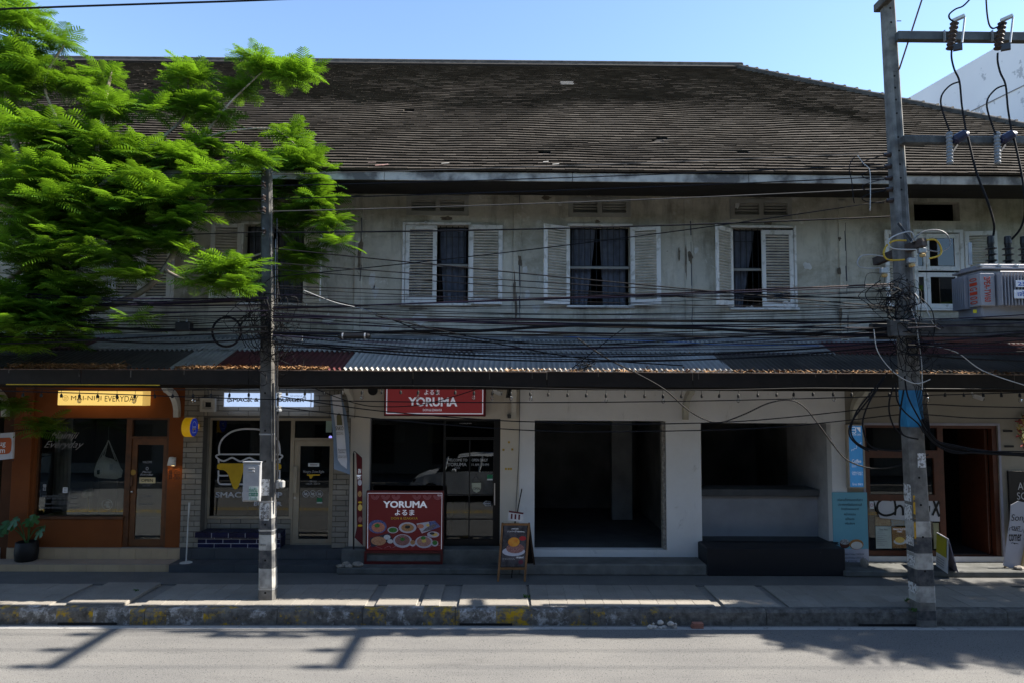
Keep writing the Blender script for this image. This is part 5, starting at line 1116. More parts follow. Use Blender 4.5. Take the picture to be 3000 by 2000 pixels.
# ================================================================== small street things
def two_leg_board(name, loc_px, label, fr_top, fr_bot, wmat, facefn, back_dx=.1, back=.42):
    """A-board: front leaf leaning back, rear leaf leaning forward"""
    (tx0,tx1,ty), (bx0_,bx1_,by) = fr_top, fr_bot
    g0, g1 = G(bx0_,by,0), G(bx1_,by,0); Yb_ = g0.y; Yt = Yb_+.24
    t0, t1 = P(tx0,ty,Yt), P(tx1,ty,Yt); z_ = (t0.z+t1.z)/2
    t0 = Vector((t0.x,Yt,z_)); t1 = Vector((t1.x,Yt,z_)); g0 = Vector((g0.x,Yb_,0)); g1 = Vector((g1.x,Yb_,0))
    th = thing(name, ((g0.x+g1.x)/2, Yb_+.2, 0), label, 'sign')
    for a, b in ((g0,t0),(g1,t1)): part('front_leg', MB().bar(a+Vector((0,0,.0)), b, .04, .025, (0,1,0)), wmat, th)
    n = (t0-g0).normalized(); xd_ = (g1-g0).normalized()
    q0, q1 = g0+(t0-g0)*.22, g1+(t1-g1)*.22
    part('rail', MB().bar(q0, q1, .04, .024, (0,1,0)), wmat, th); part('rail', MB().bar(t0-n*.02, t1-n*.02, .04, .024, (0,1,0)), wmat, th)
    nr = xd_.cross(n); facefn(th, q0, q1, t0, t1, nr)
    r0, r1 = Vector((g0.x+back_dx, Yb_+.24+back-.24, 0)), Vector((g1.x+back_dx, Yb_+.24+back-.24, 0))
    t0b, t1b = t0+Vector((0,.035,0)), t1+Vector((0,.035,0))
    for a, b in ((r0,t0b),(r1,t1b)): part('rear_leg', MB().bar(a, b, .035, .022, (0,1,0)), M('dark_wood', (.05,.03,.018), .6), th)
    u0, u1 = r0+(t0b-r0)*.22, r1+(t1b-r1)*.22
    part('rear_panel', MB().prism([u0,u1,t1b-n*.03,t0b-n*.03], (0,.008,0)), M('rear_board', (.02,.018,.016), .8, bump=0), th)
    return th
AWD = M('board_wood', (.24,.115,.045), .55, (.17,.08,.03), sc=8)
def face_burger(th, q0, q1, t0, t1, nr):
    def at(u, v, o=.004): return (q0+(q1-q0)*u)*(1-v) + (t0+(t1-t0)*u)*v - nr*(-o if nr.y < 0 else o)
    part('panel', MB().prism([at(0,0,.0),at(1,0,.0),at(1,1,.0),at(0,1,.0)], (0,.006,0)), M('rear_board', (0,0,0)), th)
    part('poster', MB().prism([at(.06,.04),at(.95,.04),at(.93,.955),at(.07,.955)], (0,.001,0)), M('poster_dark', (.085,.075,.08), .35, (.03,.028,.03), sc=7, bump=.25, bsc=6, lo=.4, hi=.62), th)
    def el(u, v, ru, rv, m_, o): part('print', MB().prism([at(u+ru*math.cos(2*math.pi*i/16), v+rv*math.sin(2*math.pi*i/16), o) for i in range(16)], (0,.0006,0)), m_, th)
    el(.5,.37,.43,.10,BWH,.006); el(.55,.44,.34,.11,BRN,.0075); el(.48,.58,.22,.105,M('yolk', (.62,.17,.02), .4, (.75,.36,.05), sc=9, bump=0),.009); el(.8,.66,.13,.05,M('print_red', (.45,.03,.03), .6, bump=0),.0075); el(.8,.14,.09,.05,M('seal_red', (.17,.03,.05), .6, bump=0),.0075)
    for (u0,u1,v0,v1,s_) in ((.35,.62,.855,.885,'JAPANESE'),(.2,.85,.79,.835,'ハンバーグ Hamburg'),(.62,.9,.22,.26,'199 BAHT'),(.1,.55,.20,.215,'rice topped with hamburg')):
        c0 = at((u0+u1)/2,(v0+v1)/2,.0085); w_ = (q1-q0).length*(u1-u0); h_ = (t0-q0).length*(v1-v0)
        o = text(s_, c0.x-w_/2, c0.x+w_/2, c0.z-h_/2, c0.z+h_/2, c0.y, LIT2, th, keep=False)
        o.rotation_euler = (-math.atan2((t0-q0).y,(t0-q0).z),0,0)
two_leg_board('sandwich_board', None, 'wooden sandwich board with a hamburg steak poster before the white shop', (1472,1550,1531), (1459,1537,1702), AWD, face_burger, back_dx=.22, back=.5)
# stick with a menu card standing behind it
mc = thing('menu_stand', P(1512,1680,13.3), 'small menu card clipped to a tilted black stick behind the wooden sandwich board', 'sign')
Ym = 13.2; part('stick', MB().tube([P(1529,1430,Ym), P(1516,1496,Ym), P(1508,1530,Ym), (P(1500,1560,Ym).x, Ym, .0)], .012, 6), BLACK, mc)
part('card', MB().prism([P(1491,1494,Ym-.02),P(1534,1500,Ym-.02),P(1530,1528,Ym-.02),P(1488,1522,Ym-.02)], (0,.004,0)), M('card_white', (.55,.55,.57), .7, bump=0), mc)
for i in range(3):
    a = 1497+i*11; part('card_print', MB().prism([P(a,1503+i,Ym-.023),P(a+5,1504+i,Ym-.023),P(a+4,1519+i,Ym-.023),P(a-1,1518+i,Ym-.023)], (0,.001,0)), M('card_maroon', (.10,.02,.03), .7, bump=0), mc)
part('card_head', MB().prism([P(1491,1494,Ym-.024),P(1534,1500,Ym-.024),P(1533,1505,Ym-.024),P(1491,1499,Ym-.024)], (0,.001,0)), MATS['card_maroon'], mc)
# folded card boards at the cafe
def face_yellow(th, q0, q1, t0, t1, nr): pass
ya = thing('sandwich_board', G(2770,1672,.12), 'small white folding board with a yellow panel by the cafe doorway', 'sign')
zb_ = .118; f0, f1 = G(2742,1655,zb_), G(2776,1679,zb_); tA, tB = P(2759,1569,f0.y+.02), P(2789,1582,f1.y+.14); r0_, r1_ = G(2790,1660,zb_), G(2807,1679,zb_)
tA = Vector((f0.x+.10, f0.y+.1, zb_+.62)); tB = tA + (f1-f0); 
WBD = M('white_board', (.60,.60,.64), .7, (.54,.54,.58), bump=0); 
nn = (tB-tA).cross(f0-tA).normalized()
part('front_leaf', MB().prism([f0,f1,tB,tA], nn*.006), WBD, ya)
part('rear_leaf', MB().prism([tA+Vector((.01,.005,0)),tB+Vector((.01,.005,0)),f1+Vector((.24,.06,0)),f0+Vector((.24,.06,0))], nn*.006), M('board_back', (.32,.31,.38), .8, bump=0), ya)
def lat(u,v,o): 
    p_ = (f0+(f1-f0)*u)*(1-v)+(tA+(tB-tA)*u)*v; s_ = nn if nn.dot(CAM-p_) > 0 else -nn; return p_ + s_*o
part('yellow_panel', MB().prism([lat(.05,.42,.010),lat(.92,.42,.010),lat(.92,.97,.010),lat(.05,.97,.010)], nn*.001), M('panel_yellow', (.42,.37,.02), .7, (.36,.32,.05), bump=0), ya)
for k in range(4): part('print_line', MB().prism([lat(.1,.30-k*.07,.010),lat(.75,.30-k*.07,.010),lat(.75,.31-k*.07,.010),lat(.1,.31-k*.07,.010)], nn*.001), INK, ya)
wa = thing('sandwich_board', G(2960,1660,.12), 'white board reading CRAFT CORNER on pale wooden legs at the cafe wall', 'sign')
Yw = G(2960,1662,zb_).y; pts_ = [(2940,1655),(2990,1674),(3060,1690),(3060,1490),(3000,1470),(2984,1466),(2962,1478),(2960,1520)]
part('board', MB().prism([P(a,b,Yw) for a,b in pts_], (0,.02,0)), M('board_lilac', (.40,.41,.47), .7, (.35,.36,.42), bump=0), wa)
part('leg', MB().bar(P(2988,1690,Yw-.03)*1.0, P(3012,1560,Yw-.03), .04, .03), M('pale_pine', (.42,.33,.17), .7), wa); part('leg', MB().bar(P(2943,1664,Yw+.05), P(2946,1656,Yw+.03), .035, .03), MATS['pale_pine'], wa)
txt('Songpol', 2962,1505,3040,1530, Yw-.004, INK, wa, keep=False, shear=.2); txt('CRAFT', 2964,1540,2990,1552, Yw-.004, INK, wa, keep=False, bold=.014); txt('corner', 2956,1563,2993,1584, Yw-.004, INK, wa, keep=False, bold=.01)
stroke('ribbon_line', [(2956,1553),(2958,1545),(2966,1542),(2966,1551),(2992,1555),(2997,1548),(3000,1560)], 1.4, Yw-.005, INK, wa, smooth=0); stroke('flourish', [(2962,1590),(2968,1588),(2974,1593),(2972,1589),(2984,1592)], 1.4, Yw-.005, INK, wa)
solo('stone', rock((P(2985,1690,Yw-.1).x,Yw-.12,.118), .14,.08,.07, 31), sto, 'pale stone at the foot of the white CRAFT CORNER board', 'stone')
g_ = G(2528,1657,.118); solo('stone', rock((g_.x,g_.y-.05,.118), .09,.08,.17, 32), sto, 'pointed grey stone at the foot of the pale blue poster', 'stone')
# thin white stand on the grey step
c = G(545,1647,bS[1]); sd = thing('stand', (c.x,c.y,bS[1]), 'thin white metal stand on a round base on the grey tiled step', 'stand')
WM = M('white_metal', (.52,.52,.50), .5, bump=0)
part('base', MB().lathe([(.115,0),(.115,.008),(.10,.014),(.02,.02)], (c.x,c.y,bS[1]), 20), WM, sd); part('rod', MB().tube([(c.x,c.y,bS[1]+.01), P(552,1510,c.y), P(556,1470,c.y)], .013, 8), WM, sd)
part('clip', MB().bbox(P(553,1490,c.y).x-.006, P(553,1490,c.y).x+.012, c.y-.02, c.y+.02, P(553,1516,c.y).z, P(553,1470,c.y).z, .003), WM, sd)
# hanging sign of the neighbour at the left edge
hs = thing('hanging_sign', P(10,1345,13.4), 'white hanging sign with an orange rounded panel at the end of the row', 'sign')
Yh = 13.4; A_ = [(-60,1272),(39,1265),(36,1342),(-60,1352)]
part('board', MB().prism([P(a,b,Yh) for a,b in A_], (0,.05,0)), M('sign_offwhite', (.52,.52,.56), .6, bump=0), hs)
part('panel', MB().prism([P(a,b,Yh-.004) for a,b in ((-60,1284),(28,1280),(33,1284),(34,1295),(32,1318),(27,1326),(20,1328),(-60,1333))], (0,.003,0)), M('panel_orange', (.42,.085,.02), .6, bump=0), hs)
txt('hug\nfilm', -14,1289,16,1325, Yh-.006, WHT, hs, keep=False, bold=.014); part('arm', MB().tube([P(38,1348,Yh+.03), P(38,1348,FY)], .012, 6), BLACK, hs)
part('hanger', MB().tube([P(37,1262,Yh+.03), (P(37,1262,Yh+.03).x, FY, P(37,1262,Yh+.03).z+.02)], .01, 6), BLACK, hs)
# rubble and broken brick at the kerb
rb = M('rubble_white', (.50,.47,.43), .9, (.36,.33,.3), sc=15, bump=.5)
for i in range(16):
    px_ = 1890 + random.Random(i).uniform(-12, 72); zz = -.238 + (.055 if i % 3 == 0 else 0); g_ = G(px_, 1812, -.238); s_ = random.Random(i+40).uniform(.025,.06)
    solo('stone_chunk', rock((g_.x, KY0-.09-random.Random(i+9).uniform(0,.06), zz), s_, s_*.8, s_*1.1, i+60), rb, 'pale chunk of rubble in the small heap against the kerb', 'stone', 'rubble heap at the kerb')
g_ = G(2022,1812,-.238); bk = thing('broken_brick', (g_.x,KY0-.1,-.238), 'broken red brick lying in the gutter beside the rubble heap', 'brick')
rbm = M('red_brick', (.34,.15,.11), .9, (.25,.11,.08), sc=14, bump=.4)
for k in range(3): part('brick_layer', MB().bbox(g_.x-.10+.012*k, g_.x+.09, KY0-.15, KY0-.05, -.238+k*.028, -.238+k*.028+.026, .004), rbm, bk)
g_ = G(2680,1768,.0); solo('stone', rock((g_.x, g_.y, .0), .13, .08, .07, 77), M('loose_brick', (.30,.22,.17), .9, sc=9, bump=.4), 'flat brown stone at the foot of the blue wrapped pole', 'stone')
for i,(px_,py_) in enumerate(((395,1735),(1542,1750),(2664,1762),(2675,1790))):
    mb = MB(); g_ = G(px_,py_,0); rr = random.Random(i+3)
    for k in range(26):
        a = rr.uniform(0,6.28); l = rr.uniform(.03,.09); c = g_+Vector((rr.uniform(-.05,.05),rr.uniform(-.03,.03),0)); d_ = Vector((math.cos(a)*.6,math.sin(a)*.4,.8))*l; s_ = Vector((-math.sin(a),math.cos(a),0))*.012
        mb.quad(c-s_*.3, c+d_*.6-s_, c+d_, c+d_*.6+s_)
    solo('weed', mb, M('weed_leaf', (.06,.13,.03), .8, bump=0), ('small weed in the joint of the raised cover slab','small weed at the joint before the white shop step','leafy weed at the foot of the blue wrapped pole','low weed at the kerb below the blue wrapped pole')[i], 'weed')
# potted monstera
pm = thing('potted_plant', G(62,1645,fS[1]), 'monstera plant in a black pot on the beige tiled step', 'plant')
Yp = G(62,1645,fS[1]).y; c = Vector((P(64,1640,Yp).x, Yp+.12, fS[1]))
part('pot', MB().lathe([(.16,0),(.19,.02),(.205,.18),(.19,.36),(.17,.37),(.165,.33)], c, 20).smooth(), M('pot_black', (.012,.012,.013), .6, sc=6), pm)
part('soil', MB().lathe([(.16,.325),(.16,.33)], c, 14), M('soil', (.05,.035,.025), .95), pm)
LV = NT('monstera_leaf'); b_ = LV.bsdf(LV.mix(LV.noise(6,3),(.012,.065,.014),(.03,.12,.022)), .45, 0, .4); MLEAF = LV.m
def monstera(tip, stem, sz, yaw, tilt):
    top = Vector(tip); mb = MB(); n = 26; vs = [Vector((0,0,0))]
    for i in range(n):
        a = -math.pi + 2*math.pi*i/(n-1); r_ = .5*(1+math.cos(a))*.55+.42; 
        if i % 4 == 2 and 2 < i < n-3: r_ *= .5
        vs.append(Vector((math.sin(a)*r_*.95, 0, -math.cos(a)*r_*1.0 -.15)))
    R = Matrix.Rotation(yaw,3,'Z') @ Matrix.Rotation(tilt,3,'X')
    vs = [top + R @ (Vector((v.x, .18*abs(v.x)+.12*v.z*v.z, v.z))*sz) for v in vs]
    mb.add(vs, [(0,i,i+1) for i in range(1,n)]); part('leaf', mb, MLEAF, pm)
    part('stem', MB().tube(catmull([c+Vector((random.uniform(-.03,.03),0,.34)), (c+Vector((0,0,.36))+top)/2+Vector((0,0,.1)), top], 5), .011, 5), M('plant_stem', (.05,.11,.03), .7, bump=0), pm)
for (a,b,s_,yw_,ti) in ((20,1530,.19,.3,-.5),(45,1518,.2,-.4,-.7),(98,1512,.17,.1,-.3),(120,1548,.19,-.5,-.6),(130,1540,.13,-.9,-.2),(8,1545,.15,.8,-.4),(85,1520,.15,.4,-.9)): monstera(P(a,b,Yp+.02), None, s_, yw_, ti)
# string lights under the awning edge
sl = thing('string_lights', (0, GY-.05, GZ0-.02), 'string of hanging bulb sockets along the awning edge', 'string lights')
SOC = M('socket_black', (.012,.012,.012), .6, bump=0); tG = NT('bulb_glass'); gb = tG.n('ShaderNodeBsdfGlass', Roughness=.05); gb.inputs['Color'].default_value = (.85,.87,.88,1); tt_ = tG.n('ShaderNodeBsdfTransparent'); mxx = tG.n('ShaderNodeMixShader'); mxx.inputs[0].default_value = .45
tG.t.links.new(tt_.outputs[0], mxx.inputs[1]); tG.t.links.new(gb.outputs[0], mxx.inputs[2]); tG.t.links.new(mxx.outputs[0], tG.out.inputs[0])
socm = MB().tube([(0,0,0),(0,0,-.085)], .004, 4).lathe([(.008,-.075),(.016,-.085),(.022,-.10),(.022,-.135),(.018,-.14)], (0,0,0), 8).mesh('socket'); bulm = MB().lathe([(.014,-.14),(.02,-.16),(.033,-.19),(.03,-.215),(.012,-.232)], (0,0,0), 10).smooth().mesh('bulb')
px_ = 70; cords = []; i = 0
while px_ < 2990:
    p_ = P(px_, 1131 + (6*math.sin(px_*.004) + 4), GY-.12); p_.z = min(p_.z, GZ0-.004); cords.append(p_)
    if i % 1 == 0:
        o = obj('socket', socm, SOC, sl, p_); o.rotation_euler = (random.uniform(-.1,.1), random.uniform(-.12,.12), 0)
        if i in (3,6,9,11,12,15,18,21,24,25,26,27,31,34,38,41,43,45,48,53,55): 
            b_ = bpy.data.objects.new('bulb', bulm); COL.objects.link(b_); b_.parent = o; bulm.materials.append(tG.m) if not bulm.materials else None; WLOC[b_.name] = p_
    px_ += random.uniform(53.5,56.5); i += 1
part('cord', MB().tube(catmull([c_+Vector((0,0,.0)) for c_ in cords], 2), .007, 5), SOC, sl)
# ================================================================== poles
def conc(name, c, c2, sc=5): return M(name, c, .9, c2, sc=sc, bump=.4, lo=.38, hi=.64)
POLE = conc('pole_concrete', (.105,.10,.093), (.055,.053,.05)); POLE2 = conc('pole_pale', (.18,.175,.165), (.095,.093,.088))
def shaft(a, b, wa, wb, da, db, ch=.03):
    mb = MB(); vs = []
    for p, w, d in ((a,wa,da),(b,wb,db)):
        w /= 2; d /= 2
        for x, y in ((-w+ch,-d),(w-ch,-d),(w,-d+ch),(w,d-ch),(w-ch,d),(-w+ch,d),(-w,d-ch),(-w,-d+ch)): vs.append((p[0]+x, p[1]+y, p[2]))
    return mb.add(vs, [tuple(range(7,-1,-1)), tuple(range(8,16))] + [(i,(i+1)%8,8+(i+1)%8,8+i) for i in range(8)])
class Pole:
    def __init__(s, base, top, w0, w1, d0, d1): s.b, s.t, s.w0, s.w1, s.d0, s.d1 = Vector(base), Vector(top), w0, w1, d0, d1
    def at(s, z): return s.b + (s.t-s.b)*((z-s.b.z)/(s.t.z-s.b.z))
    def wd(s, z): k = (z-s.b.z)/(s.t.z-s.b.z); return s.w0+(s.w1-s.w0)*k, s.d0+(s.d1-s.d0)*k
    def seg(s, z0, z1, grow=0, ch=.03):
        (wa,da),(wb,db) = s.wd(z0), s.wd(z1); return shaft(s.at(z0), s.at(z1), wa+grow, wb+grow, da+grow, db+grow, ch)
    def bolt(s, parent, zs, mat):
        for z in zs:
            p = s.at(z); w, d = s.wd(z); part('bolt_hole', MB().lathe([(.018,-.003),(.018,.0)], (p.x-.01,p.y-d/2-.0015,z), 8, 'Y'), mat, parent)
HOLE = M('hole_black', (.006,.006,.006), .9, bump=0); GALV = M('galvanised', (.42,.43,.44), .45, (.33,.34,.35), metal=.6, bump=0, sc=8)
PWH = conc('pole_white_paint', (.42,.42,.40), (.22,.215,.205), 6); PBK = conc('pole_black_paint', (.04,.044,.052), (.10,.10,.10), 9); PAPER = M('torn_paper', (.56,.56,.56), .9, (.20,.19,.18), sc=26, bump=0, lo=.5, hi=.56)
YL = 11.64
LPb = G(781,1757,0); YL = LPb.y + .1; tp = P(782,485,YL)
LP = Pole((LPb.x,YL,-.3), (tp.x,YL,tp.z), .262, .165, .21, .14)
lpo = thing('utility_pole', (LPb.x,YL,0), 'concrete utility pole with black and white bands and a grey meter cabinet', 'utility pole')
part('shaft', LP.seg(-.3, tp.z), POLE, lpo)
zp = lambda y_, x_=781, Y_=None: P(x_, y_, Y_ or YL-.1).z
for y0_, y1_, m_ in ((1722,1757,POLE2),(1664,1722,PWH),(1612,1663,PBK),(1565,1611,PWH),(1518,1564,PBK),(1470,1517,PWH)): part('painted_band', LP.seg(max(zp(y1_),.0), zp(y0_)-.002, .006), m_, lpo)
LP.bolt(lpo, [zp(y) for y in (1735,1640,1535,1350,1260,1150)], HOLE)
for y0_, y1_, w_ in ((1450,1402,.17),(1523,1472,.16)):
    p = LP.at(zp(y0_)); part('poster', MB().box(p.x-w_/2-.02,p.x+w_/2-.03,YL-LP.wd(zp(y0_))[1]/2-.006,YL-LP.wd(zp(y0_))[1]/2-.004,zp(y0_),zp(y1_)), PAPER, lpo)
text('ทาบปะยาง\nรับจ้าง', LP.at(zp(1500)).x-.08, LP.at(zp(1500)).x+.06, zp(1520), zp(1476), YL-.117, INK, lpo, rot=1, keep=False); text('0854', LP.at(zp(1594)).x-.1, LP.at(zp(1594)).x-.0, zp(1598), zp(1590), YL-.117, INK, lpo)
for y_ in (1271,1468,1553,1725): 
    z_ = zp(y_); w,d = LP.wd(z_); c = LP.at(z_); part('strap', shaft((c.x,c.y,z_-.012),(c.x,c.y,z_+.012), w+.014, w+.014, d+.014, d+.014), GALV, lpo)
# cabinet, meter, conduits
cb = thing('meter_cabinet', P(737,1468,YL-.1), 'grey metal cabinet with a green Thai sticker strapped to the pole', 'cabinet')
x0,x1,z0,z1 = RC(711,1354,763,1468,YL-.16); CAB = M('cabinet_paint', (.34,.345,.36), .45, (.27,.275,.29), sc=5, bump=.05, spec=.4)
part('case', MB().bbox(x0,x1,YL-.16,YL+.02,z0,z1,.008), CAB, cb); part('door', MB().bbox(x0+.012,x1-.012,YL-.172,YL-.161,z0+.02,z1-.04,.004), CAB, cb); part('hood', MB().bbox(x0-.008,x1+.008,YL-.18,YL+.03,z1+.001,z1+.02,.004), CAB, cb)
for y_ in (1371,1379): part('louvre', strip(727,y_-2,745,y_+2,YL-.186,.013), CAB, cb)
flat('sticker', 729,1424,755,1464, YL-.176, M('sticker_mint', (.58,.66,.62), .7, bump=0), cb); SGN = M('sticker_dark_green', (.01,.17,.10), .7, bump=0)
txt('ท่อตัน', 730,1426,754,1440, YL-.179, SGN, cb, keep=False, bold=.01); flat('sticker_band', 729,1442,755,1452, YL-.1785, SGN, cb, d=.002); txt('080-131-8811', 730,1444,754,1450, YL-.181, WHT, cb, keep=False); txt('ส้วมตัน', 731,1454,754,1463, YL-.179, SGN, cb, keep=False)
em = thing('electric_meter', P(822,1430,YL-.05), 'small clear plastic electric meter on the banded pole', 'meter')
x0,x1,z0,z1 = RC(809,1405,832,1430,YL-.1); part('base', MB().bbox(x0,x0+.05,YL-.1,YL,z0,z1,.006), GALV, em); part('cover', MB().bbox(x0+.051,x1,YL-.11,YL-.02,z0+.005,z1-.005,.02), M('meter_plastic', (.30,.30,.30), .25, bump=0), em); part('dial', MB().box(x0+.06,x1-.02,YL-.114,YL-.111,z0+.03,z1-.03), M('dial_grey', (.45,.45,.44), .5, bump=0), em)
cdt = M('conduit_steel', (.30,.30,.31), .4, metal=.7, bump=0)
for k,(a,ya_,yb_,m_,r_) in enumerate(((800,1120,1800,POLE2,.012),(806,700,1500,cdt,.010),(812,640,1440,IRON,.013),(796,500,1350,POLE2,.010),(816,1130,1380,IRON,.008))):
    pts_ = [(P(a+random.uniform(-1,1),yy,YL-.09).x, YL-.06-.012*k, max(zp(yy),.0)) for yy in np.linspace(min(yb_,1740), ya_, 9)]
    part('conduit', MB().tube(pts_, r_, 6), m_, lpo)
# spool insulators of the low voltage rack
INS = M('porcelain_dark', (.05,.035,.03), .3, bump=0)
for y_ in (506,543,582,617,680):
    z_ = zp(y_); c = LP.at(z_); w,d = LP.wd(z_)
    part('spool_insulator', MB().lathe([(.02,-.045),(.045,-.04),(.045,-.015),(.028,0),(.045,.015),(.045,.04),(.02,.045)], (c.x-.02,c.y-d/2-.06,z_), 10), INS, lpo); part('rack_clip', MB().bbox(c.x-.035,c.x-.005,c.y-d/2-.08,c.y-d/2-.001,z_+.046,z_+.056,.002), GALV, lpo); part('rack_clip', MB().bbox(c.x-.035,c.x-.005,c.y-d/2-.08,c.y-d/2-.001,z_-.056,z_-.046,.002), GALV, lpo)
for y_ in (1156,1196): 
    c = P(818,y_,YL-.1); part('spool_insulator', MB().lathe([(.02,-.045),(.045,-.04),(.045,-.015),(.028,0),(.045,.015),(.045,.04),(.02,.045)], c, 10), GALV, lpo)

# right hand pole of the transformer frame and its twin beyond the picture
YR = 11.36; bR = P(2719,1815,YR-.12); t0R = P(2610,0,YR-.1)
ZT = 10.35; dx = (t0R.x-bR.x)/(t0R.z-bR.z)
RP_ = Pole((bR.x,YR,-.3), (bR.x+dx*(ZT+.3),YR,ZT), .30, .19, .28, .18)
rpo = thing('utility_pole', (bR.x,YR,-.24), 'tall leaning concrete pole wrapped in blue carrying the transformer crossarms', 'utility pole')
part('shaft', RP_.seg(-.3, ZT), POLE2, rpo)
zr_ = lambda y_, x_=2700: P(x_, y_, YR-.14).z
part('face_groove', MB().prism([RP_.at(z)+Vector((sx_*.035+.01, -RP_.wd(z)[1]/2-.003, 0)) for z, sx_ in ((zr_(1130),-1),(zr_(1130),1),(zr_(205,2640),1),(zr_(205,2640),-1))], (0,.002,0)), POLE, rpo)
part('wrap', RP_.seg(zr_(1250), zr_(1142), .012), M('wrap_blue', (.03,.22,.42), .6, (.02,.15,.30), sc=6), rpo)
for y0_, y1_, m_ in ((1788,1816,PBK),(1716,1764,PWH),(1668,1715,PBK),(1620,1667,PWH),(1573,1619,PBK),(1526,1572,PWH)): part('painted_band', RP_.seg(zr_(y1_,2715), zr_(y0_,2715)-.002, .006), m_, rpo)
part('poster', MB().box(RP_.at(zr_(1345)).x-.02, RP_.at(zr_(1345)).x+.11, YR-RP_.wd(zr_(1345))[1]/2-.008, YR-RP_.wd(zr_(1345))[1]/2-.005, zr_(1368), zr_(1326)), PAPER, rpo)
for i,(y0_,y1_) in enumerate(((1480,1526),(1420,1470),(1540,1600),(1618,1660),(1690,1740))):
    z0_,z1_ = zr_(y1_,2690), zr_(y0_,2690); c = RP_.at(z0_); w,d = RP_.wd(z0_)
    part('poster', MB().box(c.x-w/2-.006,c.x-w/2-.004,YR-d/2+.03,YR+d/2-.03,z0_,z1_), PAPER, rpo)
part('yellow_stripe', MB().box(RP_.at(.8).x-.16,RP_.at(.8).x-.13,YR-.145,YR-.14,zr_(1590,2695),zr_(1450,2695)), M('stripe_yellow', (.45,.27,.02), .8, (.05,.05,.05), sc=12, lo=.45, hi=.6), rpo)
RP_.bolt(rpo, [zr_(y) for y in (1672,1572,1478,1398,820,780)] + [zr_(y,2640) for y in (555,520,480,440,400,330,290,255,220,20,62)], HOLE)
XE = 10.35
arm1 = P(2626,108,YR-.2); ARM = M('steel_arm', (.07,.072,.072), .5, (.045,.046,.047), metal=.4, sc=5, bump=.1)
part('crossarm', MB().bbox(arm1.x, XE+.4, YR-.26, YR-.14, arm1.z-.075, arm1.z+.075, .008), ARM, rpo)
arm2 = P(2640,412,YR-.2); part('crossarm', MB().bbox(arm2.x, XE+.4, YR-.27, YR-.13, arm2.z-.07, arm2.z+.07, .02), conc('arm_concrete', (.10,.098,.092), (.05,.05,.048)), rpo)
part('strut', MB().bar(P(2634,205,YR-.13), P(2634,205,YR-.13)+Vector((.68,-.05,2.0)), .05, .012), M('rust', (.13,.055,.035), .8, (.08,.035,.025), sc=8), rpo)
part('pin', MB().tube([P(2628,62,YR-.1),P(2640,62,YR-.1)], .008, 6), IRON, rpo)
# top arms across the street with three insulators each
for xp in (RP_.at(10.0).x, XE):
    part('top_arm', MB().bbox(xp-.06-.1, xp+.06-.1, 9.72, 11.52, 10.03, 10.17, .01), POLE, rpo)
    for yi in (9.82, 10.42, 11.05): part('pin_insulator', MB().lathe([(.03,10.17),(.03,10.3),(.10,10.32),(.06,10.38),(.09,10.41),(.05,10.48),(.07,10.51),(.04,10.58)], (xp-.1,yi,0), 12), INS, rpo)
part('twin_shaft', shaft((XE+.15,YR,-.3),(XE,YR,10.2),.3,.19,.28,.18), POLE2, rpo)
# platform
pb0 = P(2606,962,YR-.3); BEAM = conc('platform_beam', (.045,.044,.042), (.10,.1,.1), 4)
for yy in (YR-.34, YR+.22): part('platform_beam', MB().bbox(pb0.x, XE+.5, yy, yy+.12, pb0.z-.13, pb0.z+.13, .01), BEAM, rpo)
part('channel', MB().bbox(P(2700,1003,YR-.35).x, XE+.4, YR-.36, YR-.30, pb0.z-.22, pb0.z-.14, .005), M('rust_channel', (.10,.03,.025), .7, (.05,.03,.028), sc=6), rpo)
part('deck', MB().box(pb0.x+.9, XE, YR-.22, YR+.22, pb0.z+.131, pb0.z+.16), BEAM, rpo)
part('spar', MB().bar(P(2564,768,YR+.55), P(2708,709,YR-.4), .11, .13), M('spar_dark', (.035,.03,.028), .85, (.08,.06,.05), sc=8), rpo); part('spar_brace', MB().bar(P(2632,655,YR-.12), P(2676,712,YR-.3), .035), IRON, rpo)
for (a,b) in ((2701,716),(2670,745),(2590,775)): 
    c = P(a,b+20,YR-.3); part('line_clamp', MB().bbox(c.x-.06,c.x+.06,c.y-.04,c.y+.04,c.z-.04,c.z+.05,.01), GALV, rpo); part('clamp_pad', MB().bbox(c.x-.035,c.x+.035,c.y-.05,c.y+.03,c.z-.10,c.z-.045,.01), M('pad_amber', (.45,.30,.12), .5, bump=0), rpo)
# transformer
tr = thing('transformer', (8.4, 11.3, pb0.z+.16), 'grey finned transformer with black bushings on the pole platform', 'transformer')
TG = M('transformer_grey', (.30,.30,.325), .45, (.25,.25,.275), sc=3, bump=.03, spec=.4); tx0 = P(2876,850,10.98).x; ty0, ty1 = 11.0, 11.64
tzb, tzl = pb0.z+.161, P(2900,790,ty0).z; zt_, zb1 = P(2920,803,ty0).z, P(2920,898,ty0).z
part('tank', MB().bbox(tx0+.02, tx0+1.7, ty0+.02, ty1-.02, tzb, tzl, .02), TG, tr); part('lid', MB().bbox(tx0-.02, tx0+1.76, ty0-.04, ty1+.04, tzl, tzl+.035, .006), TG, tr); part('lid_top', MB().bbox(tx0+.06, tx0+1.7, ty0+.03, ty1-.03, tzl+.036, tzl+.10, .02), TG, tr)
part('side_panel', MB().bbox(tx0-.05, tx0+.019, ty0-.02, ty0+.22, zb1, zt_, .008), TG, tr); part('front_panel', MB().bbox(tx0-.049, P(2908,850,ty0).x, ty0-.06, ty0-.021, zb1, zt_, .008), TG, tr)
for k in range(7): part('side_fin', MB().bbox(tx0-.10, tx0+.018, ty0+.25+k*.05, ty0+.264+k*.05, zb1-.02, zt_, .004), TG, tr)
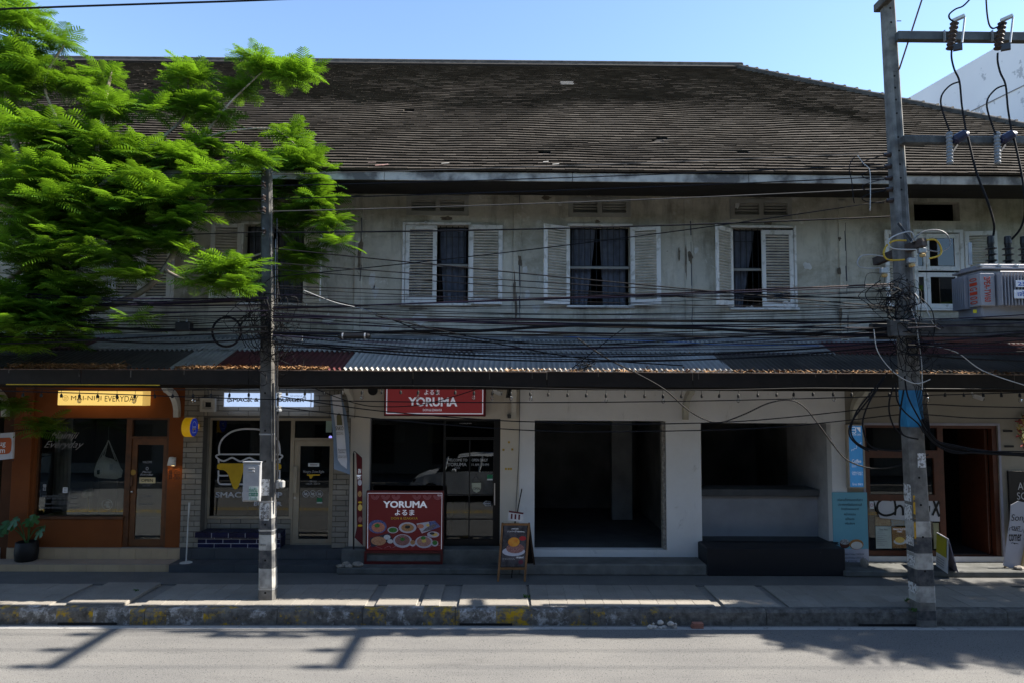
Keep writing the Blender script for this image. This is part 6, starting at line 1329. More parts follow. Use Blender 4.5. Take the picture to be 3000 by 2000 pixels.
for k in range(22): x_ = P(2915,850,ty0).x+k*.052; part('front_fin', MB().bbox(x_, x_+.014, ty0-.16, ty0+.019, zb1, zt_, .004), TG, tr)
part('fin_cap', MB().tube([(P(2912,850,ty0).x, ty0-.15, zt_+.008), (P(2912,850,ty0).x+1.2, ty0-.15, zt_+.008)], .014, 6), TG, tr)
RDL = M('stencil_red', (.50,.05,.02), .7, bump=0)
o = text('2PEA-TW60', P(2894,850,ty0-.06).x-.06, P(2894,850,ty0-.06).x+.045, zb1+.06, zt_-.06, ty0-.063, RDL, tr, rot=-1, keep=False, bold=.014)
for k, ch_ in enumerate('01G100'):
    zc_ = zt_-.05-(k+.5)*(zt_-zb1-.08)/6; o = text(ch_, -.09, .09, zc_-.026, zc_+.026, 0, RDL, tr, rot=-1, keep=False, bold=.014); o.location = Vector((tx0-.053, ty0+.10, zc_)) - wloc(tr); o.rotation_euler = (0,0,-math.pi/2)
for y0_,y1_,s_ in ((822,842,'250'),(850,875,'เจริญ')):
    flat('name_plate', 2972 if s_=='เจริญ' else 2977, y0_, 3060, y1_, ty0-.18, WHT, tr, d=.012); txt(s_, 2982,y0_+4,3020,y1_-4, ty0-.183, M('plate_blue', (.02,.08,.42), .6, bump=0), tr, keep=False, bold=.014)
flat('yellow_tag', 2851,908,2862,918, ty0-.06, M('tag_yellow', (.5,.45,.02), .7, bump=0), tr)
for a in (2905,2955,3002):
    c = P(a,772,11.2); pr = [(.05,0),(.05,.05)]
    for k in range(3): pr += [(.045,.06+k*.1),(.085,.075+k*.1),(.085,.085+k*.1),(.045,.10+k*.1)]
    pr += [(.05,.36),(.055,.37),(.05,.48),(.04,.49)]; c.z = tzl+.10; part('bushing', MB().lathe(pr, c, 14), M('bushing_black', (.015,.015,.016), .35, bump=0), tr)
part('gauge_tube', MB().tube([P(2843,776,11.3),P(2841,712,11.3)], .03, 10), GALV, tr)
for a in (2870,2925,2975): part('lid_clip', MB().bbox(P(a,770,ty0).x-.03,P(a,770,ty0).x+.03,ty0-.05,ty0+.06,tzl+.036,tzl+.08,.01), GALV, tr)
# fuse cutouts and arresters on the two arms
CB = M('cable_black', (.010,.010,.012), .7, bump=0, spec=.12); CP = M('cable_purple', (.018,.014,.032), .65, bump=0, spec=.15); CW = M('cable_pale', (.45,.45,.44), .5, bump=0); CY = M('cable_yellow', (.50,.33,.03), .5, bump=0); CR = M('cable_red', (.035,.013,.013), .5, bump=0); CBL = M('cable_blue', (.05,.13,.34), .5, bump=0)
for i, a in enumerate((2790, 2930)):
    fc = thing('fuse_cutout', P(a,110,YR-.3), ('porcelain fuse cutout on the steel crossarm, beside the concrete pole', 'porcelain fuse cutout on the steel crossarm above the transformer bushings')[i], 'fuse')
    b0, b1 = P(a-6,143,YR-.36), P(a+6,70,YR-.36); ax = (b1-b0); n_ = 12
    pts_ = [b0+ax*(k/n_) for k in range(n_+1)]; part('insulator', MB().tube(pts_, [.045 if k%2 else .07 for k in range(n_+1)], 10), INS, fc)
    part('fuse_tube', MB().tube([b0+Vector((.13,-.1,.05)), b1+Vector((.11,-.1,.05))], .016, 8), GALV, fc); part('top_hood', MB().obox(b1+Vector((.05,-.04,.07)), (.08,-.03,.03), (.02,.03,0), (-.01,0,.02)), GALV, fc); part('hinge', MB().obox(b0+Vector((.09,-.05,.0)), (.06,-.03,0), (.02,.03,0), (0,0,.05)), M('hinge_dark', (.05,.05,.055), .4, metal=.5, bump=0), fc)
    part('mount', MB().bar(P(a-24,90,YR-.28), P(a-22,122,YR-.28), .045, .015), GALV, fc); part('mount_arm', MB().bar(P(a-22,116,YR-.27), P(a-4,112,YR-.36), .03), IRON, fc)
    ar = thing('surge_arrester', P(a-8,480,YR-.3), ('grey ribbed surge arrester under the concrete arm, beside the pole','grey ribbed surge arrester under the concrete arm, above the bushings')[i], 'arrester')
    c0, c1 = P(a-7+i*0,482,YR-.33), P(a-9,388,YR-.33); pts_ = [c0+(c1-c0)*(k/18) for k in range(19)]; part('body', MB().tube(pts_, [.03]+[.04 if k%2 else .055 for k in range(17)]+[.03], 10), M('arrester_grey', (.24,.25,.26), .6, bump=0), ar)
    part('bracket', MB().bar(P(a-2,448,YR-.33), P(a+14,425,YR-.3), .03), IRON, ar)
    dc = solo('line_terminal', MB().tube([P(a+2,412,YR-.36), P(a+10,410,YR-.36), P(a+36,394,YR-.4), P(a+46,392,YR-.4)], [.05,.085,.075,.04], 12), M('terminal_indigo', (.02,.02,.045), .35, bump=0), ('dark cable terminal on the concrete arm, beside the pole','dark cable terminal on the concrete arm, above the bushings')[i], 'terminal')
def cable(px, Y, r=.012, mat=None, label=None, n=5, seg=5, group='utility cables strung along the street'):
    pts_ = []
    for i, q_ in enumerate(px):
        y_ = Y if not isinstance(Y, (list,tuple)) else Y[i]; pts_.append(P(q_[0], q_[1], y_))
    return solo('cable', MB().tube(catmull(pts_, n), r, seg), mat or CB, label or 'black utility cable strung along the street between the poles', 'cable', group)
for i, o_ in enumerate((0, 135)):
    L_ = 'black jumper cable running from the fuse cutouts down to the transformer'; g_ = 'transformer jumper cables'; dz = 10*i
    cable([(2788+o_,146+dz),(2788+o_,172+dz),(2796+o_,205+dz),(2811+o_,240+dz),(2818+o_,310+dz),(2830+o_,385+dz)], YR-.38, .015, CB, L_, group=g_)
    cable([(2811+o_,240+dz),(2785+o_,250+dz),(2762+o_,275+dz),(2756+o_,300+dz),(2764+o_,335+dz),(2782+o_,385+dz)], YR-.38, .014, CB, L_, group=g_)
cable([(2832,385),(2842,430),(2862,510),(2893,590),(2911,650),(2912,680),(2907,702)], [YR-.4]*4+[YR-.3,11.2,11.2], .018, CB, 'black jumper cable running from the fuse cutouts down to the transformer', group='transformer jumper cables')
cable([(2967,390),(2985,470),(2998,540),(3003,620),(2990,670),(2962,704)], [YR-.4]*4+[YR-.3,11.2], .018, CB, 'black jumper cable running from the fuse cutouts down to the transformer', group='transformer jumper cables')
cable([(2845,-5),(2822,18),(2800,27),(2782,42),(2782,55),(2796,66)], YR-.4, .014, CB, 'black lead curving into the top of a fuse cutout', group='fuse leads'); cable([(2889,-5),(2892,40),(2898,72),(2908,84),(2922,80),(2938,71)], YR-.4, .014, CB, 'black lead curving into the top of a fuse cutout', group='fuse leads')
# loops at the spar
cable([(2655,705),(2620,706),(2598,720),(2589,742),(2596,758),(2615,763),(2650,761)], YR-.35, .015, CY, 'yellow cable loop beside the spar of the blue wrapped pole', group='yellow loops'); cable([(2714,704),(2738,703),(2752,716),(2758,736),(2750,750),(2722,758)], YR-.4, .015, CY, 'yellow cable loop beside the spar of the blue wrapped pole', group='yellow loops')
cable([(2683,706),(2672,682),(2655,680),(2620,692),(2603,706),(2606,722),(2625,730),(2685,732)], YR-.36, .011, CW, 'pale cable loop around the spar of the leaning pole', group='pale loops'); cable([(2668,712),(2700,682),(2740,674),(2770,684),(2784,710),(2776,728),(2750,738),(2715,733)], YR-.38, .011, M('cable_mid',(.2,.2,.2),.5,bump=0), 'pale cable loop around the spar of the leaning pole', group='pale loops'); cable([(2588,751),(2545,747),(2522,752),(2512,770),(2520,783),(2545,787),(2578,785)], YR+.1, .011, CW, 'white cable loop below the spar end', group='white loop')
for i,(y_,) in enumerate(((447,),(481,),(516,),(549,),(582,))):
    z_ = zr_(y_,2615); c = RP_.at(z_); c = Vector((c.x-.14, YR-.02, z_))
    part('rack_insulator', MB().tube([c+Vector((.08,0,0)), c, c+Vector((-.08,0,-.01))], [.03,.045,.03], 8), INS, rpo); part('rack_clip', MB().bar(c+Vector((.10,0,.03)), c+Vector((-.05,0,.03)), .012), IRON, rpo)
    if i < 4: cable([(2596,y_+8),(2570,y_+14),(2535,y_+25),(2526,y_+35),(2545,y_+44),(2590,y_+46)], YR-.05, .008, CB, 'black tail looped at the insulator rack of the leaning pole', n=4, group='rack tails')
cable([(2504,460),(2492,478),(2488,500),(2495,530),(2500,580),(2503,596)], YR-.1, .008, CB, 'black tail looped at the insulator rack of the leaning pole', group='rack tails'); cable([(2512,455),(2530,480),(2548,500),(2550,560),(2549,618)], YR-.1, .007, CW, 'pale loose wire hanging by the insulator rack', group='loose wires')
# ---- lines between the poles (and on past the picture)
YW = 11.5
def span(y0_, yR_, sag=0, r=.010, mat=None, dy=0, x0=800, x1=2625, ext=True, mid=None):
    pts_ = []
    for k in range(9):
        t_ = k/8; pts_.append((x0+(x1-x0)*t_, y0_+(yR_-y0_)*t_ + sag*4*t_*(1-t_)))
    cable(pts_, YW+dy, r, mat, n=3)
for (a,b,s_,r_,m_) in ((512,447,5,.008,M('cable_dark_grey',(.06,.06,.06),.7,bump=0,spec=.1)),(545,482,6,.010,CB),(583,517,6,.010,CB),(620,552,6,.010,M('cable_dark_grey',(.06,.06,.06),.5,bump=0)),(682,634,10,.014,CB),(812,585,14,.009,CB),(728,902,4,.011,CB),(770,880,10,.009,CB),(790,905,6,.008,CB),(838,872,8,.009,CB),(905,832,2,.014,CR),(902,838,4,.011,CP),(845,905,10,.006,CB)): span(a,b,s_,r_,m_,random.uniform(-.12,.1))
rr = random.Random(21)
for k in range(20):
    a = 868 + k*6.2 + rr.uniform(-6,6); b = min(max(a + rr.gauss(10,38), 850), 1000); span(a, b, rr.uniform(0,26), rr.choice((.004,.005,.006,.008,.010)), rr.choice((CB,CB,CB,CP,MATS['cable_dark_grey'])), rr.uniform(-.22,.16))
for k in range(8):
    a = rr.uniform(975,1020); b = rr.uniform(955,1025); span(a, b, rr.uniform(18,48), rr.choice((.006,.008,.012)), rr.choice((CB,CB,CP)), rr.uniform(-.25,.05))
span(930,945,2,.017,CB,-.05); span(925,962,6,.014,CP,.05); span(918,968,14,.012,CB,.1); span(1004,1012,50,.013,CB,-.2); span(940,975,18,.011,CP,0)
cable([(800,975),(1000,978),(1090,975),(1250,970),(1400,970),(1560,960),(1750,953),(2000,960),(2300,975),(2625,985)], YW-.15, .026, CB, 'thick sheathed trunk cable sagging along the house front', group=None)
cable([(860,855),(1030,895),(1170,945),(1250,975),(1450,1005),(1700,1048),(2000,1070)], YW-.1, .010, CB, n=4); cable([(1100,925),(1300,970),(1440,995),(1700,1010),(2100,990),(2625,960)], YW-.2, .011, CB, n=4)
cable([(890,851),(980,886),(1060,905),(1150,938)], YW-.16, .006, CW, 'bright steel guy wire slanting over the house front', group=None)
cable([(1650,985),(1800,995),(2010,1003),(2120,1009),(2400,1012)], YW-.1, .008, CBL, 'thin bright blue cable along the wall foot', group=None)
cable([(1690,990),(1780,1050),(1860,1090),(1945,1138),(2010,1195),(2060,1225),(2110,1236),(2180,1212),(2250,1180),(2310,1170),(2355,1190),(2400,1245),(2440,1300),(2480,1345),(2540,1368),(2600,1370),(2660,1352),(2720,1330)], 11.9, .013, CB, 'thick black cable drooping in a wave across the white shop', n=5, group=None)
cable([(1650,1098),(1760,1012),(1830,960)], 12.2, .008, CB, 'black wire slanting up from the awning edge', group=None)
L3 = 'thin line wire crossing in front of the shop signs'; g3 = 'line wires before the shops'
cable([(-30,1143),(300,1152),(600,1163),(1000,1173),(1500,1178),(2000,1174),(2400,1165),(2700,1157),(3040,1147)], YW, .009, CB, L3, group=g3); cable([(822,1160),(1050,1195),(1250,1215),(1460,1230),(1560,1234),(1800,1241),(2100,1236),(2300,1222),(2480,1203),(2665,1183),(2850,1189),(3040,1193)], YW, .009, CB, L3, group=g3); cable([(822,1192),(1060,1220),(1250,1238),(1460,1254),(1650,1263),(1800,1263),(2100,1258),(2300,1248),(2480,1230),(2665,1212),(2850,1223),(3040,1224)], YW, .009, CB, L3, group=g3)
cable([(830,1095),(960,1152),(1050,1182),(1120,1190),(1230,1185),(1330,1160),(1420,1130)], 12.0, .008, CB, 'black wire sagging in front of the red light box sign', group=None)
# left of the pole, through the tree
for k in range(22):
    a = rr.uniform(865,1015); b = a + rr.uniform(-30,45); cable([(-40,b),(200,(a+b)/2+rr.uniform(0,14)),(500,a+rr.uniform(0,16)),(785,a)], YW+rr.uniform(-.2,.2), rr.choice((.006,.008,.010,.014)), rr.choice((CB,CB,CP)), 'black utility cable running into the tree beside the banded pole', n=4, group='cables through the tree')
for a,b in ((510,493),(545,535),(583,578),(620,622),(680,690)): cable([(-40,b),(400,(a+b)/2+6),(775,a)], YW, .009, CB, 'black utility cable running into the tree beside the banded pole', n=4, group='cables through the tree')
# right of the leaning pole
for k in range(14):
    a = rr.uniform(935,1045); b = a + rr.uniform(-40,25); cable([(2660,a),(2820,(a+b)/2+rr.uniform(0,8)),(3060,b)], YR-.4+rr.uniform(-.1,.1), rr.choice((.007,.009,.013)), rr.choice((CB,CB,CP)), 'black cable running past the transformer platform', n=4, group='cables at the platform')
for k in range(9): cable([(2700,1225+k*4),(2740,1285+k*2),(2800,1303+k*3),(2900,1322+rr.uniform(-5,8)),(3060,1328+rr.uniform(-10,14))], YR-.2+rr.uniform(-.05,.05), .010, CB, 'black cable in the bundle sagging over the cafe doorway', n=4, group='cable bundle at the cafe')
for (pts_) in ([(2600,1090),(2560,1140),(2512,1200),(2493,1255),(2505,1290),(2540,1312),(2570,1318)],[(2590,1110),(2548,1165),(2498,1230),(2488,1270),(2510,1300),(2545,1320)],[(2570,1140),(2545,1180),(2528,1230),(2532,1270),(2545,1300),(2575,1315),(2640,1320)],[(2618,1130),(2606,1170),(2606,1210),(2620,1250),(2645,1272)],[(2625,1120),(2628,1170),(2650,1205),(2690,1240),(2705,1265)],[(2648,1140),(2638,1200),(2636,1250),(2650,1275),(2690,1285)],[(2650,1100),(2660,1160),(2690,1220),(2715,1262)]): cable(pts_, YR-.3, .013, CB, 'heavy black cable loop hanging by the blue wrap of the pole', n=5, group='cable loops at the blue wrap')
for k in range(7): cable([(2680+k*5,1130),(2690+k*4,1180),(2703+k*3,1230),(2712+k*2,1262)], YR-.22-.01*k, .007, CB, 'thin black cable running down the blue wrap', n=3, group='cables down the pole')
for (pts_, m_) in (([(2680,860),(2710,900),(2735,950),(2755,965)],CW),([(2695,870),(2730,910),(2738,960),(2735,985)],CB),([(2670,905),(2685,950),(2690,990),(2700,1060),(2702,1140)],CW),([(2560,965),(2572,1030),(2620,1090),(2680,1122),(2725,1110)],CW),([(2710,1010),(2800,1030),(2880,1085),(3010,1130)],CW)): cable(pts_, YR-.35, .0075, m_, 'loose pale wire curling at the leaning pole', n=5, group='loose wires at the pole')
# snarls of wire, coil, boxes
def tangle(px, py, rx, ry, n, Y, label, seed):
    r_ = random.Random(seed); mb = MB()
    for k in range(n):
        cx_, cy_ = r_.gauss(px, rx*.5), r_.gauss(py, ry*.5); m_ = r_.randint(4,8); pts_ = []; a = r_.uniform(0,6.28)
        for j in range(m_):
            a += r_.uniform(.5,1.6); pts_.append(P(cx_+math.cos(a)*rx*r_.uniform(.2,.8), cy_+math.sin(a)*ry*r_.uniform(.2,.8), Y+r_.uniform(-.12,.08)))
        mb.tube(catmull(pts_, 4), r_.choice((.004,.005,.007)), 4)
    o = solo('cable_tangle', mb, CB, label, 'cables'); o['kind'] = 'stuff'
tangle(790,940,80,90,34,YL-.2,'snarl of loose black wires around the banded pole',1); tangle(800,1050,60,60,16,YL-.2,'snarl of loose wires on the banded pole at awning height',2); tangle(2625,880,62,60,34,YR-.25,'snarl of black wires on the leaning pole below the spar',3); tangle(2680,1020,70,70,26,YR-.3,'snarl of wires on the leaning pole at the platform',4); tangle(1715,1065,30,16,14,12.1,'small purple snarl of wire caught above the awning edge',5)
cl_ = thing('cable_coil', P(665,1015,YL-.1), 'large round coil of spare cable hanging beside the banded pole', 'cable coil')
for k in range(7):
    c = P(664,972,YL-.1-.02*k); rx_ = .235+random.uniform(-.02,.02); part('turn', MB().tube([(c.x+rx_*math.cos(a), c.y, c.z+rx_*1.02*math.sin(a)) for a in np.linspace(0,2*math.pi,25)], .009, 5), CP if k%2 else CB, cl_)
bx_ = thing('splice_box', P(533,970,YW), 'black rectangular cable box slung on the wires beside the tree', 'box'); part('case', strip(512,943,555,969,YW-.1,.16,.012), BLACK, bx_)
for a in (522,546): part('hook', strip(a-2,934,a+2,944,YW-.03,.02), GALV, bx_)
cs_ = thing('splice_closure', P(1040,990,YW-.2), 'long black splice closure on the thick trunk cable', 'cable joint'); part('tube', MB().tube([P(990,986,YW-.2),P(1000,985,YW-.2),P(1078,984,YW-.2),P(1085,983,YW-.2)], [.03,.05,.05,.03], 10), BLACK, cs_)
for a in (1005,1070): part('clamp', MB().tube([P(a-2,985,YW-.2),P(a+2,985,YW-.2)], .056, 10), GALV, cs_)
tp_ = thing('name_plate', P(842,998,YL-.2), 'pale rectangular plate tied to the wires beside the banded pole', 'plate'); part('plate', strip(797,981,886,999,YL-.2,.01), M('plate_pale', (.30,.31,.33), .6), tp_); part('tie', MB().tube([P(800,985,YL-.19),(LP.at(zp(985)).x,YL-.11,zp(985))], .006, 5), CB, tp_)
# high voltage lines above the picture and one thick line across its corner
for yi in (9.82, 10.42, 11.05):
    pts_ = [(x_, yi, 10.6-.25*math.sin(math.pi*(x_+25)/32)) for x_ in (-25,-19,-13,-8,-3,2)] + [(RP_.at(10).x-.1,yi,10.58),(XE-.1,yi,10.58),(30,yi,10.5)]
    solo('power_line', MB().tube(catmull(pts_, 4), .012, 5), CB, 'black high voltage line strung high above the street on the pole tops', 'cable', 'high voltage lines')
cable([(-60,30),(200,20),(500,10),(790,0),(1500,-30)], 10.4, .016, CB, 'thick black line across the sky above the tree', group=None)
# ================================================================== feathery street tree
def leaf_mat(name, c1, c2, tr):
    t = NT(name); oi = t.n('ShaderNodeAttribute', attribute_name='tone').outputs['Fac']
    col = t.mix(oi, c1, c2); 
    b = t.n('ShaderNodeBsdfPrincipled'); t.set(b.inputs['Base Color'], col); b.inputs['Roughness'].default_value = .5; b.inputs['Specular IOR Level'].default_value = .25
    tl = t.n('ShaderNodeBsdfTranslucent'); t.set(tl.inputs[0], t.mix(oi, tr, lum(tr, 1.35))); mx = t.n('ShaderNodeMixShader'); mx.inputs[0].default_value = .33
    t.t.links.new(b.outputs[0], mx.inputs[1]); t.t.links.new(tl.outputs[0], mx.inputs[2]); t.t.links.new(mx.outputs[0], t.out.inputs[0]); return t.m
LEAF = leaf_mat('feathery_leaf', (.018,.068,.008), (.11,.21,.013), (.165,.32,.013))
def frond(seed, L=.40, pairs=11):
    """a twice-feathered frond along +Y: rachis and paired pinnae"""
    r = random.Random(seed); vs, fs = [], []
    droop = r.uniform(.16,.34)
    def axis(t): return Vector((0, L*t*(1-.08*t), -droop*L*t*t))
    for i in range(pairs):
        t = .14 + .86*i/(pairs-1); o = axis(t); l = L*.36*(math.sin(math.pi*(.18+.72*t))**.8)*r.uniform(.9,1.1); w = L*.043
        for s in (-1, 1):
            d = Vector((s*.86, .50+.25*t, -.10)).normalized(); n = Vector((0,0,1)).cross(d).normalized()
            b = len(vs); tipz = -.26*l*r.uniform(.7,1.4)
            for k, (u, ww) in enumerate(((0,.55),(.35,1.0),(.75,.85),(1.0,.15))):
                p = o + d*l*u + Vector((0,0,tipz*u*u)); vs += [p - n*w*ww*.5, p + n*w*ww*.5]
            fs += [(b,b+1,b+3,b+2),(b+2,b+3,b+5,b+4),(b+4,b+5,b+7,b+6)]
    for k in range(4):
        a, c = axis(k/4), axis((k+1)/4); b = len(vs); w = .0035
        vs += [a+Vector((-w,0,.002)), a+Vector((w,0,.002)), c+Vector((w,0,.002)), c+Vector((-w,0,.002))]; fs.append((b,b+1,b+2,b+3))
    return np.array([tuple(v) for v in vs]), fs
FR = [frond(i, .40+.04*(i%3), 9+i%2) for i in range(6)]
FRM_ = []
for v, f in FR:
    m = MB().add(v.tolist(), f).mesh('frond'); at = m.attributes.new('tone','FLOAT','FACE'); at.data.foreach_set('value', [random.Random(len(FRM_)).uniform(.3,.9)]*len(f)); m.materials.append(LEAF); FRM_.append(m)
def orient(yaw, pitch, roll):
    return Matrix.Rotation(yaw,3,'Z') @ Matrix.Rotation(pitch,3,'X') @ Matrix.Rotation(roll,3,'Y')
def foliage(tree, blobs, seed, singles=300, dens=1.0, scale=1.0, cull=None):
    r = random.Random(seed); AV, AF, AT = [], [], []; nb = 0; tips = []; todo = []
    for (cx_, cy_, rx, ry, Yc, dY) in blobs:
        n = max(2, int(rx*ry/760*dens)); rx, ry = max(12, rx-42), max(10, ry-36)
        for k in range(n):
            while True:
                u, v = r.uniform(-1,1), r.uniform(-1,1)
                if u*u+v*v < 1: break
            yy = Yc + dY*r.uniform(-1,1)*math.sqrt(max(.05,1-u*u-v*v))
            c = P(cx_+u*rx, cy_+v*ry, yy); tips.append(c)
            out = Vector((u*.6, (yy-Yc)/max(dY,.1)*.5-.25, -v*.35)); m = r.randint(7,10); ph = r.uniform(0,6.28)
            tn = r.random()
            for j in range(m):
                a = ph + 2*math.pi*j/m + r.uniform(-.3,.3); el = r.uniform(-.15,.55) + .35*(j%3==0)
                s = scale*r.uniform(.72,1.12)
                if out.length > .1: 
                    oa = math.atan2(-out.x, out.y); a = a + .25*math.sin(oa-a)
                todo.append((c, orient(a, el, r.uniform(-.4,.4)), s, min(1,max(0,tn*.5+r.random()*.5)), r.randrange(6)))
    r.shuffle(todo); todo.sort(key=lambda q_: q_[0].y)
    for i, (c, R, s, tn, k) in enumerate(todo):
        if i < singles:
            o = bpy.data.objects.new('frond', FRM_[k]); COL.objects.link(o); o.parent = tree; o.location = c - wloc(tree); o.rotation_euler = R.to_euler(); o.scale = (s,s,s); WLOC[o.name] = c
        else:
            v, f = FR[k]; w = (v*s) @ np.array(R).T + np.array(c); AV.append(w); AF += [tuple(nb+q_ for q_ in ff) for ff in f]; AT += [min(1,max(0,tn+.28*math.sin(c.x*2.1+c.z*1.7)))]*len(f); nb += len(v)
    if AV:
        m = bpy.data.meshes.new('crown'); vv = np.concatenate(AV) - np.array(wloc(tree)); m.from_pydata(vv.tolist(), [], AF); at = m.attributes.new('tone','FLOAT','FACE'); at.data.foreach_set('value', AT); m.update()
        o = obj('crown', m, LEAF, tree, wloc(tree)); o['kind'] = 'stuff'
    return tips
BARK = M('bark', (.22,.19,.15), .9, (.12,.10,.08), sc=9, bump=.5); BARKP = M('bark_pale', (.40,.33,.25), .85, (.28,.22,.17), sc=9, bump=.3)
TRK = Vector((-10.3, 12.0, 0))
tree = thing('street_tree', TRK, 'feathery green street tree spreading over the wires and the shophouse roof', 'tree')
blobs = [(60,55,85,75,11.6,.5),(75,175,110,95,11.8,.6),(165,125,60,40,11.7,.3),(25,270,80,70,11.8,.5),(215,255,95,50,12.2,.4),(305,225,55,40,12.3,.3),(330,320,85,60,12.2,.5),(545,225,75,55,12.6,.4),(560,315,95,75,12.6,.5),(455,320,55,45,12.4,.4),
 (90,380,130,75,11.8,.6),(250,425,140,75,11.9,.7),(420,440,110,60,12.1,.6),(600,430,60,50,12.4,.4),(120,545,170,105,11.6,.8),(330,560,190,110,11.7,.8),(510,600,115,100,11.7,.6),(600,520,80,60,12.1,.5),
 (90,700,150,110,11.6,.8),(300,715,165,105,11.7,.8),(465,715,90,75,11.7,.5),(55,860,110,110,11.7,.7),(225,865,115,95,11.8,.7),(385,805,60,50,11.6,.4),(110,960,110,50,11.9,.5),(275,962,55,35,11.8,.3),(395,945,38,28,11.5,.2),
 (700,265,42,50,12.7,.25),(780,195,62,55,12.6,.3),(735,175,40,40,12.6,.25),(880,215,62,38,12.5,.3),(835,235,60,40,12.5,.3),(845,400,45,50,12.5,.3),(880,470,85,75,12.4,.45),(940,520,50,60,12.3,.35),(925,590,65,60,12.3,.4),(965,660,48,55,12.2,.3),(985,720,32,45,12.2,.25),(895,755,78,55,12.5,.35),(860,650,60,60,12.6,.3),(880,810,55,28,12.5,.2),(800,560,40,40,12.5,.2),
 (720,525,60,45,12.3,.35),(650,580,45,45,12.2,.3),(690,610,60,40,12.5,.3),(640,790,85,48,11.1,.25),(665,845,75,42,11.2,.25),(575,825,42,45,11.2,.2),(720,790,35,30,11.1,.15),(30,1195,45,45,12.9,.25),(150,1245,55,18,13.2,.15),(110,1260,35,25,13.1,.15),(20,1000,50,40,12.3,.3),(20,930,70,80,11.4,.4),(150,800,120,90,12.2,.4),(330,650,150,90,12.4,.3),(150,620,150,100,12.4,.3),(480,640,80,80,12.4,.3),(170,940,90,60,11.5,.3),(260,500,160,80,12.4,.3),(60,470,80,70,12.4,.3),(60,1010,90,45,11.8,.3),(180,1000,70,35,12.2,.2),(735,470,60,45,11.35,.15),(520,460,70,50,12.0,.3),(640,345,50,45,12.5,.2),(745,560,60,45,12.3,.2)]
foliage(tree, blobs, 11, 300, 2.0)
def limb(pts, r0, r1, mat=BARK):
    q_ = catmull(pts, 5); n = len(q_); part('limb', MB().tube(q_, [r0+(r1-r0)*i/(n-1) for i in range(n)], 7).smooth(), mat, tree)
part('trunk', MB().tube(catmull([TRK+Vector((0,0,-.05)), TRK+Vector((.05,0,1.2)), TRK+Vector((.15,0,2.6)), TRK+Vector((.45,-.05,4.0)), TRK+Vector((.6,-.1,5.4))], 6), [.24-.09*i/24 for i in range(25)], 10).smooth(), BARK, tree)
fk = TRK+Vector((.5,-.05,4.4)); f2 = TRK+Vector((.15,0,2.7))
limb([fk, P(120,900,12), P(250,910,11.9), P(340,890,11.7), P(430,845,11.7), P(480,790,11.7), P(535,700,11.8), P(620,590,12.1), P(690,530,12.3)], .075, .03); limb([fk, P(100,760,12), P(240,600,12), P(380,480,12.1), P(520,455,12.2), P(590,405,12.4), P(650,330,12.5), P(690,285,12.6), P(770,210,12.6)], .05, .012, BARKP); limb([P(585,410,12.4), P(640,392,12.4), P(710,380,12.4), P(800,380,12.4), P(870,430,12.4), P(930,520,12.3)], .02, .01, BARKP)
limb([fk, P(60,600,12), P(40,400,11.9), P(20,250,11.8), P(60,60,11.7)], .10, .02, BARKP); limb([P(240,600,12), P(290,420,12.1), P(305,310,12.2), P(322,230,12.3), P(325,205,12.3)], .05, .02, BARKP); limb([P(380,480,12.1), P(480,400,12.3), P(545,330,12.6), P(550,215,12.6)], .04, .015); limb([P(60,600,12), P(180,420,12), P(130,250,11.9), P(190,130,11.8)], .04, .015, BARKP)
limb([P(480,790,11.7), P(560,830,11.4), P(620,830,11.2), P(690,800,11.1)], .03, .012); limb([P(535,700,11.8), P(680,760,12.1), P(800,735,12.4), P(900,740,12.5)], .025, .01, BARKP); limb([P(690,530,12.3), P(780,640,12.4), P(860,720,12.5), P(880,800,12.5)], .025, .008); limb([P(100,760,12), P(240,720,11.7), P(300,640,11.6)], .03, .012); limb([P(120,900,12), P(170,880,11.9), P(230,870,11.8)], .035, .012)
limb([P(232,560,11.5), P(236,585,11.4), P(255,605,11.4), P(290,622,11.4), P(310,615,11.5)], .012, .008, BARKP)
# a second tree further along the street, beyond the picture, throws its shade on road and pavement
T2 = Vector((13.6, 11.7, 0)); tree2 = thing('street_tree', T2, 'feathery green street tree further along the pavement past the transformer', 'tree')
part('trunk', MB().tube(catmull([T2+Vector((0,0,-.05)), T2+Vector((.05,0,1.5)), T2+Vector((-.1,0,3)), T2+Vector((0,-.1,4.6))], 6), [.2-.07*i/18 for i in range(19)], 10).smooth(), BARK, tree2)
def foliage3(tree_, balls, seed, fs_=1.1):
    r = random.Random(seed); AV, AF, AT = [], [], []; nb = 0
    for (c0, rx, ry, rz, n) in balls:
        for k in range(n):
            d = Vector((r.gauss(0,1),r.gauss(0,1),r.gauss(0,1))).normalized()*r.uniform(.3,1)**.5; c = Vector(c0)+Vector((d.x*rx,d.y*ry,d.z*rz))
            for j in range(8):
                v, f = FR[r.randrange(6)]; R = orient(r.uniform(0,6.28), r.uniform(-.1,.6), r.uniform(-.4,.4)); w = (v*fs_) @ np.array(R).T + np.array(c); AV.append(w); AF += [tuple(nb+q_ for q_ in ff) for ff in f]; AT += [r.random()]*len(f); nb += len(v)
    m = bpy.data.meshes.new('crown'); vv = np.concatenate(AV) - np.array(wloc(tree_)); m.from_pydata(vv.tolist(), [], AF); at = m.attributes.new('tone','FLOAT','FACE'); at.data.foreach_set('value', AT); m.update()
    o = obj('crown', m, LEAF, tree_, wloc(tree_)); o['kind'] = 'stuff'
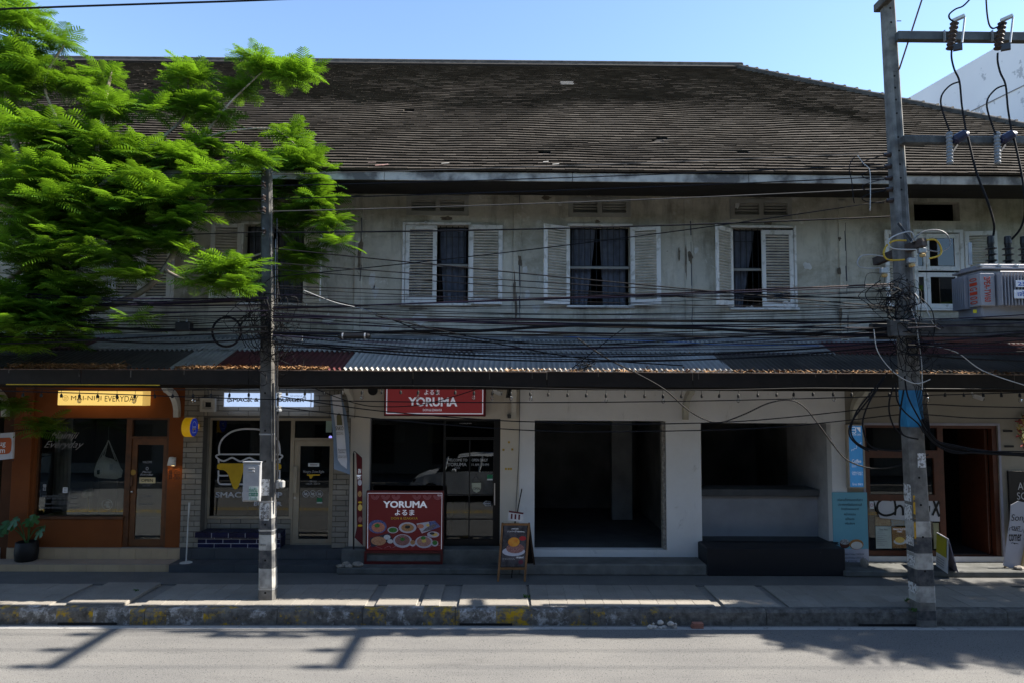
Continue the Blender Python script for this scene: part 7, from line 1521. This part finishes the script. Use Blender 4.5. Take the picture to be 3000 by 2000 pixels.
balls = [((12.6,11.2,5.2),1.9,1.0,1.1,75),((14.4,10.8,5.6),1.8,1.1,1.2,75),((11.3,11.9,4.6),1.2,.7,.8,36),((13.4,12.3,6.2),1.6,1.0,1.0,50),((16,11,6.0),1.6,1.2,1.2,50),((15.4,12.2,4.8),1.4,.8,.9,34),((12.2,12.6,3.9),1.3,.5,.7,26),((11.0,12.7,5.2),.8,.7,1.1,26)]
foliage3(tree2, balls, 5)
for (c0,rx,ry,rz,n) in balls: part('limb', MB().tube(catmull([T2+Vector((0,-.05,3.4)), (Vector(c0)+T2+Vector((0,0,4)))/2, Vector(c0)], 5), [.07-.05*i/10 for i in range(11)], 6).smooth(), BARK, tree2)
for (tx,ty,lab,sd) in ((9.6,1.2,'unseen broad tree added opposite the cafe to block sky light',7),(-9.8,1.2,'unseen broad tree added opposite the orange shop to block sky light',8)):  # added out of view to block sky light from the shopfronts
    T3 = Vector((tx,ty,0)); t3 = thing('street_tree', T3, lab, 'tree')
    part('trunk', MB().tube(catmull([T3+Vector((0,0,-.05)), T3+Vector((.05,0,2)), T3+Vector((-.1,.3,4)), T3+Vector((0,.8,5.5))], 6), [.24-.09*i/18 for i in range(19)], 10).smooth(), BARK, t3)
    foliage3(t3, [((tx,ty+1.4,7.2),3.0,2.4,1.6,70),((tx+(1.6 if tx>0 else -1.6),ty+3.4,6.6),2.2,1.8,1.3,44),((tx-.4,ty+.4,9.0),2.4,2.0,1.2,40)], sd, 2.0)
    for d_ in ((0,1.4,7),(1.2 if tx>0 else -1.2,3,6.5),(-.4,.6,8.6)): part('limb', MB().tube(catmull([T3+Vector((0,.4,4.2)), T3+Vector((d_[0]*.5,d_[1]*.6+.2,(d_[2]+4.4)/2)), T3+Vector(d_)], 5), [.1-.07*i/10 for i in range(11)], 6).smooth(), BARK, t3)
# ================================================================== parked car opposite (seen in the shop glass)
car = thing('parked_car', (-.9, 4.0, ROADZ), 'white hatchback car on the near lane mirrored in the shop glass', 'car')
CWM = M('car_white', (.70,.71,.72), .25, bump=0, spec=.5); CGL = M('car_glass', (.015,.018,.02), .08, bump=0, spec=.6); TYR = M('tyre', (.015,.015,.015), .85, bump=0)
def loft(prof, x0, ywid, mat, name, zoff=0):
    # prof: list of (x, z0, z1, halfwidth0, halfwidth1)
    vs = []; 
    for (x, za, zb, wa, wb_) in prof: vs += [(x0+x, ywid-wa, ROADZ+za), (x0+x, ywid-wb_, ROADZ+zb), (x0+x, ywid+wb_, ROADZ+zb), (x0+x, ywid+wa, ROADZ+za)]
    n = len(prof); fs = [(i*4+k, i*4+(k+1)%4, i*4+4+(k+1)%4, i*4+4+k) for i in range(n-1) for k in range(4)] + [(3,2,1,0), tuple((n-1)*4+k for k in range(4))]
    part(name, MB().add(vs, fs), mat, car)
cx_ = -3.2; loft([(0,.35,.55,.6,.55),(.15,.25,.72,.78,.7),(.5,.22,.86,.84,.76),(1.1,.22,.97,.86,.8),(1.9,.22,1.0,.87,.82),(3.4,.22,1.0,.87,.82),(3.9,.25,.95,.84,.78),(4.1,.35,.85,.75,.7)], cx_, 4.0, CWM, 'body')
loft([(.95,.95,.98,.76,.74),(1.6,.98,1.42,.78,.62),(2.1,.98,1.5,.79,.6),(3.0,.98,1.5,.79,.6),(3.5,.98,1.40,.78,.6),(3.95,.93,.98,.74,.7)], cx_, 4.0, CGL, 'glasshouse'); loft([(1.62,1.43,1.46,.62,.6),(2.1,1.5,1.53,.61,.58),(3.0,1.5,1.53,.61,.58),(3.5,1.41,1.43,.6,.58)], cx_, 4.0, CWM, 'roof')
for a in (1.2, 2.35, 3.3): part('pillar', MB().bar((cx_+a,4.0+.8,ROADZ+1.0),(cx_+a+.1,4.0+.62,ROADZ+1.47), .05), CWM, car)
for wx in (.75, 3.3):
    for wy in (3.16, 4.66): part('wheel', MB().lathe([(.2,0),(.31,.02),(.31,.18),(.2,.2)], (cx_+wx, wy, ROADZ+.31), 20, 'Y'), TYR, car)
part('headlight', MB().bbox(cx_+.12, cx_+.35, 4.55, 4.72, ROADZ+.6, ROADZ+.74, .02), CGL, car); part('mirror', MB().bbox(cx_+1.45, cx_+1.6, 4.84, 5.0, ROADZ+.98, ROADZ+1.1, .03), CWM, car)
